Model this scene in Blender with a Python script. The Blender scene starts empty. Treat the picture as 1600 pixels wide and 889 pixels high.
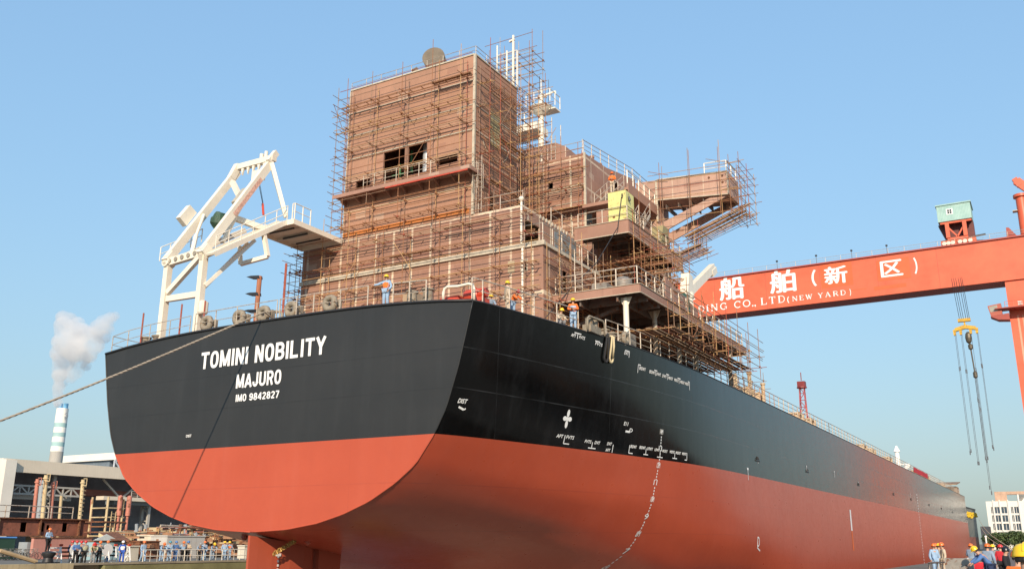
import bpy, bmesh, math, random
from mathutils import Vector, Matrix
import numpy as np
random.seed(7)
R = math.radians
D = bpy.data
SC = bpy.context.scene
COL = SC.collection

# ---------------------------------------------------------------- camera, sky, sun, exposure
CAM = Vector((35.537, -35.079, 1.75))
FPX, YAW, TILT, ROLL = 1440.9, -0.5253, 0.2722, 0.0036
FW = Vector((math.sin(YAW)*math.cos(TILT), math.cos(YAW)*math.cos(TILT), math.sin(TILT)))
_r0 = Vector((math.cos(YAW), -math.sin(YAW), 0)); _u0 = _r0.cross(FW)
RT = _r0*math.cos(ROLL) + _u0*math.sin(ROLL)
UP = -_r0*math.sin(ROLL) + _u0*math.cos(ROLL)
cam = D.objects.new('camera', D.cameras.new('camera')); COL.objects.link(cam)
m = Matrix.Identity(4)
for i in range(3):
    m[i][0], m[i][1], m[i][2], m[i][3] = RT[i], UP[i], -FW[i], CAM[i]
cam.matrix_world = m
cam.data.sensor_width = 36; cam.data.lens = 36*FPX/1600
cam.data.clip_start = .1; cam.data.clip_end = 12000
SC.camera = cam

SUN_AZ, SUN_EL = 25.0, 26.0          # degrees to starboard of dead astern, elevation
w = D.worlds.new('World'); SC.world = w; w.use_nodes = True
nt = w.node_tree
sky = nt.nodes.new('ShaderNodeTexSky'); sky.sky_type = 'NISHITA'; sky.sun_disc = False
sky.sun_elevation = R(SUN_EL); sky.sun_rotation = R(180-SUN_AZ)
sky.air_density = 2.5; sky.dust_density = 1.2; sky.ozone_density = 8; sky.altitude = 0
EXPO = 0.4
# softer contrast between zenith and horizon, as in a hazy coastal sky
gm_ = nt.nodes.new('ShaderNodeGamma'); gm_.inputs[1].default_value = .45; nt.links.new(sky.outputs[0], gm_.inputs[0])
tn = nt.nodes.new('ShaderNodeVectorMath'); tn.operation = 'MULTIPLY'; k_ = .355/.12/2**EXPO
tn.inputs[1].default_value = (.758*k_, 1.005*k_, 1.305*k_); nt.links.new(gm_.outputs[0], tn.inputs[0])
bg = nt.nodes['Background']; nt.links.new(tn.outputs[0], bg.inputs[0]); bg.inputs[1].default_value = 0.12
sun = D.objects.new('sun', D.lights.new('sun', 'SUN')); COL.objects.link(sun)
sun.data.energy = 4.2; sun.data.angle = R(0.7); sun.data.color = (1.0, .83, .64)
L_ = Vector((-math.sin(R(SUN_AZ))*math.cos(R(SUN_EL)), math.cos(R(SUN_AZ))*math.cos(R(SUN_EL)), -math.sin(R(SUN_EL))))
sun.rotation_euler = L_.to_track_quat('-Z', 'Y').to_euler()
vs = SC.view_settings
SC.display_settings.display_device = 'sRGB'
vs.view_transform = 'Standard'; vs.look = 'None'; vs.gamma = 1; vs.use_curve_mapping = False
vs.exposure = EXPO
SC.cycles.max_bounces = 12; SC.cycles.volume_bounces = 12

# ---------------------------------------------------------------- helpers
def ray(u, v):
    return FW + RT*((u-800)/FPX) - UP*((v-444.5)/FPX)
def at(u, v, ax, val):
    d = ray(u, v); return CAM + d*((val-CAM[ax])/d[ax])
def atd(u, v, dist):
    return CAM + ray(u, v)*dist

def org(o):
    v = Vector((0, 0, 0))
    while o is not None:
        v += o.location; o = o.parent
    return v

class MB:
    def __init__(s): s.v = []; s.f = []; s.mi = []; s.cur = 0
    def add(s, vs_, fs):
        b = len(s.v); s.v += [Vector(p) for p in vs_]; s.f += [tuple(i+b for i in f) for f in fs]; s.mi += [s.cur]*len(fs); return s
    def box(s, a, b):
        x0, y0, z0 = a; x1, y1, z1 = b
        return s.add([(x0,y0,z0),(x1,y0,z0),(x1,y1,z0),(x0,y1,z0),(x0,y0,z1),(x1,y0,z1),(x1,y1,z1),(x0,y1,z1)],
                     [(0,3,2,1),(4,5,6,7),(0,1,5,4),(1,2,6,5),(2,3,7,6),(3,0,4,7)])
    def cbox(s, c, d, rz=0):
        n = len(s.v); s.box((-d[0]/2,-d[1]/2,-d[2]/2),(d[0]/2,d[1]/2,d[2]/2))
        M_ = Matrix.Rotation(rz, 3, 'Z')
        for i in range(n, len(s.v)): s.v[i] = M_ @ s.v[i] + Vector(c)
        return s
    def bar(s, p, q, w, h=None, n=4, up=(0,0,1), w2=None):
        # n==4: rectangular beam w x h; otherwise round tube of radius w (tapering to w2)
        p, q = Vector(p), Vector(q); t = (q-p)
        if t.length < 1e-6: return s
        t.normalize(); upv = Vector(up)
        if abs(t.dot(upv)) > .97: upv = Vector((0,1,0)) if abs(t.y) < .9 else Vector((1,0,0))
        a = t.cross(upv).normalized(); b = a.cross(t).normalized()
        if n == 4 and h is not None:
            ring = [a*w/2+b*h/2, -a*w/2+b*h/2, -a*w/2-b*h/2, a*w/2-b*h/2]
            vs_ = [p+r for r in ring]+[q+r for r in ring]
        else:
            w2 = w if w2 is None else w2
            rr = [a*math.cos(2*math.pi*i/n)+b*math.sin(2*math.pi*i/n) for i in range(n)]
            vs_ = [p+r*w for r in rr]+[q+r*w2 for r in rr]
        fs = [(i, (i+1) % n, n+(i+1) % n, n+i) for i in range(n)]+[tuple(range(n-1,-1,-1)), tuple(range(n,2*n))]
        return s.add(vs_, fs)
    def tube(s, path, r, n=8, closed=False):
        P = [Vector(p) for p in path]; N = len(P); rings = []
        prev = None
        for i in range(N):
            if closed: t = P[(i+1) % N]-P[i-1]
            else: t = P[min(i+1, N-1)]-P[max(i-1, 0)]
            t.normalize()
            if prev is None:
                u_ = Vector((0,0,1)) if abs(t.z) < .9 else Vector((1,0,0)); a = t.cross(u_).normalized()
            else:
                a = (prev-t*prev.dot(t)).normalized()
            prev = a; b = t.cross(a)
            rr = r[i] if isinstance(r, (list, tuple)) else r
            rings.append([P[i]+(a*math.cos(2*math.pi*k/n)+b*math.sin(2*math.pi*k/n))*rr for k in range(n)])
        vs_ = [p for g in rings for p in g]; fs = []
        for i in range(N if closed else N-1):
            j = (i+1) % N
            for k in range(n): fs.append((i*n+k, i*n+(k+1) % n, j*n+(k+1) % n, j*n+k))
        if not closed: fs += [tuple(range(n-1,-1,-1)), tuple(range((N-1)*n, N*n))]
        return s.add(vs_, fs)
    def lathe(s, prof, c=(0,0,0), n=20, axis=(0,0,1)):
        # prof = [(radius, height)...]
        ax = Vector(axis).normalized(); u_ = Vector((1,0,0)) if abs(ax.x) < .9 else Vector((0,1,0))
        a = ax.cross(u_).normalized(); b = ax.cross(a); c = Vector(c); vs_ = []; fs = []
        for r_, h_ in prof:
            for k in range(n): vs_.append(c+ax*h_+(a*math.cos(2*math.pi*k/n)+b*math.sin(2*math.pi*k/n))*max(r_, 1e-4))
        for i in range(len(prof)-1):
            for k in range(n): fs.append((i*n+k, i*n+(k+1) % n, (i+1)*n+(k+1) % n, (i+1)*n+k))
        fs += [tuple(range(n-1,-1,-1)), tuple(range((len(prof)-1)*n, len(prof)*n))]
        return s.add(vs_, fs)
    def prism(s, pts, d):
        # extrude a planar polygon along vector d
        n = len(pts); d = Vector(d); P = [Vector(p) for p in pts]
        return s.add(P+[p+d for p in P], [tuple(range(n-1,-1,-1)), tuple(range(n,2*n))]+[(i,(i+1)%n,n+(i+1)%n,n+i) for i in range(n)])
    def ball(s, c, r, n=10, sc=(1,1,1)):
        prof = []; vs_ = []; fs = []; k = max(4, n//2)
        c = Vector(c)
        for i in range(k+1):
            th = math.pi*i/k
            for j in range(n):
                ph = 2*math.pi*j/n; q = max(math.sin(th), .002)
                vs_.append(c+Vector((r*sc[0]*q*math.cos(ph), r*sc[1]*q*math.sin(ph), r*sc[2]*math.cos(th))))
        for i in range(k):
            for j in range(n): fs.append((i*n+j,(i+1)*n+j,(i+1)*n+(j+1)%n,i*n+(j+1)%n))
        return s.add(vs_, fs)
    def build(s, name, mat, parent=None, smooth=False, loc=None, recalc=True, auto=None):
        me = D.meshes.new(name)
        o = D.objects.new(name, me)
        if parent is not None: base = org(parent); o.parent = parent
        else: base = Vector((0,0,0))
        l = Vector(loc)-base if loc is not None else Vector((0,0,0))
        o.location = l; off = base+l
        me.from_pydata([tuple(p-off) for p in s.v], [], s.f)
        mats = mat if isinstance(mat, (list, tuple)) else [mat]
        for mm in mats: me.materials.append(mm)
        if len(mats) > 1: me.polygons.foreach_set('material_index', s.mi)
        if recalc:
            bm = bmesh.new(); bm.from_mesh(me); bmesh.ops.recalc_face_normals(bm, faces=bm.faces); bm.to_mesh(me); bm.free()
        if smooth:
            me.polygons.foreach_set('use_smooth', [True]*len(me.polygons))
            if auto: me.set_sharp_from_angle(angle=R(auto))
        me.update(); COL.objects.link(o)
        return o

def tag(o, label=None, cat=None, group=None, kind=None):
    if label: o['label'] = label
    if cat: o['category'] = cat
    if group: o['group'] = group
    if kind: o['kind'] = kind
    return o
def thing(name, loc, label, cat, group=None):
    o = D.objects.new(name, None); o.empty_display_size = .3; COL.objects.link(o); o.location = loc
    return tag(o, label, cat, group)
def copy_tree(o, parent=None):
    c = o.copy(); COL.objects.link(c)
    if parent is not None: c.parent = parent
    for ch in list(o.children): copy_tree(ch, c)
    return c

# ---------------------------------------------------------------- materials
MATS = {}
def nn(t, typ, **kw):
    n = t.nodes.new(typ)
    for k, v in kw.items():
        if k in ('operation', 'blend_type', 'data_type', 'noise_dimensions', 'wave_type', 'bands_direction', 'feature', 'use_clamp', 'clamp_factor'): setattr(n, k, v)
        else: n.inputs[k].default_value = v
    return n
def mth(t, op, a, b=None, c=None):
    n = t.nodes.new('ShaderNodeMath'); n.operation = op
    for i, x in enumerate((a, b, c)):
        if x is None: continue
        if isinstance(x, (int, float)): n.inputs[i].default_value = x
        else: t.links.new(x, n.inputs[i])
    return n.outputs[0]
def mixc(t, fac, a, b):
    n = t.nodes.new('ShaderNodeMix'); n.data_type = 'RGBA'
    for i, x in ((0, fac), (6, a), (7, b)):
        if isinstance(x, (int, float)): n.inputs[i].default_value = x
        elif isinstance(x, tuple): n.inputs[i].default_value = (*x, 1)
        else: t.links.new(x, n.inputs[i])
    return n.outputs[2]
def noise(t, scale, detail=4, rough=.55, vec=None, lo=.35, hi=.65):
    n = nn(t, 'ShaderNodeTexNoise', Scale=scale, Detail=detail, Roughness=rough)
    if vec is not None: t.links.new(vec, n.inputs['Vector'])
    mr = nn(t, 'ShaderNodeMapRange'); mr.inputs[1].default_value = lo; mr.inputs[2].default_value = hi
    t.links.new(n.outputs[0], mr.inputs[0]); return mr.outputs[0]
def newmat(name):
    m_ = D.materials.new(name); m_.use_nodes = True; t = m_.node_tree
    b = t.nodes['Principled BSDF']; g = t.nodes.new('ShaderNodeNewGeometry')
    return m_, t, b, g.outputs['Position']
def stretched(t, pos, s):
    n = t.nodes.new('ShaderNodeVectorMath'); n.operation = 'MULTIPLY'; n.inputs[1].default_value = s
    t.links.new(pos, n.inputs[0]); return n.outputs[0]
def mat(name, col, rough=.6, metal=0, var=.25, scale=1.2, rust=0, rustcol=(.16,.06,.025), bump=0, streak=0, dirt=(.12,.09,.07), emit=0, spec=.5):
    """painted or bare surface with cloudy colour change, optional rust patches and vertical dirt runs"""
    if name in MATS: return MATS[name]
    m_, t, b, pos = newmat(name)
    n1 = noise(t, scale, 5, .6, pos, .25, .75)
    c = mixc(t, n1, tuple(x*(1-var) for x in col), tuple(min(1, x*(1+var*.6)) for x in col))
    if streak:
        s1 = noise(t, 1.0, 4, .6, stretched(t, pos, (3.5, 3.5, .25)), .5, .8)
        c = mixc(t, mth(t, 'MULTIPLY', s1, streak), c, dirt)
    if rust:
        r1 = noise(t, scale*2.3, 6, .65, pos, .62-rust*.25, .70-rust*.2)
        c = mixc(t, r1, c, rustcol)
    t.links.new(c, b.inputs['Base Color'])
    rr = mth(t, 'MULTIPLY_ADD', n1, .15, rough-.07); t.links.new(rr, b.inputs['Roughness'])
    b.inputs['Metallic'].default_value = metal
    b.inputs['Specular IOR Level'].default_value = spec
    if bump:
        bn = nn(t, 'ShaderNodeBump', Strength=bump, Distance=.05); nz = nn(t, 'ShaderNodeTexNoise', Scale=scale*6, Detail=5)
        t.links.new(pos, nz.inputs['Vector']); t.links.new(nz.outputs[0], bn.inputs['Height']); t.links.new(bn.outputs[0], b.inputs['Normal'])
    MATS[name] = m_; return m_

def primer(name, col, vert=0, vw=.07, hor=(), hw=.05, strip=(.66,.54,.40), strip_amt=.8, phase=0.):
    """red-brown shop primer on welded plate: pale bare seams where plates and stiffeners meet, scorch marks, stains"""
    m_, t, b, pos = newmat(name)
    sep = t.nodes.new('ShaderNodeSeparateXYZ'); t.links.new(pos, sep.inputs[0])
    h = mth(t, 'ADD', sep.outputs[0], sep.outputs[1]); z = sep.outputs[2]
    n1 = noise(t, .35, 5, .6, pos, .3, .7); n2 = noise(t, 3.2, 5, .65, pos, .3, .72)
    c = mixc(t, n1, tuple(x*.82 for x in col), tuple(x*1.12 for x in col))
    c = mixc(t, mth(t, 'MULTIPLY', n2, .35), c, tuple(x*.72 for x in col))
    # one tone per plate
    fl = mth(t, 'FLOOR', mth(t, 'DIVIDE', mth(t, 'ADD', h, 40.+phase), 3.1)); fz = mth(t, 'FLOOR', mth(t, 'DIVIDE', z, 1.65))
    wn = t.nodes.new('ShaderNodeTexWhiteNoise'); cb = t.nodes.new('ShaderNodeCombineXYZ')
    t.links.new(fl, cb.inputs[0]); t.links.new(fz, cb.inputs[1]); t.links.new(cb.outputs[0], wn.inputs['Vector'])
    c = mixc(t, mth(t, 'MULTIPLY', wn.outputs['Value'], .3), c, tuple(x*k for x, k in zip(col, (1.2, 1.16, 1.1))))
    # odd touch-up patches, brushed on in rough rectangles
    cb2 = t.nodes.new('ShaderNodeCombineXYZ'); jx = mth(t, 'MULTIPLY', n2, .12)
    t.links.new(mth(t, 'FLOOR', mth(t, 'DIVIDE', mth(t, 'ADD', mth(t, 'ADD', h, 41.3), jx), .83)), cb2.inputs[0]); t.links.new(mth(t, 'FLOOR', mth(t, 'DIVIDE', mth(t, 'ADD', z, jx), .46)), cb2.inputs[1])
    w2 = t.nodes.new('ShaderNodeTexWhiteNoise'); t.links.new(cb2.outputs[0], w2.inputs['Vector'])
    c = mixc(t, mth(t, 'MULTIPLY', mth(t, 'GREATER_THAN', w2.outputs['Value'], .98), .32), c, (.58,.47,.36))
    c = mixc(t, mth(t, 'MULTIPLY', mth(t, 'LESS_THAN', w2.outputs['Value'], .035), .35), c, (.25,.12,.085))
    wob = mth(t, 'MULTIPLY_ADD', noise(t, 5, 3, .6, pos, .2, .8), .5, .6)
    brk = noise(t, .8, 4, .6, pos, .42, .58)
    fac = None
    if vert:
        d = mth(t, 'PINGPONG', mth(t, 'ADD', h, 60.+phase), vert/2)
        fac = mth(t, 'LESS_THAN', d, mth(t, 'MULTIPLY', wob, vw))
        fac = mth(t, 'MULTIPLY', fac, mth(t, 'MULTIPLY_ADD', brk, .55, .45))
    for hz in hor:
        d = mth(t, 'ABSOLUTE', mth(t, 'SUBTRACT', z, hz)); f2 = mth(t, 'LESS_THAN', d, mth(t, 'MULTIPLY', wob, hw))
        f2 = mth(t, 'MULTIPLY', f2, mth(t, 'MULTIPLY_ADD', brk, .5, .5))
        fac = f2 if fac is None else mth(t, 'MAXIMUM', fac, f2)
    if fac is not None: c = mixc(t, mth(t, 'MULTIPLY', fac, strip_amt), c, strip)
    s1 = noise(t, 1.0, 5, .65, stretched(t, pos, (5, 5, .3)), .55, .8)
    c = mixc(t, mth(t, 'MULTIPLY', s1, .35), c, (.13,.07,.05))
    t.links.new(c, b.inputs['Base Color']); b.inputs['Roughness'].default_value = .68
    bn = nn(t, 'ShaderNodeBump', Strength=.35, Distance=.06); nz = nn(t, 'ShaderNodeTexNoise', Scale=.7, Detail=2)
    t.links.new(pos, nz.inputs['Vector']); t.links.new(nz.outputs[0], bn.inputs['Height']); t.links.new(bn.outputs[0], b.inputs['Normal'])
    MATS[name] = m_; return m_

BR = (.385,.21,.137)
M_casing = primer('primer casing', BR, 0, hor=(31.6, 29.8, 28.0, 26.3, 24.0), hw=.035, strip=(.62,.47,.33), strip_amt=.7)
M_house = primer('primer deckhouse', (.32,.178,.126), 1.52, .095, hor=(19.3, 22.0, 16.2), hw=.16, strip_amt=1.0, phase=.4)
M_accom = primer('primer accommodation', (.325,.18,.128), 2.3, .08, hor=(29.4, 27.0, 24.2, 22.5), hw=.09)
M_prim = primer('primer plain', (.34,.19,.138), 0)
M_wing = primer('primer wing', (.46,.29,.22), 2.6, .05, hor=(), strip_amt=.6)
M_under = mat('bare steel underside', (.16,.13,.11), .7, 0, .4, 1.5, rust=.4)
M_seam = mat('pale weld strip', (.52,.46,.36), .7, 0, .3, 3)
M_white = mat('cream white paint', (.78,.72,.60), .42, 0, .08, 1.2, streak=.15, dirt=(.45,.33,.2))
M_rail = mat('galvanised rail', (.50,.44,.36), .5, .2, .3, 3, rust=.35, rustcol=(.3,.15,.07))
M_railp = mat('primed rail', (.45,.28,.2), .6, 0, .3, 3)
M_grey = mat('grey casting', (.27,.25,.22), .55, .2, .3, 3, rust=.3)
M_dark = mat('black steel', (.025,.025,.027), .5, 0, .3, 3)
M_rust = mat('rusty steel', (.24,.10,.05), .8, .1, .45, 2.5, rust=.5, rustcol=(.10,.045,.025))
M_pipe = [mat('tube rust', (.32,.145,.07), .75, .1, .35, 4), mat('tube ochre', (.48,.29,.13), .7, 0, .3, 4), mat('tube grey brown', (.34,.22,.15), .65, .3, .35, 4), mat('tube red', (.34,.085,.05), .65, 0, .3, 4)]
M_board = mat('walkway boards', (.36,.20,.11), .85, 0, .5, 5, rust=.4)
M_boardp = mat('pale walkway boards', (.40,.27,.17), .85, 0, .4, 5)
M_orange = mat('crane vermilion', (.67,.125,.055), .45, 0, .16, .25, streak=.25, dirt=(.5,.10,.04))
M_orangeD = mat('dark crane red', (.35,.06,.04), .5, 0, .2, .5)
M_markw = mat('white marking paint', (.82,.82,.80), .5, 0, .04, 4)
M_yellow = mat('pale yellow tank', (.68,.64,.25), .5, 0, .10, 1.5, rust=.15, streak=.2, dirt=(.4,.3,.1))
M_ropem = mat('manila hawser', (.37,.31,.24), .9, 0, .35, 6)
M_green = mat('green tarpaulin', (.035,.085,.05), .55, 0, .45, 1.5, bump=.8)
M_redeq = mat('red deck machine', (.55,.07,.035), .4, 0, .2, 3, rust=.15)
M_conc = mat('dock concrete', (.33,.29,.22), .9, 0, .35, .5, streak=.5, bump=.2)
M_glass = mat('dark window glass', (.02,.025,.03), .08, 0, .2, 1)

def hullmat():
    m_, t, b, pos = newmat('hull paint')
    sep = t.nodes.new('ShaderNodeSeparateXYZ'); t.links.new(pos, sep.inputs[0]); z = sep.outputs[2]; y = sep.outputs[1]; x = sep.outputs[0]
    n1 = noise(t, .25, 4, .55, pos, .3, .7); n2 = noise(t, 2.2, 5, .6, pos, .3, .7)
    ist = mth(t, 'LESS_THAN', y, .02)      # matte stern plate: black lightened to stand in for sun and sky glare
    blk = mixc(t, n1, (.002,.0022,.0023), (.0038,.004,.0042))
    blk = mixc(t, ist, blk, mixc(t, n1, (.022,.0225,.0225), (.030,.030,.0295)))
    red = mixc(t, n1, (.43,.076,.036), (.48,.090,.044))
    red = mixc(t, mth(t, 'MULTIPLY', n2, .18), red, (.36,.07,.045))
    isred = mth(t, 'LESS_THAN', z, 6.53)
    c = mixc(t, isred, blk, red)
    # plate seams: strakes and butts
    hz = None
    for k in (8.62, 10.45, 4.4, 2.3, .2):
        f = mth(t, 'LESS_THAN', mth(t, 'ABSOLUTE', mth(t, 'SUBTRACT', z, k)), .022)
        hz = f if hz is None else mth(t, 'MAXIMUM', hz, f)
    bt = mth(t, 'LESS_THAN', mth(t, 'PINGPONG', mth(t, 'ADD', mth(t, 'ADD', y, mth(t, 'MULTIPLY', x, 1.35)), 200.4), 5.8), .022)
    seam = mth(t, 'MAXIMUM', hz, mth(t, 'MULTIPLY', bt, .7))
    br = noise(t, .5, 3, .6, pos, .35, .6)
    seamf = mth(t, 'MULTIPLY', seam, mth(t, 'MULTIPLY_ADD', br, .32, .06))
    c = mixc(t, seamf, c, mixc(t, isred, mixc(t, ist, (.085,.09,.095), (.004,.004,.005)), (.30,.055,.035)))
    # faint salt / water runs low on the flat side
    st = noise(t, 1., 5, .65, stretched(t, pos, (1.2, 1.2, .12)), .5, .85)
    c = mixc(t, mth(t, 'MULTIPLY', st, .12), c, mixc(t, isred, (.09,.095,.10), (.52,.16,.11)))
    t.links.new(c, b.inputs['Base Color'])
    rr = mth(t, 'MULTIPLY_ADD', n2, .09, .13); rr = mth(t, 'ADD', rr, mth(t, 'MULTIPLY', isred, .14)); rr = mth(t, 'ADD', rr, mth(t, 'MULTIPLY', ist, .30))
    t.links.new(rr, b.inputs['Roughness'])
    t.links.new(mth(t,'MULTIPLY_ADD',isred,-.08,.46), b.inputs['Specular IOR Level'])
    wv = nn(t, 'ShaderNodeTexNoise', Scale=.55, Detail=2, Roughness=.4); t.links.new(stretched(t, pos, (1,1,.7)), wv.inputs['Vector'])
    fr_ = mth(t, 'SINE', mth(t, 'MULTIPLY', mth(t, 'ADD', y, mth(t, 'MULTIPLY', x, 1.35)), 7.4))
    hgt = mth(t, 'ADD', mth(t, 'ADD', wv.outputs[0], mth(t, 'MULTIPLY', fr_, .035)), mth(t, 'MULTIPLY', seam, .3))
    bn = nn(t, 'ShaderNodeBump', Strength=.17, Distance=.05); t.links.new(hgt, bn.inputs['Height']); t.links.new(bn.outputs[0], b.inputs['Normal'])
    return m_
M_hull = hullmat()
# ---------------------------------------------------------------- ground and dock
G_quay = mat('quay concrete', (.15,.135,.11), .92, 0, .35, .25, rust=.08, rustcol=(.16,.11,.07), bump=.15)
X0, X1, Y0_, Y1_ = -28.6, 24.0, -19.0, 238.0
gm = MB()
B_ = 5200
xs, ys = [-B_, X0, X1, B_], [-B_, Y0_, Y1_, B_]
gm.add([(x, y, 0) for y in ys for x in xs], [(j*4+i, j*4+i+1, (j+1)*4+i+1, (j+1)*4+i) for j in range(3) for i in range(3) if (i, j) != (1, 1)])
tag(gm.build('ground', G_quay, recalc=False), kind='structure')
dk = MB()
dk.add([(X0,Y0_,-9.4),(X1,Y0_,-9.4),(X1,Y1_,-9.4),(X0,Y1_,-9.4)], [(0,1,2,3)])
tag(dk.build('dock_floor', mat('wet dock floor', (.36,.33,.28), .55, 0, .4, .3), recalc=False), kind='structure')
dw = MB()
for a, b in (((X0,Y0_),(X0,Y1_)), ((X0,Y1_),(X1,Y1_)), ((X1,Y1_),(X1,Y0_)), ((X1,Y0_),(X0,Y0_))):
    dw.add([(*a,-9.4),(*b,-9.4),(*b,0),(*a,0)], [(0,1,2,3)])
tag(dw.build('dock_wall', M_conc, recalc=False), kind='structure')

# ---------------------------------------------------------------- writing
def glyphs(body, bold=.012):
    cu = D.curves.new('lettering', 'FONT'); cu.body = body; cu.offset = bold; cu.resolution_u = 3; cu.fill_mode = 'BOTH'
    o = D.objects.new('lettering', cu); COL.objects.link(o)
    dg = bpy.context.evaluated_depsgraph_get(); dg.update()
    me = o.evaluated_get(dg).to_mesh()
    V = [(v.co.x, v.co.y) for v in me.vertices]; F = [tuple(p.vertices) for p in me.polygons]
    o.evaluated_get(dg).to_mesh_clear(); D.objects.remove(o); D.curves.remove(cu)
    if not V: return [(0,0),(1,0),(1,1),(0,1)], [(0,1,2,3)]
    xa = min(v[0] for v in V); xb = max(v[0] for v in V); ya = min(v[1] for v in V); yb = max(v[1] for v in V)
    return [((x-xa)/(xb-xa), (y-ya)/(yb-ya)) for x, y in V], F
def write(mb, body, fn, a0, a1, b0, b1, bold=.03, slant=0, off='x'):
    V, F = glyphs(body, 0)
    n = max(1, len(body)); sx, sy = (a1-a0)/n*bold, (b1-b0)*bold*.6
    for k, (dx, dy) in enumerate(((0,0),(1,0),(-1,0),(0,1),(0,-1))):   # heavier strokes: shifted copies, each a hair prouder
        q = [fn(a0+(a1-a0)*x+slant*(y-.5)+dx*sx, b0+(b1-b0)*y+dy*sy) for x, y in V]
        mb.add([(p[0]+(.002*k if off == 'x' else 0), p[1]-(.004*k if off == 'y' else 0), p[2]) for p in q], F)


def ell(cx, cy, rx, ry, a0, a1, n=10, p=1.0):
    out = []
    for i in range(n+1):
        a = R(a0+(a1-a0)*i/n); c, s_ = math.cos(a), math.sin(a)
        out.append((cx+rx*math.copysign(abs(c)**p, c), cy+ry*math.copysign(abs(s_)**p, s_)))
    return out
SANS = {  # condensed heavy grotesque: centre lines of the strokes, width .62, height 1, stroke .17
'T': [[(.0,.915),(.62,.915)],[(.31,.9),(.31,0)]],
'O': [ell(.31,.5,.225,.42,90,450,22,.8)],
'M': [[(.09,0),(.09,1)],[(.10,.97),(.39,.06)],[(.39,.06),(.68,.97)],[(.69,0),(.69,1)]],
'I': [[(.09,0),(.09,1)]],
'N': [[(.09,0),(.09,1)],[(.12,.94),(.50,.06)],[(.53,0),(.53,1)]],
'B': [[(.09,0),(.09,1)],[(.09,.915),(.3,.915)]+ell(.33,.71,.18,.205,90,-90,8)+[(.09,.505)],[(.09,.505),(.32,.505)]+ell(.35,.295,.19,.21,90,-90,8)+[(.09,.085)]],
'L': [[(.09,1),(.09,.0)],[(.09,.085),(.55,.085)]],
'Y': [[(.05,1),(.31,.44)],[(.57,1),(.31,.44)],[(.31,.48),(.31,0)]],
'A': [[(.03,0),(.31,.96)],[(.59,0),(.31,.96)],[(.15,.27),(.47,.27)]],
'J': [[(.44,1),(.44,.3)]+ell(.265,.30,.175,.215,0,-180,10)+[(.09,.36)]],
'U': [[(.09,1),(.09,.32)]+ell(.31,.31,.22,.225,180,360,10)+[(.53,.32),(.53,1)]],
'R': [[(.09,0),(.09,1)],[(.09,.915),(.32,.915)]+ell(.34,.69,.19,.225,90,-90,8)+[(.09,.465)],[(.36,.46),(.53,0)]],
'9': [ell(.31,.68,.215,.235,0,360,16), [(.525,.68),(.525,.36)]+ell(.31,.34,.215,.255,0,-165,10)],
'8': [ell(.31,.72,.195,.2,0,360,14), ell(.31,.285,.225,.205,0,360,14)],
'4': [[(.46,0),(.46,1)],[(.43,.94),(.06,.3)],[(.02,.28),(.6,.28)]],
'2': [ell(.31,.70,.215,.215,170,-30,10)+[(.10,.1)],[(.04,.085),(.56,.085)]],
'7': [[(.03,.915),(.57,.915)],[(.52,.9),(.2,0)]]}
SW = {'M': .78, 'I': .18, 'J': .53}
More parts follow.
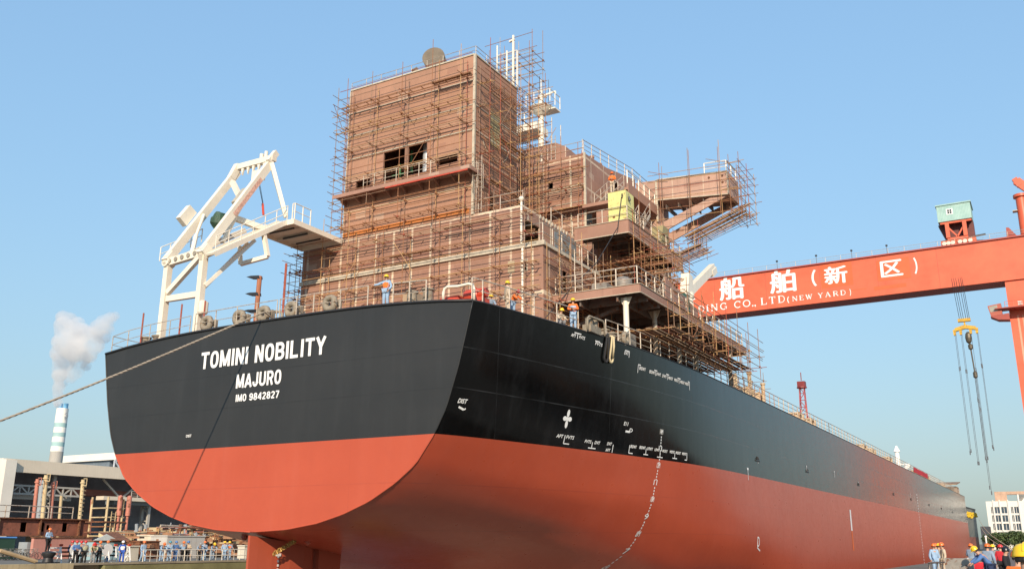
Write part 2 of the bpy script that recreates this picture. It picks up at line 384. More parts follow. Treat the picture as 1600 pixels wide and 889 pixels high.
SERIF = {  # roman capitals: (polyline, width); serifs are short cross strokes
'U': [([(.14,1),(.14,.35)]+ell(.41,.33,.27,.28,180,360,10)+[(.68,1)],.11),([(0,.97),(.28,.97)],.06),([(.56,.97),(.80,.97)],.06)],
'D': [([(.14,0),(.14,1)],.15),([(.1,.965)]+ell(.36,.5,.36,.465,90,-90,12)+[(.1,.035)],.085),([(0,.97),(.25,.97)],.06),([(0,.03),(.25,.03)],.06)],
'I': [([(.15,0),(.15,1)],.15),([(0,.97),(.3,.97)],.06),([(0,.03),(.3,.03)],.06)],
'N': [([(.12,0),(.12,1)],.08),([(.12,.97),(.70,.03)],.15),([(.72,0),(.72,1)],.08),([(0,.97),(.22,.97)],.06),([(.6,.97),(.84,.97)],.06),([(0,.03),(.24,.03)],.06)],
'G': [(ell(.42,.5,.36,.45,45,325,16),.12),([(.72,.42),(.72,.1)],.13),([(.52,.42),(.84,.42)],.06),([(.70,.95),(.70,.68)],.06)],
'C': [(ell(.42,.5,.36,.45,45,315,16),.12),([(.69,.97),(.69,.68)],.06)],
'O': [(ell(.44,.5,.37,.45,90,450,20),.12)],
'L': [([(.14,0),(.14,1)],.15),([(0,.97),(.28,.97)],.06),([(0,.035),(.66,.035)],.07),([(.64,0),(.64,.28)],.06)],
'T': [([(.36,0),(.36,1)],.15),([(0,.965),(.72,.965)],.07),([(.03,1),(.03,.74)],.06),([(.69,1),(.69,.74)],.06),([(.22,.03),(.5,.03)],.06)],
'E': [([(.14,0),(.14,1)],.15),([(0,.965),(.62,.965)],.07),([(0,.035),(.66,.035)],.07),([(.14,.52),(.45,.52)],.06),([(.60,1),(.60,.76)],.06),([(.64,0),(.64,.26)],.06),([(.44,.64),(.44,.4)],.05)],
'W': [([(.12,1),(.36,.02)],.14),([(.36,.02),(.56,1)],.08),([(.52,1),(.76,.02)],.14),([(.76,.02),(.98,1)],.08),([(0,.97),(.28,.97)],.06),([(.86,.97),(1.1,.97)],.06)],
'Y': [([(.1,1),(.4,.45)],.14),([(.7,1),(.4,.45)],.08),([(.4,.48),(.4,0)],.15),([(0,.97),(.25,.97)],.06),([(.58,.97),(.82,.97)],.06),([(.26,.03),(.54,.03)],.06)],
'A': [([(.08,0),(.4,1)],.08),([(.74,0),(.4,1)],.15),([(.22,.33),(.6,.33)],.06),([(0,.03),(.22,.03)],.06),([(.58,.03),(.9,.03)],.06)],
'R': [([(.14,0),(.14,1)],.15),([(.1,.965),(.4,.965)]+ell(.42,.74,.22,.225,90,-90,8)+[(.14,.515)],.085),([(.4,.5),(.72,.02)],.14),([(0,.97),(.2,.97)],.06),([(0,.03),(.28,.03)],.06),([(.64,.03),(.82,.03)],.06)],
'(': [(ell(.42,.5,.34,.62,130,230,10),.09)], ')': [(ell(.0,.5,.34,.62,50,-50,10),.09)],
'.': [([(.05,.07),(.21,.07)],.14)], ',': [([(.13,.16),(.05,-.12)],.13)]}
def stroke(mb, pl, wd, fn):
    P = [Vector((*p, 0)) for p in pl]; n = len(P); closed = (P[0]-P[-1]).length < 1e-4
    if closed: P = P[:-1]; n -= 1
    L, Rr = [], []
    for i in range(n):
        a = P[i-1] if (i or closed) else None; b = P[(i+1) % n] if (i < n-1 or closed) else None
        t = ((P[i]-a).normalized() if a is not None else Vector()) + ((b-P[i]).normalized() if b is not None else Vector())
        t.normalize(); nv = Vector((-t.y, t.x, 0)); k = 1
        if a is not None and b is not None:
            k = 1/max(.5, abs(nv.dot(Vector((-(P[i]-a).normalized().y, (P[i]-a).normalized().x, 0)))))
        L.append(P[i]+nv*wd/2*k); Rr.append(P[i]-nv*wd/2*k)
    mb.add([fn(p.x, p.y) for p in L]+[fn(p.x, p.y) for p in Rr], [(i, (i+1) % n, n+(i+1) % n, n+i) for i in range(n if closed else n-1)])
def stroke_text(mb, body, fn, a0, a1, b0, b1, serif=False, space=.4, gap=.11, wd=.17):
    x = 0; items = []
    for ch in body:
        if ch == ' ': x += space; continue
        g = SERIF[ch] if serif else [(p, wd) for p in SANS[ch]]
        mx = max(q[0]+(0 if serif else 0) for p, _ in g for q in p)
        wdt = mx+.05 if serif else SW.get(ch, .62)
        items.append((x, g)); x += wdt+gap
    tot = x-gap
    for k, (x0, g) in enumerate(items):
        for j, (p, ww) in enumerate(g):
            e = .0015*(j+1)  # neighbouring strokes of a letter never share a plane
            stroke(mb, p, ww, lambda px_, py_: fn(a0+(a1-a0)*(x0+px_)/tot, b0+(b1-b0)*py_, e))

# ---------------------------------------------------------------- the ship: hull
ship = thing('bulk_carrier', (0, 0, -7.48), 'large bulk carrier with black and red hull and unfinished brown superstructure in dock', 'ship')
ST = {0:([(12.57,13.1),(11.3,12.8),(9.55,12.36),(7.7,11.75),(6.54,11.13),(5.2,10.12),(4.38,9.0),(3.57,7.5),(3.0,5.95),(2.6,4.4),(2.31,2.4),(2.2,0)],[(2.2,0),(2.2,0)]),
11:([(12.57,15.2),(9.5,14.7),(6.53,14.0),(4,13.0),(2.75,11.9),(1.83,10.3),(1.1,7.5),(.6,4),(.45,.8)],[(-2,.8),(-7.48,.6)]),
17.6:([(12.57,15.82),(8.2,15.4),(6.53,15.2),(5.3,14.9),(4,14.6),(2.75,14.0),(1.83,13.4),(1.1,12.75),(.3,11.5),(-1.5,8),(-3.5,3.0)],[(-5,1.2),(-7.48,.7)]),
24:([(12.57,16.1),(6.53,15.95),(4,15.7),(2,15.2),(0,14.0),(-2,11.2),(-4,7),(-6,2.5)],[(-7,1.2),(-7.48,1)]),
32:([(12.57,16.13),(3,16.1),(1.5,15.95),(0,15.4),(-2,13.6),(-4,10.2),(-6,5.5),(-7.2,2.5)],[(-7.4,2),(-7.48,1)]),
46:([(12.57,16.13),(-2,16.1),(-4,15.3),(-6,12.4),(-7.2,8.4),(-7.48,5)],[(-7.48,3),(-7.48,1)]),
62:([(12.57,16.13),(-5.6,16.13),(-6.6,15.8),(-7.2,15.1),(-7.48,14.2),(-7.48,8)],[(-7.48,4),(-7.48,1)]),
213:([(12.57,16.13),(-5.6,16.13),(-6.6,15.8),(-7.2,15.1),(-7.48,14.2),(-7.48,8)],[(-7.48,4),(-7.48,1)])}
MU = 44
def resamp(P, n):
    P = np.array(P, float); s = np.r_[0, np.cumsum(np.hypot(*np.diff(P, axis=0).T))]; t = np.linspace(0, s[-1], n)
    return np.c_[np.interp(t, s, P[:,0]), np.interp(t, s, P[:,1])]
KY = sorted(ST); KS = np.array([resamp(ST[k][0], MU) for k in KY])
def section(y):
    i = min(max(int(np.searchsorted(KY, y, side='right'))-1, 0), len(KY)-2)
    y0, y1 = KY[i], KY[i+1]; h = y1-y0; t = (y-y0)/h
    if i == 0:
        t = t**.85; return KS[0]*(1-t)+KS[1]*t
    d = [(KS[j+1]-KS[j])/(KY[j+1]-KY[j]) for j in range(len(KY)-1)]
    def sl(j):
        if j == 0: return d[0]
        if j == len(KY)-1: return d[-1]
        a, b = d[j-1], d[j]
        return np.where(a*b > 0, 2*a*b/np.where(np.abs(a+b) < 1e-9, 1, a+b), 0)
    m0, m1 = sl(i), sl(i+1)
    return (2*t**3-3*t**2+1)*KS[i]+(t**3-2*t**2+t)*h*m0+(-2*t**3+3*t**2)*KS[i+1]+(t**3-t**2)*h*m1
def hb(y, z):
    S = section(min(max(y, 0), 212.9)); return float(np.interp(z, S[::-1,0], S[::-1,1]))
BOW = [(213,1),(216.5,.985),(219.5,.93),(222.5,.83),(225,.69),(227,.50),(228.4,.28),(229,.03)]
stations = [0,.6,1.3,2.2,3.3,4.5,6,7.5,9,10.2,11,12.3,13.8,15.5,17.6,19.5,21.5,24,26.5,29,32,36,40,46,52,57,62,80,100,125,150,180,213]
hm_ = MB(); rows = []
for y in stations+[b[0] for b in BOW[1:]]:
    S = section(min(y, 213)); k = 1
    if y > 213: k = dict(BOW)[y]
    rows.append((y, [(z, b*k) for z, b in S]))
def vid(r, side, k): return (r*2+side)*MU+k
for y, S in rows:
    for sgn in (1, -1): hm_.v += [Vector((sgn*b, y, z)) for z, b in S]
NR = len(rows)
for r in range(NR-1):
    for k in range(MU-1):
        a, b, c, d = vid(r,0,k), vid(r,0,k+1), vid(r+1,0,k+1), vid(r+1,0,k)
        hm_.f.append((a,d,c,b)); a, b, c, d = vid(r,1,k), vid(r,1,k+1), vid(r+1,1,k+1), vid(r+1,1,k); hm_.f.append((a,b,c,d))
    # keel strip between the two sides
    hm_.f.append((vid(r,0,MU-1), vid(r+1,0,MU-1), vid(r+1,1,MU-1), vid(r,1,MU-1)))
# deck: cambered, knuckled either side
def camber(x, hw): return 12.57+.55*(1-min(1, abs(x)/max(hw,.01))**3)
DK = 9
dk0 = len(hm_.v)
for y, S in rows:
    hw = S[0][1]
    for i in range(DK):
        x = hw*(-1+2*i/(DK-1)); hm_.v.append(Vector((x, y, camber(x, hw))))
for r in range(NR-1):
    for i in range(DK-1): hm_.f.append((dk0+r*DK+i, dk0+r*DK+i+1, dk0+(r+1)*DK+i+1, dk0+(r+1)*DK+i))
hm_.mi = [0]*len(hm_.f)
ndeck = (NR-1)*(DK-1)
for i in range(ndeck): hm_.mi[-1-i] = 1
# transom plate (flat stern): fan of strips between the two sides, top edge follows the camber
tv = len(hm_.v); S0 = rows[0][1]
top = [(x, camber(x, 13.1)) for x in np.linspace(13.1, -13.1, 15)]
poly = [Vector((b, 0, z)) for z, b in S0[::-1]][1:]            # centre up the starboard side
poly += [Vector((x, 0, z)) for x, z in top[1:-1]]
poly += [Vector((-b, 0, z)) for z, b in S0][:-1] + [Vector((0, 0, 2.2))]
hm_.v += poly; hm_.f.append(tuple(range(tv, tv+len(poly)))); hm_.mi.append(0)
M_deck = mat('deck primer', (.30,.16,.11), .8, 0, .3, .6, rust=.2)
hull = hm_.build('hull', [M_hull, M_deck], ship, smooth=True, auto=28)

# rounded bead along the stern knuckle and gunwale
bd = MB()
for sg in (1, -1): bd.tube([(sg*(b+.0), -.01, z) for z, b in S0], .035, 6)
bd.build('stern_edge_bead', M_hull, hull, smooth=True)
gt = MB()
gt.tube([(x, -.02, z+.02) for x, z in top], .07, 6)
for sg in (1, -1): gt.tube([(sg*(S[0][1]-.02), y, 12.6) for y, S in rows], .05, 6)
gt.build('gunwale_bar', M_dark, hull, smooth=True)

# lettering on the transom
tr = lambda x, z: (x, -.022, z)
tre = lambda x, z, e: (x, -.02-e, z)
for nm, body, a0, a1, b0, b1 in (('ship_name', 'TOMINI NOBILITY', -4.74, 4.27, 10.90, 11.84), ('port_of_registry', 'MAJURO', -1.87, 1.37, 9.62, 10.38), ('identity_number', 'IMO 9842827', -1.80, 1.32, 8.90, 9.28)):
    t_ = MB(); stroke_text(t_, body, tre, a0, a1, b0, b1, wd=.19 if nm == 'identity_number' else .18); t_.build(nm, M_markw, hull, recalc=False)
t_ = MB(); write(t_, 'DIST', tr, -5.34, -4.93, 7.20, 7.34, .03, off='y'); t_.build('tank_mark', M_markw, hull, recalc=False)

# markings down the starboard plating
sb = lambda y, z: (hb(y, z)+.02, y, z)
def strip(mb, y0, z0, y1, z1, wd):
    dy, dz = y1-y0, z1-z0; l = math.hypot(dy, dz); ny, nz = -dz/l*wd/2, dy/l*wd/2
    n = max(1, int(l/.5))
    for i in range(n):
        p = [(y0+dy*i/n, z0+dz*i/n), (y0+dy*(i+1)/n, z0+dz*(i+1)/n)]
        mb.add([sb(p[0][0]+ny, p[0][1]+nz), sb(p[1][0]+ny, p[1][1]+nz), sb(p[1][0]-ny, p[1][1]-nz), sb(p[0][0]-ny, p[0][1]-nz)], [(0,1,2,3)])
def mark(words, brackets, nm='tank_mark'):
    mb = MB()
    for body, y, z, ww, hh in words: write(mb, body, sb, y, y+ww, z, z+hh, .05, slant=.04)
    for a in brackets: strip(mb, *a)
    mb.build(nm, M_markw, hull, recalc=False)
WD = .055
mark([('APT', 7.66, 6.98, .5, .17), ('FVTS', 8.45, 6.98, .62, .17)], [(8.32,7.15,8.32,6.72,WD),(8.32,6.72,8.78,6.72,WD)])
mark([('FVTS', 10.05, 6.90, .55, .16), ('DVT', 10.92, 6.90, .45, .16)], [(10.72,6.98,10.72,6.66,WD),(10.42,6.66,11.08,6.66,WD)])
mark([('DVT', 12.05, 6.93, .4, .16), ('APT', 12.0, 6.60, .4, .15)], [(12.62,7.0,12.62,6.56,WD)])
mark([('ERDWT', 14.3, 6.96, .62, .16)], [(14.22,7.1,14.22,6.66,WD),(14.22,6.66,14.62,6.66,WD)])
mark([('ERDWT', 15.25, 6.98, .62, .16), ('LFWT', 16.1, 6.98, .6, .16)], [(15.98,7.06,15.98,6.70,WD),(15.75,6.70,16.25,6.70,WD)])
mark([('LFWT', 16.95, 6.98, .55, .16), ('WLFOT', 17.85, 6.98, .6, .16)], [(17.62,7.06,17.62,6.66,WD),(17.3,6.66,17.95,6.66,WD)])
mark([('WLFOT', 18.75, 7.0, .58, .16), ('WLDOT', 19.5, 7.0, .62, .16), ('WLFOT', 20.3, 7.0, .6, .16)], [(19.4,7.08,19.4,6.72,WD),(19.15,6.72,19.7,6.72,WD),(20.98,7.16,20.98,6.72,WD),(20.7,6.72,20.98,6.72,WD)])
mark([('DIST', .5, 7.95, .5, .2)], [(.62,7.78,.95,7.68,.09),(.95,7.68,1.05,7.74,.07)])
mark([('E11', 13.35, 8.13, .4, .2), ('D', 14.0, 7.82, .3, .2)], [(13.6,7.82,14.05,7.82,.11)])
mark([('APT', 7.35, 12.14, .4, .16), ('FVTS', 8.05, 12.14, .5, .16)], [(7.6,12.38,8.2,12.38,WD),(7.9,12.38,7.9,12.1,WD)])
mark([('FVTS', 9.55, 12.05, .65, .16)], [(9.5,12.26,9.95,12.26,WD)])
mark([('DVT', 12.5, 12.0, .45, .18)], [(12.55,12.24,13.05,12.24,WD),(13.05,12.24,13.05,11.9,WD)])
mark([('ERDWT', 14.35, 11.42, .75, .18)], [(14.2,11.68,14.2,11.2,WD),(14.2,11.68,14.5,11.68,WD)])
mark([('ERDWT', 15.6, 11.4, .7, .18), ('LFWT', 16.5, 11.4, .6, .18)], [(16.2,11.66,16.6,11.66,WD),(16.4,11.66,16.4,11.34,WD)])
mark([('LFWT', 17.3, 11.4, .6, .18), ('WLFOT', 18.15, 11.4, .65, .18)], [(17.85,11.66,18.25,11.66,WD),(18.05,11.66,18.05,11.34,WD)])
mark([('WLFOT', 19.0, 11.4, .65, .18), ('WLDOT', 19.9, 11.4, .65, .18), ('WLFOT', 20.65, 11.4, .6, .18)], [(19.5,11.66,19.95,11.66,WD),(19.75,11.66,19.75,11.34,WD),(21.35,11.66,21.35,11.15,WD),(21.1,11.66,21.35,11.66,WD)])
# bow-thruster style four-lobed propeller symbol
pm = MB()
for (dy, dz, ry, rz) in ((0,.28,.11,.2),(0,-.28,.11,.2),(.2,0,.16,.12),(-.2,0,.16,.12),(0,0,.1,.1)):
    N = 18; pm.add([sb(8.22+dy+ry*math.cos(2*math.pi*i/N), 7.97+dz+rz*math.sin(2*math.pi*i/N)) for i in range(N)], [tuple(range(N))])
pm.build('propeller_mark', M_markw, hull, recalc=False)
# draught scale following the frame at y = 17.6
dm = MB()
zt = 8.3
def zstep(z): return z
zz = 8.25
for k in range(9):
    z = 8.15-k*.985
    write(dm, str(14-k)+'M' if k % 2 == 0 else str(14-k), sb, 17.42, 17.78, z-.14, z+.16, .03)
    for j in range(1, 5):
        z2 = z-.14-j*.17
        if z2 > -.2: strip(dm, 17.62, z2+.05, 17.62, z2-.05, .09)
dm.build('draught_scale', M_markw, hull, recalc=False)
# small marks, load gauges and fender eyes along the flat side
def lm(fn):
    mb = MB(); fn(mb); mb.build('load_mark', M_markw, hull, recalc=False)
for y, z, s in ((32.85,6.97,.5),(35.7,7.95,.25),(51.6,8.45,.25),(63.7,8.75,.35),(76.6,8.4,.25),(102,8.35,.25),(118.7,9.0,.4)):
    lm(lambda m: (strip(m, y-s*.4, z, y+s*.4, z, .10+s*.1), strip(m, y, z-.05, y, z-s*1.6, .07+.05*s)))
lm(lambda m: (write(m, 'D', sb, 34.5, 35.0, 1.5, 2.2, .03), strip(m, 34.5, 1.45, 35.3, 1.2, .1)))
for z in np.linspace(9.2, -1.5, 26): lm(lambda m: strip(m, 126.2, z+.1, 126.2, z-.1, .5))
gb = MB(); strip(gb, 70.2, 5.2, 70.2, 3.05, .7); gb.build('gauge_board_upper', M_markw, hull, recalc=False)
gb = MB(); strip(gb, 70.2, 3.05, 70.2, 1.0, .6); gb.build('gauge_board_lower', mat('orange mark', (.75,.16,.03), .5), hull, recalc=False)
for y, z in ((35.6,7.75),(51.8,7.95),(76.5,8.05),(102,8.1),(119,8.1),(141,8.0),(160,8.0),(180,7.9)):
    fe = MB(); fe.bar((16.1,y-.5,z),(16.1,y+.5,z),.16,.10); fe.bar((16.1,y,z+.3),(16.22,y,z+.1),.12,.12); fe.build('fender_eye', M_dark, hull)

# rudder with its horn, propeller, small pads under the counter
rd = MB()
RS = [(0.0,.07),(.5,.16),(1.4,.30),(2.6,.42),(3.6,.44),(4.3,.36),(4.62,.2),(4.7,.02)]
prof = [(t_, y) for y, t_ in RS]+[(-t_, y) for y, t_ in RS[::-1]]
ring = lambda z, k: [(x*k, y-.05, z) for x, y in prof]
ztop = lambda y: 2.03-.125*y
vsr = [(x, y-.05, ztop(y)) for x, y in prof]+ring(-6.6, .9); n = len(prof)
rd.add(vsr, [tuple(range(n-1,-1,-1)), tuple(range(n,2*n))]+[(i,(i+1)%n,n+(i+1)%n,n+i) for i in range(n)])
M_redp = mat('antifouling red', (.42,.085,.042), .45, 0, .12, .5)
rud = rd.build('rudder', M_redp, ship)
hn = MB(); hn.prism([(.42,4.75,1.75),(.42,6.6,1.5),(.42,6.35,-3.3),(.42,4.8,-3.3)], (-.84,0,0)); hn.build('rudder_horn', M_redp, ship)
rm = MB()
for i in range(14):
    z = 1.05-i*.21; rm.add([(.405+.0*i, 1.62, z),(.405,1.75,z),(.405,1.75,z-.12),(.405,1.62,z-.12)], [(0,1,2,3)])
rm.box((.40,1.5,1.02),(.42,1.86,1.16)); rm.build('rudder_scale', M_markw, rud, recalc=False)
pr = MB(); pr.lathe([(.1,-1.3),(.45,-1.1),(.62,-.4),(.66,.7),(.6,1.2)], (0,9.0,-3.9), 18, (0,1,0))
for k in range(4):
    a = k*math.pi/2+.5
    pts = []
    for (r_, wd, tw) in ((.5,.5,.9),(1.4,1.0,.75),(2.4,1.15,.6),(3.2,.85,.5),(3.55,.15,.45)):
        for sg in (-1, 1):
            off = sg*wd; px_ = off*math.cos(tw); py_ = off*math.sin(tw)
            pts.append((r_*math.cos(a)-px_*math.sin(a), 9.1+py_, -3.9+r_*math.sin(a)+px_*math.cos(a)))
    n0 = len(pts); pr.add(pts+[(x, y+.08, z) for x, y, z in pts], [(2*i,2*i+1,2*i+3,2*i+2) for i in range(4)]+[(n0+2*i,n0+2*i+2,n0+2*i+3,n0+2*i+1) for i in range(4)]+[(2*i,2*i+2,n0+2*i+2,n0+2*i) for i in range(4)]+[(2*i+1,n0+2*i+1,n0+2*i+3,2*i+3) for i in range(4)])
pr.build('propeller', mat('bronze', (.45,.26,.10), .35, .9, .2, 1), ship, smooth=True, auto=35)
for x, y in ((-1.4,1.0),(1.5,2.6),(3.2,9.5),(4.4,11.6)):
    pd = MB(); zz_ = 2.2-.15*y if y < 9 else 1.0
    pd.lathe([(.16,0),(.18,-.22),(.1,-.34)], (x,y,zz_+.1), 10); pd.build('lifting_eye', M_redp, ship)
# ---------------------------------------------------------------- superstructure (parts of the ship)
def wall(mb, o, u, v, L, H, holes, th, n):
    """rectangular plate wall with real openings: o corner, u/v unit directions, holes = (a0,a1,b0,b1)"""
    o, u, v, n = Vector(o), Vector(u), Vector(v), Vector(n)
    A = sorted({0, L, *[h for q in holes for h in q[:2]]}); B = sorted({0, H, *[h for q in holes for h in q[2:]]})
    inh = lambda a, b: any(q[0] < a < q[1] and q[2] < b < q[3] for q in holes)
    P = lambda a, b, d: o+u*a+v*b-n*d
    for i in range(len(A)-1):
        for j in range(len(B)-1):
            a0, a1, b0, b1 = A[i], A[i+1], B[j], B[j+1]
            if inh((a0+a1)/2, (b0+b1)/2): continue
            mb.add([P(a0,b0,0),P(a1,b0,0),P(a1,b1,0),P(a0,b1,0)], [(0,1,2,3)])
            mb.add([P(a0,b0,th),P(a1,b0,th),P(a1,b1,th),P(a0,b1,th)], [(3,2,1,0)])
    for a0, a1, b0, b1 in holes:
        for (p, q) in (((a0,b0),(a1,b0)),((a1,b0),(a1,b1)),((a1,b1),(a0,b1)),((a0,b1),(a0,b0))):
            mb.add([P(*p,0),P(*q,0),P(*q,th),P(*p,th)], [(0,1,2,3)])
def frame(parent, o, u, v, n, hole, w_=.06, mat_=None, name='window_frame'):
    o, u, v, n = Vector(o), Vector(u), Vector(v), Vector(n); a0, a1, b0, b1 = hole; f = MB()
    P = lambda a, b: o+u*a+v*b+n*.02
    for p, q in (((a0-w_,b0),(a1+w_,b0)),((a0-w_,b1),(a1+w_,b1)),((a0,b0+.03),(a0,b1-.03)),((a1,b0+.03),(a1,b1-.03))):
        f.bar(P(*p), P(*q), .05, .05)
    return f.build(name, mat_ or M_prim, parent)
def rail(parent, path, h=1.05, rails=2, step=1.4, r=.022, mat_=None, name='guard_rail', closed=False):
    """pipe guard rail following a path of deck points"""
    mb = MB(); P = [Vector(p) for p in path]
    for i in range(len(P)-1):
        a, b = P[i], P[i+1]
        for k in range(1, rails+1): mb.bar(a+Vector((0,0,h*k/rails)), b+Vector((0,0,h*k/rails)), r*(1.2 if k == rails else .9), n=5)
        n = max(1, round((b-a).length/step))
        for j in range(n+(1 if i == len(P)-2 else 0)): 
            q = a+(b-a)*(j/n); mb.bar(q, q+Vector((0,0,h)), r*1.3, n=5)
    return mb.build(name, mat_ or M_rail, parent)
def stairway(parent, p, q, w_=.8, axis='y', rails=True, mat_=None, name='stairway'):
    p, q = Vector(p), Vector(q); mb = MB(); s_ = Vector((w_/2,0,0)) if axis == 'y' else Vector((0,w_/2,0))
    for sg in (-1, 1):
        mb.bar(p+s_*sg, q+s_*sg, .05, .2)
        if rails:
            for k in (.5, 1.0): mb.bar(p+s_*sg+Vector((0,0,k)), q+s_*sg+Vector((0,0,k)), .022, n=5)
            for t in (0, .33, .66, 1): c = p.lerp(q, t)+s_*sg; mb.bar(c, c+Vector((0,0,1)), .024, n=5)
    n = max(3, int(abs(q.z-p.z)/.23))
    for i in range(n): c = p.lerp(q, (i+.5)/n); mb.cbox(c, (w_, .22, .03) if axis == 'y' else (.22, w_, .03))
    return mb.build(name, mat_ or M_rail, parent)

UX, UY, UZ = Vector((1,0,0)), Vector((0,1,0)), Vector((0,0,1))
# --- engine casing tower: x -5.45..5.3, y 12..17.7, z 22..33.5
TX0, TX1, TY0, TY1, TZ0, TZ1 = -5.45, 5.3, 12.0, 17.7, 22.0, 33.5
mb = MB()
hA = [(3.32,5.2,3.72,5.9),(5.42,7.05,3.72,5.9),(7.95,9.55,3.9,4.55),(.95,2.25,3.6,4.2)]
wall(mb, (TX0,TY0,TZ0), UX, UZ, TX1-TX0, TZ1-TZ0, hA, .12, -UY)
wall(mb, (TX1,TY0,TZ0), UY, UZ, TY1-TY0, TZ1-TZ0, [(2.0,2.75,.15,2.1)], .12, UX)
wall(mb, (TX0,TY1,TZ0), -UY, UZ, TY1-TY0, TZ1-TZ0, [], .12, -UX)
wall(mb, (TX1,TY1,TZ0), -UX, UZ, TX1-TX0, TZ1-TZ0, [], .12, UY)
mb.box((TX0+.13,TY0+.13,TZ1-.12),(TX1-.13,TY1-.13,TZ1-.02))
casing = mb.build('engine_casing', M_casing, ship, recalc=False)
for h in hA: frame(casing, (TX0,TY0,TZ0), UX, UZ, -UY, h)
lb = MB(); lb.bar((TX0+.03,TY0-.03,TZ1+.0),(TX1-.03,TY0-.03,TZ1),.07,.1); lb.bar((TX1+.03,TY0,TZ1),(TX1+.03,TY1,TZ1),.07,.1)
lb.bar((TX1+.02,TY0-.02,TZ0),(TX1+.02,TY0-.02,TZ1-.06),.16,.16); lb.bar((TX0,TY0-.02,TZ0),(TX0,TY0-.02,TZ1-.06),.05,.05)
for z in (31.6, 29.8, 28.0, 24.0): lb.bar((TX0+.05,TY0-.02,z),(TX1-.1,TY0-.02,z),.05,.07)
for z in (31.6, 29.8, 28.0): lb.bar((TX1+.02,TY0+.1,z),(TX1+.02,TY1,z),.05,.07)
lb.build('edge_strip', M_seam, casing)
og = MB(); og.box((TX0+.02,TY0-.035,22.16),(TX1-.25,TY0-.002,22.48)); og.build('primed_strip', mat('orange rust primer', (.55,.19,.045), .8, 0, .4, 2.5, rust=.2), casing)
# painted emblem area on the starboard side: pale funnel band panel with a stencilled curve
pn = MB(); pn.box((TX1+.004,14.0,27.7),(TX1+.02,15.5,30.2)); pn.build('funnel_panel', mat('funnel panel', (.42,.37,.2), .6, 0, .2, 2), casing)
cv = MB(); cv.tube([(TX1+.02, 14.7+1.9*math.cos(a), 28.6+1.9*math.sin(a)) for a in np.linspace(-2.6, -.2, 16)], .035, 5); cv.build('stencil_line', M_seam, casing)
# things inside the opening: exhaust trunk and pipes
ex = MB(); ex.lathe([(.33,0),(.33,4.6)], (.9,13.0,23.6), 16); ex.build('uptake_pipe', mat('lagged pipe', (.62,.62,.6), .35, .4, .1, 2), ship, smooth=True, auto=40)
ip = MB()
for x, z in ((-1.6,26.2),(-.6,27.0)): ip.bar((x,13.2,z-.5),(x,13.2,z+1.2),.09,n=8)
ip.bar((-2.1,13.0,26.5),(-.3,13.0,26.5),.06,n=6); ip.build('pipe_run', mat('green pipe', (.05,.2,.08), .5), casing)
# gallery below the opening
ga = MB(); ga.box((TX0-.2,TY0-1.05,24.88),(TX1+.35,TY0-.002,24.96)); ga.box((TX0-.2,TY0-1.11,24.74),(TX1+.35,TY0-1.05,25.0))
ga.box((TX1+.35,TY0-1.11,24.74),(TX1+.41,TY0+1.4,25.0)); ga.box((TX1+.002,TY0-.0,24.88),(TX1+.35,TY0+1.4,24.96))
for i in range(9):
    x = TX0+.1+i*(TX1-TX0-.1)/8; ga.prism([(x,TY0-.01,24.87),(x,TY0-1.0,24.87),(x,TY0-.01,24.4)], (.06,0,0))
gal = ga.build('gallery', M_prim, casing)
rail(gal, [(-3.0,TY0-1.0,24.97),(2.6,TY0-1.0,24.97)], 1.0, 2, 1.0)
ru = MB(); ru.bar((-1,TY0-1.14,24.66),(TX1+.3,TY0-1.14,24.66),.06,.08); ru.build('red_lead_edge', M_redeq, gal)
rail(casing, [(TX0,TY0+.1,TZ1+.05),(TX1,TY0+.1,TZ1+.05),(TX1,TY1,TZ1+.05)], .62, 2, 1.35, .018)
# exhaust pipes on the casing top, leaning aft
M_exh = mat('heat stained pipe', (.36,.32,.25), .6, .2, .3, 2)
M_soot = mat('pipe mouth cover', (.17,.14,.105), .8, 0, .35, 2)
for x, y, h, r, d in ((.45,14.6,1.55,.8,(.34,-.92,.12)),(-.45,13.3,.75,.23,(-.15,-.7,.7)),(2.45,14.0,.7,.25,(.2,-.75,.5)),(3.3,14.4,.6,.22,(.2,-.75,.5)),(-.1,14.0,.25,.24,(.2,-.8,.4))):
    a = Vector((x, y, TZ1-.1)); k = a+Vector((0,0,h)); d = Vector(d).normalized(); e = k+d*r*1.7
    mb = MB(); mb.tube([a, k-Vector((0,0,.05)), k+d*.15, e], r, 20); p = mb.build('exhaust_pipe', M_exh, casing, smooth=True, auto=40)
    s_ = d.cross(UX).normalized(); t_ = d.cross(s_); n = 20; c = e+d*.015
    mb = MB(); mb.add([c+(s_*math.cos(2*math.pi*i/n)+t_*math.sin(2*math.pi*i/n))*r*.95 for i in range(n)], [tuple(range(n))]); mb.tube([c-d*.05, c+d*.05], r*1.03, 20)
    mb.build('end_cover', M_soot, p)
# --- deckhouse under the casing
HX0, HX1, HU1 = -9.05, 10.43, 9.0
mb = MB()
p0 = at(814.5,407,1,12); p1 = at(824,422.5,1,12)
hL = [(p0.x-HX0, p1.x-HX0, p1.z-12.6, p0.z-12.6)]
wall(mb, (HX0,12,12.6), UX, UZ, HX1-HX0, 6.7, hL, .1, -UY)
hs = [(2.6,3.2,4.3,5.6),(4.2,4.7,4.4,5.2)]
wall(mb, (HX1,12,12.6), UY, UZ, 8.0, 6.7, hs, .1, UX)
wall(mb, (HX0,20,12.6), -UY, UZ, 8.0, 6.7, [], .1, -UX)
wall(mb, (HX1,20,12.6), -UX, UZ, HX1-HX0, 6.7, [], .1, UY)
mb.box((HX0+.11,12.11,19.18),(HX1-.11,19.89,19.28))
wall(mb, (HX0,12.0,19.302), UX, UZ, HU1-HX0, 2.7, [], .1, -UY)
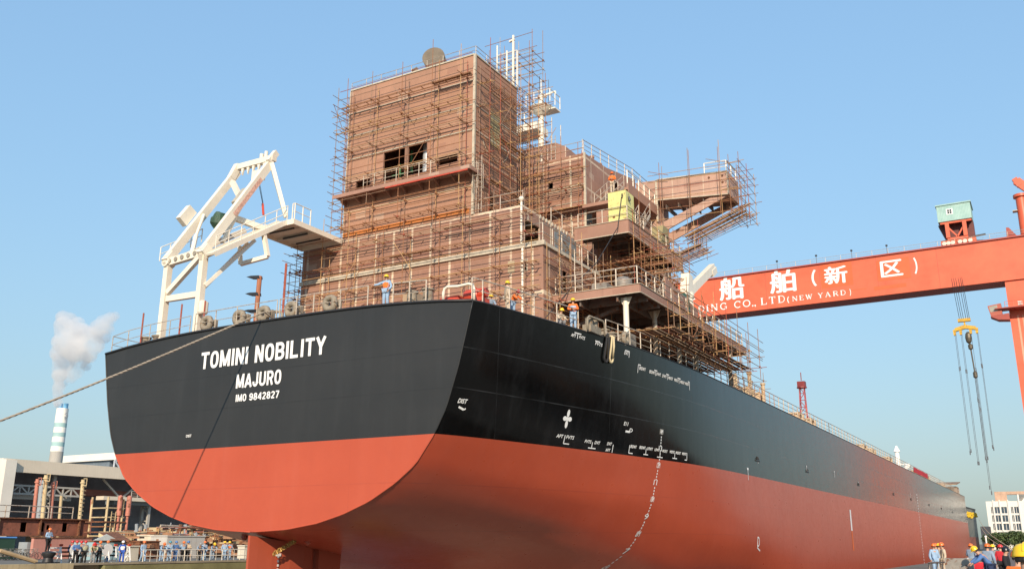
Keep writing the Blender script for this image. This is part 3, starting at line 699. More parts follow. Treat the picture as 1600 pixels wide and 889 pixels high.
wall(mb, (HU1,12.0,19.302), UY, UZ, 7.2, 2.7, [(.25,2.2,.1,1.85),(4.3,4.9,.2,1.5)], .1, UX)
wall(mb, (HX0,19.2,19.302), -UY, UZ, 7.2, 2.7, [], .1, -UX)
wall(mb, (HU1,19.2,19.302), -UX, UZ, HU1-HX0, 2.7, [], .1, UY)
mb.box((HX0+.11,12.11,21.88),(HU1-.11,19.09,21.98))
house = mb.build('aft_deckhouse', M_house, ship, recalc=False)
for h in hL: frame(house, (HX0,12,12.6), UX, UZ, -UY, h, mat_=M_seam)
q0 = at(793.6,409,1,12); q1 = at(804,426,1,12)
bl = MB(); bl.box((q0.x,11.985,q1.z),(q1.x,11.998,q0.z)); bl.build('blanked_window', mat('blank plate', (.42,.34,.22), .6), house)
le = MB(); le.box((HX0-.05,11.86,19.13),(HX1+.14,11.998,19.42)); le.box((HX1+.002,12.0,19.13),(HX1+.14,20,19.3)); le.box((HU1+.12,12.0,19.31),(HX1+.1,20,19.36)); le.build('deck_edge', M_seam, house)
cp = MB()
for x, za, zb in ((HU1-.03,19.4,22.3),(9.05,12.7,19.1)):
    cp.bar((x,11.88,za),(x,11.88,zb),.075,n=8)
cp.ball((HU1-.03,11.88,22.36),.17,8); cp.build('vent_pipe', M_white, house, smooth=True, auto=40)
bp = MB(); bp.box((HU1+.01,16.2,19.42),(HU1+.05,19.15,21.75)); bp.prism([(HU1+.06,17.3,21.2),(HU1+.06,19.3,21.7),(HU1+.06,19.3,20.2)], (.04,0,0)); bp.build('tank_plate', mat('blue grey plate', (.18,.215,.235), .55, 0, .25, 1.5, rust=.35, rustcol=(.25,.12,.05)), house)
rail(house, [(HU1+.15,11.95,19.4),(HX1,11.95,19.4),(HX1,19.6,19.36)], 1.15, 2, 1.3, .03)
wr = MB()
for i in range(10): wr.bar((HU1+.03,14.2+i*.42,21.75),(HU1+.03,14.3+i*.42,22.02),.05,.09)
wr.build('stiffener', M_seam, house)
rail(ship, [(5.6,12.2,22.02),(8.9,12.2,22.02)], 1.0, 2, 1.4)
rail(ship, [(9.0,15.8,22.02),(9.0,19,22.02)], 1.0, 2, 1.4)
dl = MB()
for i in range(5):
    z = 23.6+i*.42; pts = [(5.75+.38*math.cos(a), 11.9+.38*math.sin(a), z) for a in np.linspace(-3.6, .4, 10)]; dl.tube(pts, .02, 5)
for a in np.linspace(-3.2, 0, 4): dl.bar((5.75+.38*math.cos(a), 11.9+.38*math.sin(a), 23.6),(5.75+.38*math.cos(a), 11.9+.38*math.sin(a), 25.3),.018,n=5)
dl.bar((5.55,12.0,22.1),(5.55,12.0,26),.02,n=5); dl.bar((5.95,12.0,22.1),(5.95,12.0,26),.02,n=5)
for i in range(12): dl.bar((5.55,12,22.3+i*.3),(5.95,12,22.3+i*.3),.014,n=5)
dl.build('cage_ladder', M_rail, casing)
wb = MB(); wb.box((-9.0,11.2,12.95),(11.2,11.95,13.9)); wb.build('deck_locker', M_prim, ship)
# --- accommodation block forward of the casing
AX, AY0, AY1 = 8.3, 22.6, 36.0
mb = MB()
b0 = at(857,287,1,AY0); b1 = at(864,298,1,AY0)
wall(mb, (-AX,AY0,22.5), UX, UZ, 2*AX, 7.2, [(b0.x+AX,b1.x+AX,b1.z-22.5,b0.z-22.5)], .12, -UY)
wall(mb, (AX,AY1,22.5), -UX, UZ, 2*AX, 7.2, [], .12, UY)
wall(mb, (-AX,AY1,22.5), -UY, UZ, AY1-AY0, 7.2, [], .12, -UX)
wall(mb, (AX,AY0,22.5), UY, UZ, AY1-AY0, 7.2, [(4.6,6.3,5.5,6.9),(7.2,8.6,5.5,6.9)], .12, UX)
mb.box((-AX+.13,AY0+.13,29.55),(AX-.13,AY1-.13,29.66))
mb.box((-10,AY0+.0,12.7),(10,AY1,22.45))
# wheelhouse bulwark rising forward
mb.prism([(AX-.002,AY0+.4,29.705),(AX-.002,32.4,29.705),(AX-.002,32.4,31.0),(AX-.002,AY0+4,29.95)], (-.08,0,0))
accom = mb.build('accommodation_block', M_accom, ship, recalc=True)
w0 = at(916,336,1,AY0-.02); w1 = at(925,348,1,AY0-.02)
wm = MB(); wm.box((w0.x,AY0-.02,w1.z),(w1.x,AY0-.002,w0.z)); wm.build('window', M_glass, accom)
mi_ = MB(); pts = [(1.0,24,29.7),(6.1,24,29.7),(6.1,24,31.2),(5.2,24,31.75),(2.6,24,31.75)]+[(2.6-1.6*math.sin(a),24,31.75-1.6*(1-math.cos(a))) for a in (.5,1.0,1.4)]
mi_.prism(pts, (0,3.4,0)); mi_.build('monkey_island', M_prim, accom)
ld = MB()
for x in (4.85, 5.2): ld.bar((x,23.9,29.7),(x,23.9,32.3),.035,n=6)
for i in range(8): ld.bar((4.85,23.9,29.9+i*.3),(5.2,23.9,29.9+i*.3),.02,n=5)
ld.bar((4.1,23.7,29.7),(4.1,23.7,30.9),.11,n=8); ld.build('ladder', M_rail, accom)
gn = MB()
for p in ((3.6,23.8,29.72),):
    gn.tube([p, (p[0],p[1],p[2]+.5), (p[0]+.18,p[1],p[2]+.72), (p[0]+.4,p[1],p[2]+.6)], .07, 7)
gn.build('gooseneck_vent', M_rail, accom, smooth=True)
rail(accom, [(.6,AY0+.1,29.7),(AX-.1,AY0+.1,29.7)], 1.0, 2, 1.6, .02)
rail(accom, [(AX-.2,AY0+.1,29.75),(AX-.2,32.3,30.9),(AX-.2,35.8,30.9)], 1.1, 3, 1.5, .025)
for y, s in ((25.4,.16),(27.0,.1)):
    vt = MB(); vt.lathe([(s,0),(s,.75),(s*1.3,.8),(s*1.3,.95),(.02,1.0)], (7.6,y,29.66), 10); vt.build('roof_vent', M_prim, accom)
fa = MB()
for z in (25.9, 27.2): fa.box((-AX,AY0-.05,z),(AX,AY0-.002,z+.06))
fa.bar((AX+.02,AY0-.03,22.6),(AX+.02,AY0-.03,29.7),.14,.14); fa.bar((AX-1.1,AY0-.1,22.6),(AX-1.1,AY0-.1,28.6),.05,n=6)
fa.build('edge_strip', M_seam, accom)
# balconies on the starboard side
bc = MB(); bc.box((AX+.002,AY0-.15,25.15),(10.4,32.4,25.4)); bc.box((4,AY0-.5,25.15),(10.4,AY0-.16,25.4)); bc.build('side_balcony', M_prim, accom)
bc = MB(); bc.box((AX+.002,26.4,27.75),(10.1,32.4,27.95)); bc.box((10.1,26.4,27.5),(10.16,32.4,28.3)); ub = bc.build('bridge_deck_balcony', M_prim, accom)
rail(ub, [(10.0,26.6,28.3),(10.0,32.3,28.3)], 1.1, 2, 1.2, .035, M_white)
rail(accom, [(10.3,23.4,25.4),(10.3,32,25.4)], 1.0, 2, 1.5)
stairway(accom, (9.35,22.9,25.4), (9.35,26.4,27.95), .9)
stairway(accom, (11.3,23.6,22.55), (11.3,26.6,25.4), .9)
# --- tank deck
tk = MB(); tk.box((9.06,19.2,22.38),(13.0,29.6,22.5)); tk.box((9.06,19.12,21.62),(13.06,19.198,22.55)); tk.box((13.002,19.2,21.62),(13.08,29.6,22.55))
tank_deck = tk.build('tank_deck', M_prim, ship)
ed = MB(); ed.bar((9.1,19.1,21.62),(13.1,19.1,21.62),.09,.05); ed.bar((13.1,19.15,21.62),(13.1,29.6,21.62),.09,.05); ed.bar((9.1,19.1,22.56),(13.1,19.1,22.56),.07,.04); ed.bar((13.1,19.15,22.56),(13.1,29.6,22.56),.07,.04)
ed.build('edge_strip', M_seam, tank_deck)
bm_ = MB()
for y in np.arange(20.4, 29.5, 1.5): bm_.box((9.1,y,21.85),(12.98,y+.08,22.37))
for x in (10.6, 12.0): bm_.box((x,19.25,21.95),(x+.07,29.5,22.36))
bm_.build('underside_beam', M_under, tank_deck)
rail(tank_deck, [(9.3,19.25,22.52),(12.95,19.25,22.52),(12.95,29.4,22.52)], 1.05, 2, 1.5, .028)
lk = MB(); lk.box((9.9,21.0,22.52),(11.0,22.4,24.2)); lk.build('deck_cabinet', M_prim, tank_deck)
ob = MB(); ob.prism([(12.0,25.6,22.52),(12.0,27.2,22.52),(12.0,27.2,24.3),(12.0,26.2,24.3)], (.9,0,0)); ob.build('olive_duct', mat('olive plate', (.3,.25,.12), .6, 0, .2, 2), tank_deck)
# --- boat deck with its pillars
bt = MB(); bt.box((10.44,13.2,16.0),(16.1,34.3,16.14)); bt.box((10.44,13.12,15.68),(16.13,13.198,16.2)); bt.box((16.08,13.2,15.68),(16.16,34.3,16.2)); bt.box((-10,20.02,16.0),(10.43,22.55,16.14)); bt.box((10.44,34.302,15.68),(16.16,34.38,16.2))
boat_deck = bt.build('boat_deck', M_prim, ship)
ed = MB(); ed.bar((10.5,13.1,15.68),(16.2,13.1,15.68),.08,.04); ed.bar((16.18,13.15,15.68),(16.18,34.3,15.68),.08,.04); ed.bar((10.5,13.1,16.21),(16.2,13.1,16.21),.06,.03); ed.bar((16.18,13.15,16.21),(16.18,34.3,16.21),.06,.03); ed.build('edge_strip', M_seam, boat_deck)
bm_ = MB()
for y in np.arange(14.4, 34, 1.9): bm_.box((10.46,y,15.45),(16.06,y+.09,15.99))
for x in (12.2, 14.6): bm_.box((x,13.25,15.35),(x+.1,34.2,15.98))
bm_.bar((10.5,15.0,14.4),(14.0,15.0,15.4),.18,.2); bm_.bar((10.5,20.2,14.2),(14.3,20.2,15.4),.18,.2)
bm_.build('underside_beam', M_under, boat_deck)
for x, y, r in ((15.0,13.7,.17),(15.25,17.6,.15),(15.4,21.4,.15),(15.5,24.4,.15),(15.75,31.2,.15)):
    c = MB(); c.bar((x,y,12.5),(x,y,15.6),r,n=12); c.prism([(x-.4,y-.03,15.64),(x+.4,y-.03,15.64),(x+.13,y-.03,15.1),(x-.13,y-.03,15.1)], (0,.06,0)); c.build('pillar', M_white if y < 14 else mat('stained pillar', (.42,.36,.27), .6, 0, .3, 2, rust=.25), boat_deck, smooth=True, auto=40)
rail(boat_deck, [(10.6,13.25,16.22),(15.95,13.25,16.22),(15.95,34.1,16.22)], 1.1, 3, 1.35, .032, M_rail)
cl = MB(); cl.bar((11.6,13.9,16.2),(11.6,13.9,19.2),.03,n=5); cl.bar((12.1,13.9,16.2),(12.1,13.9,19.2),.03,n=5)
for i in range(9): cl.bar((11.6,13.9,16.4+i*.32),(12.1,13.9,16.4+i*.32),.022,n=5)
cl.build('ladder', M_rail, boat_deck)
tk2 = MB(); tk2.lathe([(.5,0),(.55,.1),(.55,1.0),(.35,1.2)], (14.2,15.3,16.15), 14); tk2.box((12.4,14.6,16.16),(13.4,15.6,17.0)); tk2.build('ventilator_base', M_grey, boat_deck, smooth=True, auto=40)
pl_ = MB(); pl_.prism([(15.2,19.8,16.2),(15.2,26.0,16.2),(15.2,26.0,17.5),(15.2,19.8,18.4)], (.06,0,0)); pl_.build('side_screen', M_prim, boat_deck)
stairway(boat_deck, (14.0,20.0,16.2), (14.0,22.6,18.9), .9)
# rescue boat crane: pedestal, slewing head and short boom, green cover beside it
rc = MB(); rc.lathe([(.42,0),(.36,.3),(.34,2.3),(.44,2.4),(.44,2.75)], (14.5,26.3,16.15), 14); crane = rc.build('rescue_boat_crane', M_white, ship, smooth=True, auto=35)
bo = MB(); bo.bar((14.5,25.7,18.6),(14.5,32.4,22.4),.42,.62); bo.prism([(14.2,25.4,18.6),(14.2,26.8,18.6),(14.2,26.6,20.2),(14.2,25.9,20.3)], (.6,0,0)); bo.bar((14.5,31.7,21.7),(14.5,32.7,22.3),.5,.5); bo.build('boom', M_white, crane)
cv = MB(); cv.ball((14.6,24.2,17.35),1.0,10,(.75,1.0,1.25)); cv.cbox((14.6,24.2,16.75),(1.3,1.9,1.1))
co = cv.build('canvas_cover', M_green, crane, smooth=False)
# --- bridge wing reaching to the ship side
W0, W1 = 32.5, 35.2
wg = MB()
wg.prism([(10.12,W0,28.85),(16.13,W0,28.27),(16.13,W0,30.2),(10.12,W0,30.62)], (0,.12,0))
wg.prism([(8.31,W0+.02,27.6),(10.118,W0+.02,27.6),(10.118,W0+.02,30.62),(8.31,W0+.02,30.74)], (0,.1,0))
wg.box((16.01,W0+.121,28.27),(16.13,W1,30.2)); wg.prism([(10.12,W1,28.85),(16.13,W1,28.27),(16.13,W1,30.2),(10.12,W1,30.62)], (0,.12,0))
wg.prism([(8.31,W0+.125,28.95),(16.0,W0+.125,28.4),(16.0,W0+.125,28.5),(8.31,W0+.125,29.05)], (0,W1-W0-.13,0))
wg.box((8.31,W0+.13,22.6),(10.1,W1,28.8))
wing = wg.build('bridge_wing', M_wing, ship)
ws = MB()
ws.bar((10.12,W0-.03,27.0),(10.12,W0-.03,30.62),.16,.1); ws.bar((16.1,W0-.03,28.3),(16.1,W0-.03,30.15),.1,.1); ws.bar((10.2,W0-.02,30.64),(16.1,W0-.02,30.22),.06,.08); ws.bar((10.2,W0-.02,28.85),(16.1,W0-.02,28.28),.06,.08); ws.build('edge_strip', M_seam, wing)
for y in (W0+.15, W1-.1):
    st_ = MB(); st_.prism([(10.0,y,25.9),(10.0,y,26.75),(14.9,y,28.42),(16.05,y,28.25)], (0,.14,0)); st_.build('bracket', M_wing, wing)
um = MB()
for x in np.arange(10.8, 16, 1.05): um.box((x,W0+.16,28.0),(x+.07,W1-.02,28.38))
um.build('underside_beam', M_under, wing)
for x, z in ((14.6,29.95),(15.7,29.9),(15.7,29.35)):
    e = MB(); e.lathe([(.09,-.03),(.09,.03)], (x,W0-.02,z), 10, (0,1,0)); e.build('lifting_lug', M_rust, wing)
rail(wing, [(14.2,W0+.15,30.3),(16.0,W0+.15,30.2),(16.0,W1,30.2)], 1.0, 2, 1.3, .035, M_white)
# --- masts
rm_ = MB()
b = at(846,232,1,27); T_ = at(843,150,1,27)
rm_.bar((b.x,27,29.6),(b.x,27,T_.z),.30,n=10,w2=.2); rm_.bar((b.x-.9,27,29.6),(b.x-.05,27,32.2),.09,n=6); rm_.bar((b.x,27,T_.z-.3),(b.x,27,T_.z+1.5),.05,n=6)
radar = rm_.build('radar_mast', M_white, accom)
pf = MB(); q = at(845,172,1,27); pf.lathe([(.35,-.55),(1.0,0),(1.05,.1)], (b.x,27,q.z), 16); pf.cbox((b.x+.7,27.4,q.z-.15),(1.3,1.0,.1)); pf.build('crow_platform', M_white, radar, smooth=True, auto=40)
rail(radar, [(b.x-.95,26.1,q.z+.1),(b.x+1.3,26.1,q.z+.1),(b.x+1.3,27.9,q.z+.1)], 1.1, 2, .8, .03, M_white)
yd = MB(); e1 = at(868,143,1,27); yd.bar((b.x,27,T_.z-.1),(e1.x,27,e1.z),.09,.12); yd.bar((e1.x,27,e1.z),(e1.x,27,e1.z-.25),.05,n=5); yd.bar((b.x-.5,27,T_.z-.2),(b.x+.5,27,T_.z-.2),.2,.14); yd.build('yard_arm', M_white, radar)
lp = MB(); a_ = at(800,208,1,27); lp.box((a_.x-1.2,26.0,at(842,200,1,27).z-.5),(b.x+.1,28.0,at(842,200,1,27).z+.1)); lp.build('radar_platform', M_white, radar)
zz_ = at(842,200,1,27).z+.1
rail(radar, [(b.x-4.2,26.05,zz_),(b.x-.3,26.05,zz_)], 1.05, 2, .8, .03, M_white)
mm = MB()
for u_, v0, v1 in ((802,56,122),(777,72,108),(792,80,118),(808,80,128)):
    p = at(u_,v0,1,17.3); mm.bar((p.x,17.3,33.4),(p.x,17.3,p.z),.085 if u_ == 802 else .06,n=6)
p = at(796,66,1,17.3); p2_ = at(804,62,1,17.3); mm.bar(p,p2_,.16,.12)
for k in range(5):
    z = 33.9+k*.62; mm.bar((at(777,90,1,17.3).x,17.3,z),(at(808,90,1,17.3).x,17.3,z),.035,n=5)
fmst = mm.build('funnel_mast', M_white, ship)
# whip aerials and standpipes
for u_, v0, v1, y, r in ((843,120,160,27.5,.03),(857,125,165,27.5,.02)):
    a = MB(); p = at(u_,v0,1,y); q = at(u_,v1,1,y); a.bar((p.x,y,q.z),(p.x,y,p.z),r,n=5); a.build('aerial', M_dark, radar)
for u_, v0, v1 in ((862,184,232),(876,196,232)):
    a = MB(); p = at(u_,v0,1,24.5); a.bar((p.x,24.5,29.7),(p.x,24.5,p.z),.035,n=5); a.build('aerial', M_rail, accom)
# ---------------------------------------------------------------- scaffolding (each frame a thing of its own)
def pick(): return random.choices(M_pipe, (5, 3, 3, 1))[0]
TUBE = .0225
def scaffold(label, base, u, n, L, lifts, ups, off=.3, wd=.85, ztop=None, zbot=None, rails=2, boards=True, over=.5, dense=0, group='scaffolding round the superstructure', mats=None, skip=(), name='scaffold', diag=0):
    """tube-and-coupler scaffold on a wall: base corner on the wall, u along it, n outwards; lifts = walkway heights, ups = upright stations"""
    base, u, n = Vector(base), Vector(u), Vector(n)
    t = thing(name, base+n*off, label, 'scaffold', group)
    z1 = (ztop if ztop is not None else lifts[-1]+1.5); z0 = zbot if zbot is not None else lifts[0]-1.2
    pk = (lambda: random.choice(mats)) if mats else pick
    W = lambda a, o, z: Vector((base.x, base.y, 0))+u*a+n*(off+o)+Vector((0,0,z))
    j = lambda s_=.04: random.uniform(-s_, s_)
    for i, a in enumerate(ups):
        for o in (0, wd):
            zt = z1+random.choice((0, .2, .5, 1.0)) if o == wd else z1-random.choice((.2, .9))
            mb = MB(); mb.bar(W(a+j(), o+j(.02), z0), W(a+j(), o+j(.02), zt), TUBE, n=6); mb.build('upright', pk(), t)
    for li, z in enumerate(lifts):
        for o in (0, wd):
            mb = MB(); mb.bar(W(-over*random.random(), o, z+j(.05)), W(L+over*random.random(), o, z+j(.05)), TUBE, n=6); mb.build('ledger', pk(), t)
        for r_ in range(1, rails+1):
            dz = r_*(.62+.05*random.random()); mb = MB(); mb.bar(W(-over*random.random(), wd, z+dz+j()), W(L+over*random.random(), wd, z+dz+j()), TUBE*.95, n=6); mb.build('hand_rail', pk(), t)
        if dense:
            for r_ in range(dense):
                dz = random.uniform(.3, 1.6); mb = MB(); mb.bar(W(-over*random.random(), j(.05), z+dz), W(L+over*random.random(), j(.05), z+dz+j(.08)), TUBE*.9, n=6); mb.build('ledger', pk(), t)
        for a in ups:
            mb = MB(); mb.bar(W(a+.07, -.28, z-.05), W(a+.07, wd+.12+.5*random.random(), z-.05+j(.03)), TUBE, n=6)
            for o in (0, wd): mb.cbox(W(a+.04, o, z), (.11,.11,.12), math.atan2(u.y, u.x))
            mb.build('putlog', pk(), t)
        if boards and li not in skip:
            mb = MB(); a0, a1 = random.uniform(-.2, .4), L-random.uniform(-.2, .5)
            for o in (.16, .5): mb.bar(W(a0, o, z+.05), W(a1, o, z+.05+j(.03)), .05, .04)
            if random.random() < .35: q0 = random.uniform(a0, a1-2); mb.bar(W(q0, .33, z+.09), W(q0+min(3.6, a1-q0), .33, z+.09), .2, .03)
            k = a0+.3
            while k < a1: mb.bar(W(k, .08, z+.015), W(k, .58, z+.015), .06, .03); k += .95
            mb.build('walkway', random.choice((M_board, M_boardp)), t)
    for q in range(diag):
        a = random.uniform(0, L*.6); z = random.uniform(z0, z1-2.4); mb = MB(); mb.bar(W(a, wd+.05, z), W(a+random.choice((-1,1))*1.6, wd+.05, z+2.2), TUBE*.9, n=6); mb.build('brace', pk(), t)
    return t
X3 = (1,0,0); Y3 = (0,1,0)
scaffold('rust brown scaffold across the aft face of the tall casing with the big dark opening', (TX0,TY0,22), X3, (0,-1,0), 10.75, [22.5,23.9,26.1,28.4,30.0,31.7], [.6,2.75,5.45,8.0,10.3], off=.25, wd=.75, ztop=33.9, zbot=22.1, diag=2, skip=(1,))
scaffold('dense scaffold on the starboard face of the tall casing', (TX1,TY0,22), Y3, (1,0,0), 5.6, [22.9,24.6,26.3,28.0,29.7,31.4], [.3,1.6,3.0,4.4,5.6], off=.25, wd=.8, ztop=33.6, zbot=22.1, dense=2, diag=5)
scaffold('narrow scaffold tower standing out past the port edge of the tall casing', (TX0,TY0,22), Y3, (-1,0,0), 3.6, [23.2,25.0,26.8,28.6,30.4,31.9], [.1,1.7,3.4], off=.22, wd=1.0, ztop=33.9, zbot=22.2, dense=1, diag=3, over=.7)
scaffold('long scaffold across the aft wall of the lower deckhouse', (HX0,12,12.6), X3, (0,-1,0), 19.4, [14.6,16.3,17.9,19.8,21.1], [.5,2.8,5.1,7.4,9.7,12.0,14.3,16.6,18.8], off=.3, wd=.8, ztop=22.4, zbot=13.0, rails=2, diag=4)
scaffold('scaffold round the starboard corner of the lower deckhouse', (HX1,12,12.6), Y3, (1,0,0), 7.8, [14.4,15.6,17.0,18.3], [.1,1.6,3.2,4.9,6.4,7.7], off=.2, wd=.85, ztop=20.2, zbot=12.9, dense=1, diag=3)
scaffold('scaffold over the small port window of the lower deckhouse beside the winch deck', (HX0,12,12.6), Y3, (-1,0,0), 5.0, [13.9,15.6,17.2,18.9,20.4], [.1,1.7,3.4,4.9], off=.3, wd=1.0, ztop=21.0, zbot=12.9, dense=1, diag=2, over=.9)
scaffold('scaffold on the aft wall of the far accommodation block', (AX-7.7,AY0,22.5), X3, (0,-1,0), 7.7, [23.6,25.2,26.9,28.4], [.3,2.2,4.2,6.2,7.6], off=.25, wd=.7, ztop=30.0, zbot=20.2, diag=2)
scaffold('scaffold rising above the casing roof round the white funnel mast', (2.6,17.75,30), X3, (0,1,0), 3.9, [32.2,33.5,34.6,35.6,36.3], [.2,1.5,2.8,3.9], off=.1, wd=1.6, ztop=38.3, zbot=22.6, dense=2, boards=False, rails=1, diag=1, over=.4, mats=M_pipe[:3:2]+[M_rail])
scaffold('scaffold on the forward starboard corner of the tall casing reaching down to the deckhouse roof', (TX1+.1,17.9,22), X3, (0,1,0), 1.6, [23.5,25,26.5,28,29.5,31,32.5], [.2,1.5], off=.1, wd=1.1, ztop=34, zbot=22.1, dense=1, boards=False, diag=3, over=.6)
b = at(846,232,1,27)
scaffold('scaffold platform round the foot of the white radar mast', (b.x-4.6,25.2,29.8), X3, (0,-1,0), 5.2, [30.3,31.0,31.6,32.3], [.2,1.8,3.4,5.0], off=.0, wd=1.3, ztop=33.6, zbot=29.8, dense=1, rails=1, diag=3, over=1.2)
# bridge wing: cage round the end and two boarded platforms slung below
t = thing('scaffold', (16.13,32.3,26), 'cage of rusty tubes hung round the outer end of the bridge wing', 'scaffold', 'scaffolding round the superstructure')
def tube(p, q, r=TUBE, nm='ledger', par=None, mt=None):
    mb = MB(); mb.bar(p, q, r, n=6); return mb.build(nm, mt or pick(), par)
for y in (31.6, 33.8, 35.9):
    for x in (16.5, 17.3): tube((x,y,25.6+random.random()),(x,y,30.7+.6*random.random()), nm='upright', par=t)
for x in (10.8, 13.2, 15.7):
    for y in (31.95, 31.5): tube((x,y,26.2+random.random()*.4),(x+random.uniform(-.05,.05),y,31.4+random.random()*1.6), nm='upright', par=t)
for z in (26.6, 27.5, 28.4, 29.2, 29.9, 30.5):
    tube((9.6,31.9,z+.35),(17.4,31.9,z+random.uniform(-.1,.05)), par=t)
    for x in (16.5, 17.3): tube((x,31.2,z+.05),(x,36.3,z+random.uniform(-.08,.08)), par=t)
    for y in (31.6, 33.8, 35.9): tube((15.9,y,z-.03),(17.5+.35*random.random(),y,z+.02), nm='putlog', par=t)
for x, z in ((10.8,31.1),(15.7,31.2)): tube((x-1.0,31.6,z),(x+.6,31.9,z-.5), nm='brace', par=t)
def slung(label, x0, x1, y0, y1, za, zb, nx=9, ny=4, name='hanging_platform', drop=True, mats=(M_board,), cross=False):
    """boarded platform of tubes slung under a deck; za inboard height, zb outboard height"""
    t = thing(name, ((x0+x1)/2, (y0+y1)/2, min(za, zb)), label, 'hanging scaffold', 'boarded platforms slung under the decks')
    Z = lambda x: za+(zb-za)*(x-x0)/(x1-x0)
    for i in range(nx):
        x = x0+(x1-x0)*i/(nx-1); tube((x,y0-.4*random.random(),Z(x)),(x,y1+.5*random.random(),Z(x)+random.uniform(-.05,.05)), par=t)
    for i in range(ny):
        y = y0+(y1-y0)*i/(ny-1); tube((x0-.2,y,Z(x0)-.06),(x1+.7*random.random(),y,Z(x1)-.06), nm='putlog', par=t)
        if drop:
            for x in (x0+.3, x1-.3): tube((x,y,Z(x)-.4),(x,y,Z(x)+1.5+random.random()), nm='upright', par=t)
    k = x0+.1
    if cross:
        yy = y0+.1
        while yy < y1:
            mb = MB(); a = x0+random.uniform(-.5,.2); c = x1+random.uniform(-.3,.6); mb.bar((a,yy,Z(a)+.06),(c,yy+random.uniform(-.06,.06),Z(c)+.06), random.choice((.06,.06,.16)), .05); mb.build('pole', random.choice((*M_pipe[:3], M_board)), t); yy += random.uniform(.2,.36)
    while k < x1-.2 and not cross:
        if random.random() < .9:
            mb = MB(); a = y0+random.uniform(0, .5); c = y1-random.uniform(0, .6); mb.bar((k,a,Z(k)+.05),(k,c,Z(k)+.05+random.uniform(-.03,.05)), .24, .04); mb.build('board', random.choice(mats), t)
        k += .34
    return t
slung('boarded platform slung under the bridge wing outer end', 12.4, 17.2, 32.3, 35.4, 25.3, 27.0, 5, 4, cross=True)
slung('boarded platform slung lower under the inboard part of the bridge wing', 9.8, 13.6, 32.0, 35.0, 23.3, 24.4, 5, 4, cross=True)
slung('long rusty boarded platform slung below the boat deck edge', 12.3, 17.4, 15.0, 31.5, 14.0, 13.9, 13, 9, mats=(M_board, M_rust, M_boardp))
slung('boarded platform under the tank deck in deep shade', 9.6, 13.6, 19.4, 28.5, 19.7, 19.9, 9, 6, mats=(M_board, M_rust))
scaffold('scaffold hung outboard along the boat deck edge', (16.2,17.5,14), Y3, (1,0,0), 16.4, [14.5,15.3], [.3,3.0,5.6,8.2,10.8,13.4,16.0], off=.25, wd=.9, ztop=17.4, zbot=13.6, boards=False, dense=1, diag=3, over=1.2)
scaffold('scaffold inside the open bay between boat deck and tank deck', (10.2,22.3,16.2), X3, (0,-1,0), 5.4, [17.0,17.8,18.6,19.4,20.6], [.3,1.9,3.5,5.0], off=.2, wd=.7, ztop=21.5, zbot=16.2, dense=2, diag=2)
scaffold('scaffold hung along the starboard edge of the tank deck', (13.1,19.4,20), Y3, (1,0,0), 10.2, [20.3,21.4], [.2,3.4,6.6,9.8], off=.1, wd=.5, ztop=23.6, zbot=17.2, boards=False, diag=1, over=1.4)
scaffold('small scaffold frame on the deck beside the hatch forward of the boat deck', (13.6,38,12.6), Y3, (1,0,0), 6.5, [14.6,15.3], [.1,6.4], off=.1, wd=1.0, ztop=15.5, zbot=12.6, boards=False, rails=0, over=.1, mats=M_pipe[2:3])

# ---------------------------------------------------------------- deck fittings aft (parts of the ship)
def fairlead(x, y, z, s=1.0, rz=0):
    """closed panama chock: a rounded ring of cast steel on a seat"""
    mb = MB(); n = 18; q = 10
    pts = []
    for i in range(n):
        a = 2*math.pi*i/n; c, s_ = math.cos(a), math.sin(a)
        pts.append((.36*math.copysign(abs(c)**.7, c), .36*math.copysign(abs(s_)**.7, s_)))
    mb.tube([(px_, 0, .58+pz) for px_, pz in pts], .21, q, closed=True)
    mb.box((-.58,-.2,-.1),(.58,.55,.10)); mb.box((-.56,.2,.1),(-.42,.5,.85)); mb.box((.42,.2,.1),(.56,.5,.85))
    o = mb.build('fairlead', M_cast, None, smooth=True, auto=50)
    o.parent = ship; o.location = Vector((x, y, z))-org(ship); o.rotation_euler.z = rz; o.scale = (s, s, s)
    return o
M_cast = mat('weathered casting', (.27,.235,.18), .75, 0, .35, 3, rust=.3, rustcol=(.2,.12,.06))
for u_, v_ in ((322,515),(373,506),(411,501),(455,495),(515,485)):
    p = at(u_, v_, 1, .45); fairlead(p.x, .45, camber(p.x, 13.1)+.1, .82)
mb = MB(); mb.box((-.9,-.2,0),(.9,.2,.12))
def bollard(x, y, rz=0, s=1.0):
    mb = MB(); mb.box((-1.15,-.42,0),(1.15,.42,.32))
    for sx in (-.62, .62): mb.lathe([(.32,.3),(.32,.95),(.42,1.0),(.42,1.1),(.3,1.14)], (sx,0,0), 14)
    o = mb.build('bollard', M_cast, None, smooth=True, auto=40); o.parent = ship; o.location = Vector((x, y, camber(x,13.2)))-org(ship); o.rotation_euler.z = rz; o.scale = (s,)*3
bollard(9.4, .9, 0, .78); bollard(-10.9, 1.4, 0, .8); bollard(14.3, 12.6, math.pi/2, .8)
# three-finned guide post
p = at(400,492,1,.9); q = at(404,432,1,.9)
mb = MB(); mb.bar((p.x,.9,13.0),(p.x+.05,.9,q.z),.13,n=8)
mb.build('guide_post', mat('rusty red post', (.38,.14,.07), .7, 0, .3, 3, rust=.2), ship)
gp = bpy.data.objects['guide_post']
for k in range(3):
    z = q.z-.05-k*.98; f = MB(); f.prism([(p.x+.15,.75,z-.12),(p.x+.1,.75,z+.06),(p.x-.5,.75,z+.12),(p.x-.85,.75,z+.1),(p.x-.55,.75,z-.02)], (0,.3,0)); f.build('fin', M_dark, gp)
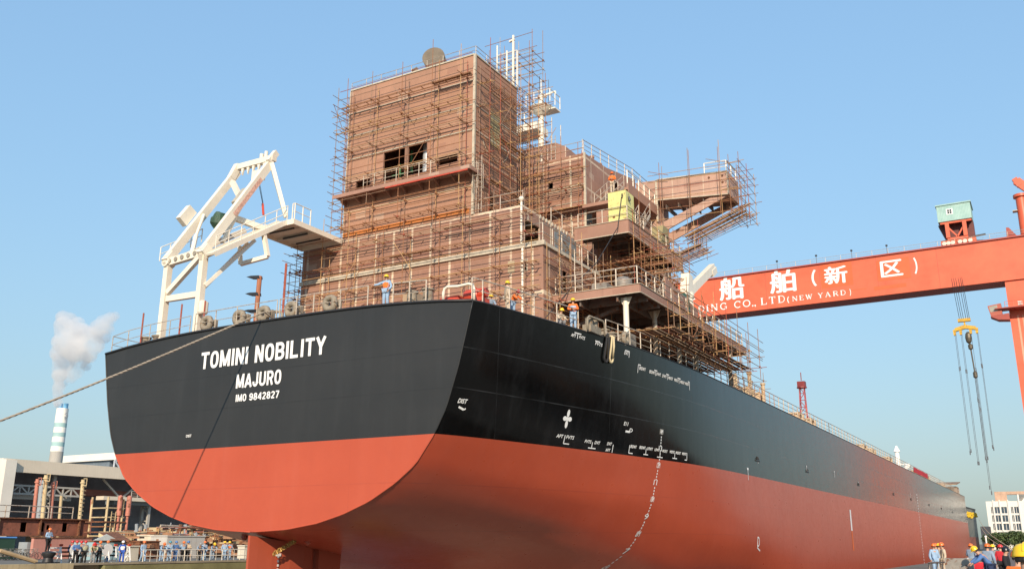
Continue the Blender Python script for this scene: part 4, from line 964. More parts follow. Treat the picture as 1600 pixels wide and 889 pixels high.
# red hydraulic winch near the starboard quarter, white pipe hoop round it
mb = MB(); cx = 11.35
mb.box((cx-1.2,1.0,12.8),(cx+.3,2.2,13.12)); mb.lathe([(.3,-.4),(.36,-.3),(.36,.3),(.3,.4)], (cx+.8,1.5,13.25), 14, (1,0,0)); mb.lathe([(.2,-.25),(.25,-.2),(.25,.2),(.2,.3)], (cx+1.3,1.5,13.35), 12, (1,0,0))
mb.box((cx-.6,1.1,13.12),(cx+.2,1.9,13.3)); mb.bar((cx-1.0,1.5,13.1),(cx-1.0,1.5,13.35),.14,n=10); mb.box((cx+.4,1.2,12.8),(cx+1.5,1.9,13.1)); mb.bar((cx+1.0,1.3,13.4),(cx+1.0,1.3,13.62),.1,n=8)
wn_ = mb.build('winch', M_redeq, ship, smooth=True, auto=35)
mb = MB(); mb.box((cx-.55,.97,12.9),(cx-.1,.995,13.1)); mb.build('name_plate', M_markw, wn_)
mb = MB(); hz = 13.62; mb.tube([(11.05,.55,13.0),(11.05,.55,hz-.3),(11.12,.55,hz-.08),(11.3,.55,hz),(11.9,.55,hz-.06),(12.5,.55,hz-.02),(12.72,.55,hz-.1),(12.8,.55,hz-.3),(12.8,.55,12.7)], .075, 8); mb.build('pipe_hoop', M_white, ship, smooth=True)
# hatch boxes and an orange pipe by the deckhouse foot
mb = MB(); mb.box((7.9,1.5,13.0),(8.7,2.2,13.9)); mb.build('junction_box', mat('tan box', (.42,.30,.19), .6), ship)
mb = MB(); mb.lathe([(.3,0),(.36,.1),(.36,.4),(.2,.5)], (5.9,1.2,13.08), 12); mb.build('mushroom_vent', M_rust, ship, smooth=True, auto=40)
mb = MB(); mb.bar((4.9,1.6,13.25),(6.6,1.6,13.4),.13,n=8); mb.build('orange_pipe', mat('orange pipe', (.6,.2,.04), .6), ship)
mb = MB(); mb.box((-8.9,8.8,12.95),(-6.6,10.6,14.2)); mb.box((-6.4,9,12.95),(-5.2,10.6,15.2)); mb.build('mooring_winch', M_rust, ship)
mb = MB(); mb.tube([(-7.0,6,13.0),(-7.0,6,15.3),(-6.8,6,15.5),(-5.0,6,15.55),(-4.8,6,15.4),(-4.8,6,13.0)], .09, 8); mb.build('vent_loop', M_cast, ship, smooth=True)
for u_, v0, v1 in ((220,490,530),(280,476,520),(320,470,480)):
    p = at(u_,v1,1,1.0); q = at(u_,v0,1,1.0); mb = MB(); mb.bar((p.x,1.0,camber(p.x,13.2)),(p.x,1.0,q.z),.05,n=6); mb.build('standpipe', M_pipe[3], ship)
p = at(441,500,1,8); mb = MB(); mb.bar((p.x,8,13),(p.x,8,at(441,413,1,8).z),.08,n=6); mb.build('standpipe', M_pipe[3], ship)
# rails along the stern and both sides
sternx = [-13.0,-11.9,-8.2,-6.0]; rail(ship, [(-12.9,2.2,12.6),(-12.95,.25,12.65),(-11.5,.22,12.85),(-9.6,.22,13.0),(-6.2,.22,13.12)], 1.05, 2, 1.6, .02)
rail(ship, [(-5.9,.3,13.12),(-2.6,.3,13.15),(.4,.3,13.15)], 1.15, 2, 1.7, .022)
rail(ship, [(.6,.3,13.15),(3.0,.3,13.15),(6.6,.3,13.1)], 1.15, 2, 1.6, .026)
rail(ship, [(8.2,.3,13.0),(10.2,.3,12.9)], 1.15, 2, 1.0, .03)
def edge(y0, y1, step=3.0, ins=.18): 
    n = max(1, round((y1-y0)/step)); return [(hb(y0+(y1-y0)*i/n, 12.5)-ins, y0+(y1-y0)*i/n, 12.6) for i in range(n+1)]
rail(ship, [(12.85,.3,12.65)]+edge(.8, 8.2, 2), 1.15, 2, 1.6, .028)
rail(ship, edge(10.8, 24, 2.5), 1.1, 3, 1.6, .026)
rail(ship, edge(24, 44, 3), 1.1, 3, 1.6, .026, mat_=M_railp)
for a in range(44, 204, 20): rail(ship, edge(a, a+20, 10), 1.1, 3, 1.7, .028)
# starboard side fairlead guard, rope fender hung over the side
mb = MB(); pts = [(15.05,8.3,12.6),(15.05,8.3,13.25),(15.06,8.5,13.4),(15.2,9.9,13.4),(15.22,10.1,13.25),(15.22,10.1,12.6)]; mb.tube(pts, .06, 8); mb.build('pipe_hoop', M_cast, ship, smooth=True)
mb = MB(); mb.box((14.6,8.6,12.6),(15.1,9.9,13.0)); mb.lathe([(.22,0),(.22,.5),(.3,.55),(.1,.6)], (14.8,9.0,12.9), 10); mb.lathe([(.22,0),(.22,.5),(.3,.55),(.1,.6)], (14.8,9.6,12.9), 10); mb.build('bollard', M_cast, ship, smooth=True, auto=40)
fairlead(15.25, 12.9, 12.6, .7, math.pi/2)
mb = MB(); mb.box((14.7,13.6,12.6),(15.2,14.6,13.5)); mb.build('deck_locker', M_grey, ship)
for nm, y, zlow, mt, lab in (('rope_loop', 11.1, 11.3, mat('cream rope', (.62,.52,.32), .85, 0, .15, 6), 'cream rope loop hanging over the starboard gunwale above the white marks'), ('rope_loop', 10.6, 11.25, mat('black rope', (.02,.02,.022), .8), 'black rope loop hanging beside the cream rope loop')):
    mb = MB(); P_ = []
    for i in range(25):
        a = i/24; th = a*math.pi*2
        if a < .5: s_ = a*2; P_.append((y-.16+.0*s_, 12.85-(12.85-zlow-.2)*s_))
        else: s_ = (a-.5)*2; P_.append((y+.16, zlow+.2+(12.85-zlow-.2)*s_))
    k = [(y-.15, 12.75), (y-.17, 12.2), (y-.19, 11.5), (y-.17, zlow+.2), (y-.08, zlow+.04), (y+.02, zlow), (y+.12, zlow+.08), (y+.16, zlow+.3), (y+.14, 11.6), (y+.1, 12.2), (y+.02, 12.72)]
    path = [(hb(yy, min(zz, 12.5))+.1, yy, zz) for yy, zz in k]
    path = [(path[0][0]-.5, k[0][0], 12.72)]+path+[(path[-1][0]-.5, k[-1][0], 12.74)]
    mb.tube(path, .06, 8); tag(mb.build(nm, mt, None, smooth=True, loc=(15.2, y, zlow)), lab, 'rope')
# deck gear glimpsed over the gunwale forward
M_cream = mat('cream primed steel', (.55,.42,.27), .7, 0, .35, 1.5, rust=.25, rustcol=(.3,.14,.06))
for u_ in (1163,1180,1243,1262,1345,1358,1385,1428,1445,1470):
    p = at(u_, 600+(u_-1163)*.47, 0, 15.0); y = p.y
    mb = MB(); l = 1.2+y*.018; mb.box((14.0,y,12.6),(15.4,y+l,13.0+.1*random.random())); mb.box((14.1,y+.2,13.0),(15.3,y+.35,13.75)); mb.box((14.1,y+l-.3,13.0),(15.3,y+l-.1,13.7)); mb.box((14.3,y+.1,13.6),(15.2,y+l-.1,13.72)); mb.build('hatch_fitting', M_cream, ship)
for u_, hgt in ((1172,2.2),(1193,1.9),(1147,1.4)):
    p = at(u_, 604+(u_-1163)*.47, 0, 15.3); mb = MB(); mb.bar((15.3,p.y,12.6),(15.3,p.y,12.6+hgt),.16,n=8); mb.bar((15.3,p.y,12.6+hgt),(15.3,p.y,12.75+hgt),.22,n=8); mb.build('air_pipe', M_cream, ship)
for k in range(7):
    y = 44+k*24.2; mb = MB(); mb.box((-10.5,y,12.9),(10.5,y+17,14.0)); mb.box((-10.9,y-.3,13.9),(10.9,y+17.3,14.15)); mb.build('hatch_coaming', M_prim, ship)
mb = MB(); p = at(1150,590,0,15.2); mb.bar((15.2,p.y,12.6),(15.2,p.y,14.2),.12,n=8); mb.cbox((15.0,p.y+.5,13.0),(.8,1.0,.8)); mb.build('chain_stopper', M_cream, ship)
fx = at(1403,722,1,212).x; fm_y = 212
mb = MB(); mb.bar((fx,fm_y,12.9),(fx,fm_y,23.6),.75,n=12,w2=.5); mb.bar((fx,fm_y,23.6),(fx,fm_y,25.0),.85,n=12,w2=.2); mb.box((fx-1.5,fm_y-1,18.6),(fx+2.8,fm_y+1,18.9)); mb.bar((fx+1.0,fm_y,18.9),(fx+2.6,fm_y,20.4),.5,n=8); mb.bar((fx-2.4,fm_y,20.5),(fx+2.6,fm_y,20.5),.2,.2); mb.build('foremast', mat('bright white paint', (.85,.85,.83), .5), ship)
fc = MB(); fc.box((9.0,203,12.6),(15.6,211,12.9)); fc.box((9.4,206,12.9),(15.2,212,14.6)); fc.prism([(9.0,203,14.8),(9.0,213,15.8),(9.0,213,16.0),(9.0,203,15.0)], (6.6,0,0)); fc.build('forecastle_house', mat('rusty forecastle', (.3,.2,.12), .8, 0, .5, .8, rust=.5), ship)
# red banner on the rail
bn = MB(); 
for i in range(10):
    y = 126+i*1.8; w0_, w1_ = .04*math.sin(i*1.3), .04*math.sin((i+1)*1.3)
    bn.add([(16.12+w0_,y,12.7),(16.12+w1_,y+1.8,12.7),(16.14+w1_,y+1.8,13.5),(16.14+w0_,y,13.5)], [(0,1,2,3)])
    bn.add([(16.10+w0_,y,12.7),(16.10+w1_,y+1.8,12.7),(16.12+w1_,y+1.8,13.5),(16.12+w0_,y,13.5)], [(3,2,1,0)])
ban = tag(bn.build('banner', mat('red cloth', (.55,.025,.04), .8), None, loc=(16.12,126,12.75), recalc=False), 'red cloth banner tied along the gunwale rail near the bow', 'banner')
# lattice crane mast standing on the cargo deck
t = thing('lattice_mast', (10,80,12.7), 'thin red lattice crane mast rising above the cargo deck', 'crane')
mb = MB(); zA, zB = 12.7, 20.2
for sx, sy in ((-1,-1),(1,-1),(1,1),(-1,1)): mb.bar((10+sx*.45,80+sy*.45,zA),(10+sx*.27,80+sy*.27,zB),.05,n=5)
for i in range(9):
    z = zA+(zB-zA)*i/9; z2 = zA+(zB-zA)*(i+1)/9; k = .45-.18*i/9; k2 = .45-.18*(i+1)/9; s_ = 1 if i % 2 else -1
    mb.bar((10-k*s_,80-k,z),(10+k2*s_,80-k2,z2),.045,n=5); mb.bar((10+k,80-k*s_,z),(10+k2,80+k2*s_,z2),.045,n=5); mb.bar((10-k,80-k*s_,z),(10-k2,80+k2*s_,z2),.045,n=5)
    mb.bar((10-k,80-k,z),(10+k,80-k,z),.045,n=5); mb.bar((10+k,80-k,z),(10+k,80+k,z),.045,n=5)
M_rm = mat('red mast', (.35,.04,.05), .5); mb.build('lattice', M_rm, t)
mb = MB(); mb.cbox((10,80,20.5),(.9,.9,.7)); mb.bar((10,80,21),(10,80,22),.06,n=5); mb.lathe([(.6,0),(.6,.15)], (10,80,20.05), 10); mb.build('head', mat('red mast head', (.22,.03,.03), .5), t)
mb = MB(); mb.bar((10.9,80,12.7),(10.3,80,18),.05,n=5); mb.build('stay', M_redeq, t)

# yellow tank on the tank deck
t = thing('tank', (12.25,19.9,22.5), 'pale yellow square steel tank standing at the corner of the tank deck', 'tank')
mb = MB(); mb.box((11.55,19.35,22.6),(12.85,20.75,24.75)); mb.build('tank_body', M_yellow, t)
mb = MB()
for x, y in ((11.65,19.45),(12.75,19.45),(11.65,20.65),(12.75,20.65)): mb.cbox((x,y,22.56),(.15,.15,.09))
mb.build('foot', M_yellow, t)
mb = MB(); mb.box((11.6,19.4,24.752),(12.8,20.7,24.80)); mb.build('lid', M_rust, t)
mb = MB(); mb.bar((12.6,19.33,24.5),(12.6,19.3,24.2),.05,n=6); mb.bar((12.87,19.8,24.4),(12.95,19.8,24.1),.09,n=6); mb.build('lifting_lug', M_dark, t)
mb = MB(); mb.cbox((11.95,19.34,22.95),(.16,.03,.14)); mb.build('drain_plate', M_rust, t)
# hanging cables and hoses
for nm, lab, P_ in (('cable','black cable hanging from the yellow tank down to the boat deck', [(12.6,19.2,24.2),(12.4,18.9,22.0),(11.9,16.5,19.0),(11.6,13.0,16.3),(11.3,10.6,14.2)]),
                    ('air_hose','reddish air hose looping down from the boat deck edge to the gunwale', [(16.4,22.6,16.4),(16.5,22.0,15.2),(16.35,20.6,13.9),(16.1,18.8,13.0),(15.9,17.9,12.75)])):
    pts = []
    for i in range(len(P_)-1):
        for k in range(5):
            t0 = k/5; pts.append(tuple(a+(b_-a)*t0 for a, b_ in zip(P_[i], P_[i+1])))
    pts.append(P_[-1]); mb = MB(); mb.tube(pts, .03, 6); tag(mb.build(nm, M_dark if nm == 'cable' else M_pipe[0], None, smooth=True, loc=P_[-1]), lab, 'cable' if nm == 'cable' else 'hose')

# ---------------------------------------------------------------- free-fall lifeboat davit on the port quarter (part of the ship)
db = MB(); XL, XR = -10.2, -7.1
dv = MB(); dv.bar((XL,1.5,12.9),(XL,1.5,18.4),.36,.38); davit = dv.build('lifeboat_davit', M_white, ship)
def dpart(nm, fn, mt=None):
    mb = MB(); fn(mb); return mb.build(nm, mt or M_white, davit)
dpart('post', lambda m: m.bar((XR,1.5,13.0),(XR,1.5,18.3),.36,.38))
dpart('cross_beam', lambda m: m.bar((XL+.21,1.5,15.95),(XR-.21,1.5,15.9),.26,.36))
def topb(m):
    m.bar((XL-.1,1.5,18.3),(XR+.25,1.5,18.55),.3,.48)
    m.bar((XL,1.2,18.3),(XL,1.8,18.3),.3,n=12)
dpart('cross_beam', topb)
M_hole = mat('beam hole shade', (.30,.27,.22), .6)
for i in range(6):
    h = MB(); x = XL+.25+i*.55; h.lathe([(.15,0),(.15,.04)], (x,1.29-.0,18.33+.04*i), 10, (0,1,0)); h.build('hole_shade_disc', M_hole, davit)  # discs in a shade tone stand in for the holes of the beam
dpart('brace', lambda m: m.bar((XL+.2,1.5,16.35),(XR-.3,1.5,18.3),.26,.3))
def ramp(x):
    def f(m):
        m.bar((x,1.2,18.1),(x,7.4,22.15),.26,.36)
    return f
dpart('ramp_beam', ramp(XL)); dpart('ramp_beam', ramp(XR))
def arm(x):
    def f(m): m.bar((x,1.4,18.5),(x,6.3,26.1),.3,.52); m.bar((x,1.3,18.3),(x,1.7,18.9),.5,.5)
    return f
dpart('arm', arm(XL)); dpart('arm', arm(XR))
def head(m):
    m.bar((XL-.05,6.3,26.35),(XR+.3,6.3,26.35),.4,.38); m.prism([(XL-.18,6.0,25.3),(XL-.18,6.6,26.6),(XL-.18,6.1,26.6),(XL-.18,5.6,25.5)], (.36,0,0))
    for i in range(5): x = XL+.5+i*.5; m.prism([(x,6.15,26.15),(x+.24,6.15,26.15),(x+.12,6.15,25.65)], (0,.12,0))
    m.bar((XR+.1,6.0,26.0),(XR+.1,6.6,26.9),.3,.4); m.bar((XR-.5,6.3,26.6),(XR-.5,6.3,27.0),.12,n=8); m.bar((XR-.9,6.3,26.6),(XR-.9,6.3,26.9),.14,n=8)
dpart('head_beam', head)
dpart('strut', lambda m: m.bar((XR+.15,6.2,26.0),(XR+.95,7.1,22.3),.27,.27))
dpart('strut', lambda m: (m.bar((XL+.6,5.4,24.9),(XL+1.9,5.2,23.2),.3,.3)))
dpart('strut', lambda m: m.bar((XR-.6,3.9,21.6),(XR+.2,6.3,21.3),.3,.35))
dpart('ram', lambda m: (m.bar((XL+.15,3.7,22.1),(XL+.9,2.6,20.2),.10,n=8), m.bar((XL+.9,2.6,20.2),(XL+1.9,1.6,18.7),.14,n=8)))
dpart('ram', lambda m: (m.bar((XR-.05,4.5,23.0),(XR-.3,3.9,21.5),.10,n=8), m.bar((XR-.3,3.9,21.5),(XR-.2,3.0,19.6),.14,n=8)))
dpart('counterweight', lambda m: m.prism([(XL-.55,2.7,21.1),(XL-.55,3.4,22.2),(XL-.55,2.8,22.55),(XL-.55,2.1,21.5)], (.38,0,0)))
dpart('sheave_box', lambda m: m.cbox((XR-.75,6.0,25.2),(.9,.35,.7)))
dpart('drip_tray', lambda m: m.prism([(XR-1.1,4.4,22.6),(XR-1.1,5.2,23.9),(XR-1.1,5.0,24.0),(XR-1.1,4.2,22.8)], (.5,0,0)), mat('weathered cream', (.42,.38,.30), .6, 0, .3, 3))
dpart('stencil_panel', lambda m: m.prism([(XR+.185,3.3,21.55),(XR+.185,5.3,24.65),(XR+.185,5.55,24.5),(XR+.185,3.55,21.4)], (.01,0,0)), mat('faded red stencil', (.70,.42,.33), .6, 0, .5, 7))
def tarp(m):
    c = at(342,346,1,4.4); m.ball((c.x,4.4,c.z),.62,10,(.85,.9,1.0)); m.ball((c.x+.12,4.4,c.z-.5),.42,8,(.8,.8,1.1))
tp = dpart('canvas_cover', tarp, M_green)
for vtx in tp.data.vertices: vtx.co += Vector((random.uniform(-1,1), random.uniform(-1,1), random.uniform(-1,1)))*.07
dpart('winch_base', lambda m: m.bar((at(342,360,1,4.4).x+.2,4.4,20.9),(at(342,360,1,4.4).x+.3,4.6,21.9),.24,n=10), M_cast)
# walkway beside the ramp, boarding platform, rails
def wk(m):
    m.bar((XR+.75,1.3,18.2),(XR+.75,7.0,21.95),.75,.12); m.bar((XR+1.15,1.3,18.15),(XR+1.15,7.0,21.9),.08,.3); m.bar((XR+.36,1.3,18.15),(XR+.36,7.0,21.9),.08,.3)
dpart('walkway', wk)
def plat(m):
    m.box((-9.05,7.0,21.95),(-5.35,11.85,22.05))
    m.box((-9.05,7.0,21.7),(-8.97,11.85,21.949)); m.box((-5.43,7.0,21.7),(-5.35,11.85,21.949)); m.box((-8.968,7.0,21.7),(-5.432,7.08,21.949)); m.box((-8.968,11.77,21.7),(-5.432,11.85,21.949)); m.box((-8.968,9.3,21.72),(-5.432,9.4,21.949))
    for y in (8.2, 10.4): m.box((-8.968,y,21.85),(-5.432,y+.08,21.949))
dpart('boarding_platform', plat)
for y in (7.7, 9.0, 10.3): dpart('underside_pipe', lambda m: m.bar((-8.4,y+.25,21.82),(-6.2,y+.25,21.82),.06,n=6), M_dark)
def sl(m):
    a, b_ = Vector((XR+1.15,1.3,18.3)), Vector((XR+1.15,7.0,22.05))
    for k in (.5, 1.0): m.bar(a+UZ*k, b_+UZ*k, .028, n=5)
    for i in range(7): c = a.lerp(b_, i/6); m.bar(c, c+UZ, .028, n=5)
dpart('guard_rail', sl)
rail(davit, [(-5.6,7.1,22.05),(-5.4,7.1,22.05),(-5.4,8.6,22.05)], 1.1, 2, .7, .03, M_white)
rail(davit, [(XL-.5,1.2,18.4),(XL-.5,2.6,19.3),(XL-.2,4.0,20.4)], .9, 2, .9, .025, M_white)
dpart('bracket', lambda m: (m.bar((XR+.2,1.6,16.4),(XR+.9,4.6,20.0),.16,.2), m.bar((XR+.0,1.6,16.2),(XR+.3,4.6,19.9),.16,.2)))
dpart('bracket', lambda m: (m.bar((XR+1.0,5.2,20.6),(XR+1.5,5.2,19.0),.24,.24), m.bar((XR+1.5,5.2,19.0),(XR-.2,4.6,18.6),.24,.24), m.bar((XR-.2,4.6,18.6),(XR-.4,4.6,19.8),.2,.2)))
dpart('falls', lambda m: (m.bar((XR-.75,6.0,24.9),(XR-.35,6.2,23.2),.02,n=4), m.bar((XR-.65,6.0,24.9),(XR-.3,6.2,23.2),.02,n=4), m.bar((XR-.2,6.3,26.5),(XR+.1,2.4,20.3),.02,n=4)), M_dark)
dpart('hook', lambda m: m.bar((XR-.35,6.2,23.2),(XR-.2,6.2,22.4),.08,n=6), M_redeq)
dpart('control_box', lambda m: (m.lathe([(.26,0),(.3,.1),(.3,.7),(.15,.8)], (XR+.45,1.4,14.6), 10)), M_white)

# ---------------------------------------------------------------- mooring hawser from the stern fairlead to the dock head
A_ = Vector((-.15,-.05,13.62)); Dm = atd(0,645,37.8); Dv = (Dm-A_)
E_ = A_+Dv*((13.62-.75)/(A_.z-Dm.z))
mb = MB(); N_ = 60; pts = []
Ls = (E_-A_).length
for i in range(N_+1):
    t_ = i/N_; p = A_.lerp(E_, t_); s_ = math.sin(math.pi*t_); p = p-UZ*(.35*s_); pts.append(p)
pts = [A_+Vector((0,.8,-.25))]+pts
M_rope2 = M_ropem
# three twisted strands
dirv = (E_-A_).normalized(); sa = dirv.cross(UZ).normalized(); sb_ = dirv.cross(sa)
for k in range(3):
    P_ = []
    tot = 0
    dense = []
    for i in range(len(pts)-1):
        for j in range(6): dense.append(pts[i].lerp(pts[i+1], j/6))
    for i, p in enumerate(dense):
        ph = i*.62+k*2*math.pi/3; P_.append(p+sa*(.026*math.cos(ph))+sb_*(.026*math.sin(ph)))
    mb.tube(P_, .028, 6)
tag(mb.build('mooring_rope', M_rope2, None, smooth=True, loc=E_), 'thick brown hawser stretched from the stern fairlead down to the dock side', 'rope')
mb = MB(); mb.box((E_.x-.6,E_.y-.6,0),(E_.x+.6,E_.y+.6,.15)); mb.lathe([(.32,.1),(.26,.4),(.26,.75),(.42,.85),(.42,1.0),(.2,1.08)], (E_.x,E_.y,0), 14); tag(mb.build('mooring_bollard', M_dark, None, smooth=True, auto=40, loc=(E_.x,E_.y,0)), 'black iron bollard on the dock head holding the hawser', 'bollard')
# chain hung between rudder and counter
mb = MB()
c0, c1 = Vector((.72,1.05,1.13)), Vector((.95,2.2,1.75))
for i in range(12):
    p = c0.lerp(c1, i/11); mb.tube([p+Vector((.05*math.cos(a)*(i%2), .09*math.cos(a), .09*math.sin(a)+.03*(i%2))) for a in np.linspace(0, 2*math.pi, 8)[:-1]], .035, 5, closed=True)
mb.lathe([(.14,-.05),(.14,.05)], c1, 12, (1,.4,0)); tag(mb.build('chain', mat('brass chain', (.45,.28,.08), .5, .5, .3, 5), None, smooth=True, auto=40, loc=c0), 'short brassy chain slung across the top of the rudder', 'chain')
# ---------------------------------------------------------------- gantry crane over the far end of the dock
GY = 166.0; t = thing('gantry_crane', (32, 168.5, 0), 'huge orange gantry crane spanning the dock with white lettering on its girder', 'gantry crane')
zt = at(1400,397,1,GY).z; zb = at(1400,460,1,GY).z
XG0, XG1 = -92.0, 40.0
LX0, LX1 = at(1572,455,1,GY).x, 38.6
mb = MB(); mb.box((XG0,GY,zb),(XG1,GY+5.4,zt)); gird = mb.build('girder', [M_orange], t)
mb = MB(); mb.box((XG0,GY+.2,zb-.05),(LX0,GY+5.2,zb-.004)); mb.build('girder_underside_shade', mat('girder underside shade', (.30,.05,.04), .5, 0, .15, .3), gird)  # thin sheet with the underside's shade put into a darker red
mb = MB(); mb.bar((XG0,GY-.05,zt+.08),(XG1,GY-.05,zt+.08),.5,.2); mb.build('rail_track', M_orangeD, gird)
rail(gird, [(XG0,GY+.1,zt+.2),(XG1,GY+.1,zt+.2)], 1.1, 2, 3.2, .035, M_rail)
for u_ in (1214,1276,1332,1388):
    p = at(u_,410,1,GY+1); mb = MB(); mb.bar((p.x,GY+1,zt+.1),(p.x,GY+1,zt+2.2),.05,n=5); mb.cbox((p.x,GY+1,zt+2.3),(.4,.4,.3)); mb.build('lamp_post', M_dark, gird)
gface = lambda x, z: (x, GY-.03, z)
gfe = lambda x, z, e: (x, GY-.03-e, z)
def gtext(body, ul, vl, ur, vr, bold=.03):
    # ul,vl lower-left and ur,vr upper-right corners of the character on the girder face
    a = at(ul, vl, 1, GY); b_ = at(ur, vr, 1, GY); m_ = MB(); write(m_, body, gface, a.x, b_.x, a.z, b_.z, bold, off='y'); m_.build('lettering', M_markw, gird, recalc=False)
for body, ul, vl, ur, vr in (('船',1126,471,1161,431),('舶',1205,460,1241,421),('新',1290,446,1322,415),('区',1378,434.5,1408,406),('隆',1050,474,1085,448)):
    gtext(body, ul, vl, ur, vr)
for body, ul, vl, ur, vr in (('(',1268,449,1275,422),(')',1425,430,1432,403)):
    a = at(ul, vl, 1, GY); b_ = at(ur, vr, 1, GY); m_ = MB(); stroke_text(m_, body, gfe, a.x, b_.x, a.z, b_.z, serif=True); m_.build('lettering', M_markw, gird, recalc=False)
zbl = at(1215,475.0,1,GY).z
for body, ul, ur, hh in (('UILDING',1058,1136.5,1.62),('CO',1147,1172.5,1.62),('.,',1175,1184,1.2),('LTD',1189,1227,1.62),('(',1230,1234,1.5),('NEW',1238.5,1271,1.1),('YARD',1279,1323,1.1),(')',1327.5,1331.5,1.5)):
    a = at(ul,475,1,GY); b_ = at(ur,475,1,GY); m_ = MB(); zo = {'(':-.25,')':-.25,'.,':-.15}.get(body, .06)
    if body == '.,':
        for x in (a.x, a.x+.55): m_.add([gface(x,zbl),gface(x+.3,zbl),gface(x+.3,zbl+.3),gface(x,zbl+.3)], [(0,1,2,3)])
        m_.add([gface(x+.15,zbl),gface(x+.3,zbl),gface(x+.12,zbl-.3)], [(0,1,2)])
    else: stroke_text(m_, body, gfe, a.x, b_.x, zbl+zo, zbl+zo+hh, serif=True, gap=.24)
    m_.build('lettering', M_markw, gird, recalc=False)
# repainted rectangles and plate joints on the girder face
M_rep = mat('fresh crane orange', (.74,.120,.035), .4, 0, .08, .3)
for i, (u0, v0, u1, v1) in enumerate(((1284,452,1330,409),(1366,455,1416,443),(1298,459,1355,451),(1372,441,1420,402))):
    a = at(u0,v0,1,GY); b_ = at(u1,v1,1,GY); m_ = MB(); y_ = GY-.008-.004*i; m_.add([(a.x,y_,a.z),(b_.x,y_,a.z),(b_.x,y_,b_.z),(a.x,y_,b_.z)], [(0,1,2,3)]); m_.build('repaint_patch', M_rep, gird, recalc=False)
for x in np.arange(-86, 31, 11.8):
    m_ = MB(); m_.box((x,GY-.006,zb+.05),(x+.05,GY-.001,zt-.05)); m_.build('plate_joint', M_orangeD, gird)
m_ = MB(); m_.box((XG0,GY-.35,zt-.12),(XG1,GY-.002,zt-.02)); m_.build('top_flange', M_orangeD, gird)
# leg, lower sill, cab
mb = MB(); mb.prism([(LX0,GY+.4,0.9),(LX1,GY+.4,0.9),(LX1,GY+.4,zb+.0),(LX0,GY+.4,zb)], (0,4.6,0)); leg = mb.build('leg', M_orange, t)
mb = MB(); mb.box((30,GY-8,0.9),(41,GY+13,2.6)); mb.build('sill_beam', M_orange, t)
for y in (GY-6, GY-2, GY+7, GY+11):
    w_ = MB(); 
    for dx in (-2.5, 2.5): w_.lathe([(.45,-.25),(.5,-.2),(.5,.2),(.45,.25)], (35+dx,y,.5), 12, (1,0,0))
    w_.box((32,y-.8,.5),(38,y+.8,.88)); w_.build('bogie', M_dark, t)
mb = MB()
for sy in (-7, 12): mb.bar((XG0+2,GY+2.7,zb),(XG0+2,GY+2.7+sy*.9,1.5),1.8,1.8)
mb.box((XG0,GY-8,0.2),(XG0+4,GY+13,1.8)); mb.build('far_leg', M_orange, t)
cz = at(1560,488,1,GY).z; cx0 = at(1543,480,1,GY-2).x
mb = MB(); mb.prism([(cx0,GY-2,cz+.9),(cx0+2.4,GY-2,cz+1.2),(cx0+2.4,GY-2,cz-1.0),(cx0+.4,GY-2,cz-1.2)], (0,2.6,0)); cab = mb.build('cab', mat('cab red', (.42,.10,.06), .5, 0, .2, 1), t)
mb = MB(); mb.prism([(cx0+.2,GY-2.02,cz+.7),(cx0+1.7,GY-2.02,cz+.9),(cx0+1.7,GY-2.02,cz-.3),(cx0+.4,GY-2.02,cz-.4)], (0,.012,0)); mb.build('window', mat('cab glass', (.35,.33,.27), .2), cab)
mb = MB(); mb.prism([(cx0+.3,GY-2,cz-1.25),(LX0,GY-2,cz-.9),(LX0,GY-2,cz-2.2),(cx0+1.6,GY-2,cz-2.0)], (0,2.4,0)); mb.build('cab_bracket', M_orangeD, cab)
mb = MB(); mb.box((cx0+1.2,GY-2.6,cz+.0),(LX1+1,GY+.39,cz+.18)); mb.build('platform', M_orangeD, leg)
rail(leg, [(LX0-.5,GY-2.5,cz+.2),(LX1,GY-2.5,cz+.2)], 1.1, 2, 1.5, .04, M_orange)
for x in (33.6, 35.3): 
    m_ = MB(); m_.bar((x,GY-1.6,cz+.9),(x+.8,GY-1.6,cz+.9),.5,.8); m_.build('lamp', mat('lamp housing', (.6,.55,.5), .4), leg)
for x, w_ in ((33.1,.35),(34.0,.2)):
    m_ = MB(); m_.box((x,GY+.37,3),(x+w_,GY+.396,cz-1)); m_.build('stained_run', mat('bleached orange', (.80,.33,.22), .6, 0, .2, .5), leg)
# trolley: frame, machinery house, bogies
ty = GY+1.2; tl = at(1469,385,1,ty); tr_ = at(1524,380,1,ty)
tx0, tx1 = tl.x+.6, tr_.x-.1; tc = (tx0+tx1)/2
ht = at(1494,322,1,ty).z; hb_ = at(1494,347,1,ty).z
t2 = MB(); t2.box((tx0-.3,ty-1.0,zt+.35),(tx0+2.6,ty+4.4,zt+1.3)); t2.box((tx1-3.2,ty-1.0,zt+.35),(tx1+.4,ty+4.4,zt+1.3)); t2.box((tx0+1,ty-.6,zt+1.31),(tx1-1,ty-.2,zt+1.9)); trol = t2.build('trolley', M_orange, t)
fr = MB()
for x in (tx0+1.2, tx1-1.4):
    for y in (ty-.4, ty+3.6): fr.bar((x,y,zt+1.9),(x,y,hb_),.75,.75)
    fr.bar((x,ty-.4,zt+2.2),(x,ty+3.6,hb_-.4),.3,.3)
fr.bar((tx0+1.2,ty-.4,hb_-1.0),(tc,ty-.4,zt+2.0),.3,.3); fr.bar((tx1-1.4,ty-.4,hb_-1.0),(tc,ty-.4,zt+2.0),.3,.3); fr.bar((tx0,ty-.5,hb_-.2),(tx1,ty-.5,hb_-.2),.5,.5)
fr.build('trolley_frame', M_orange, trol)
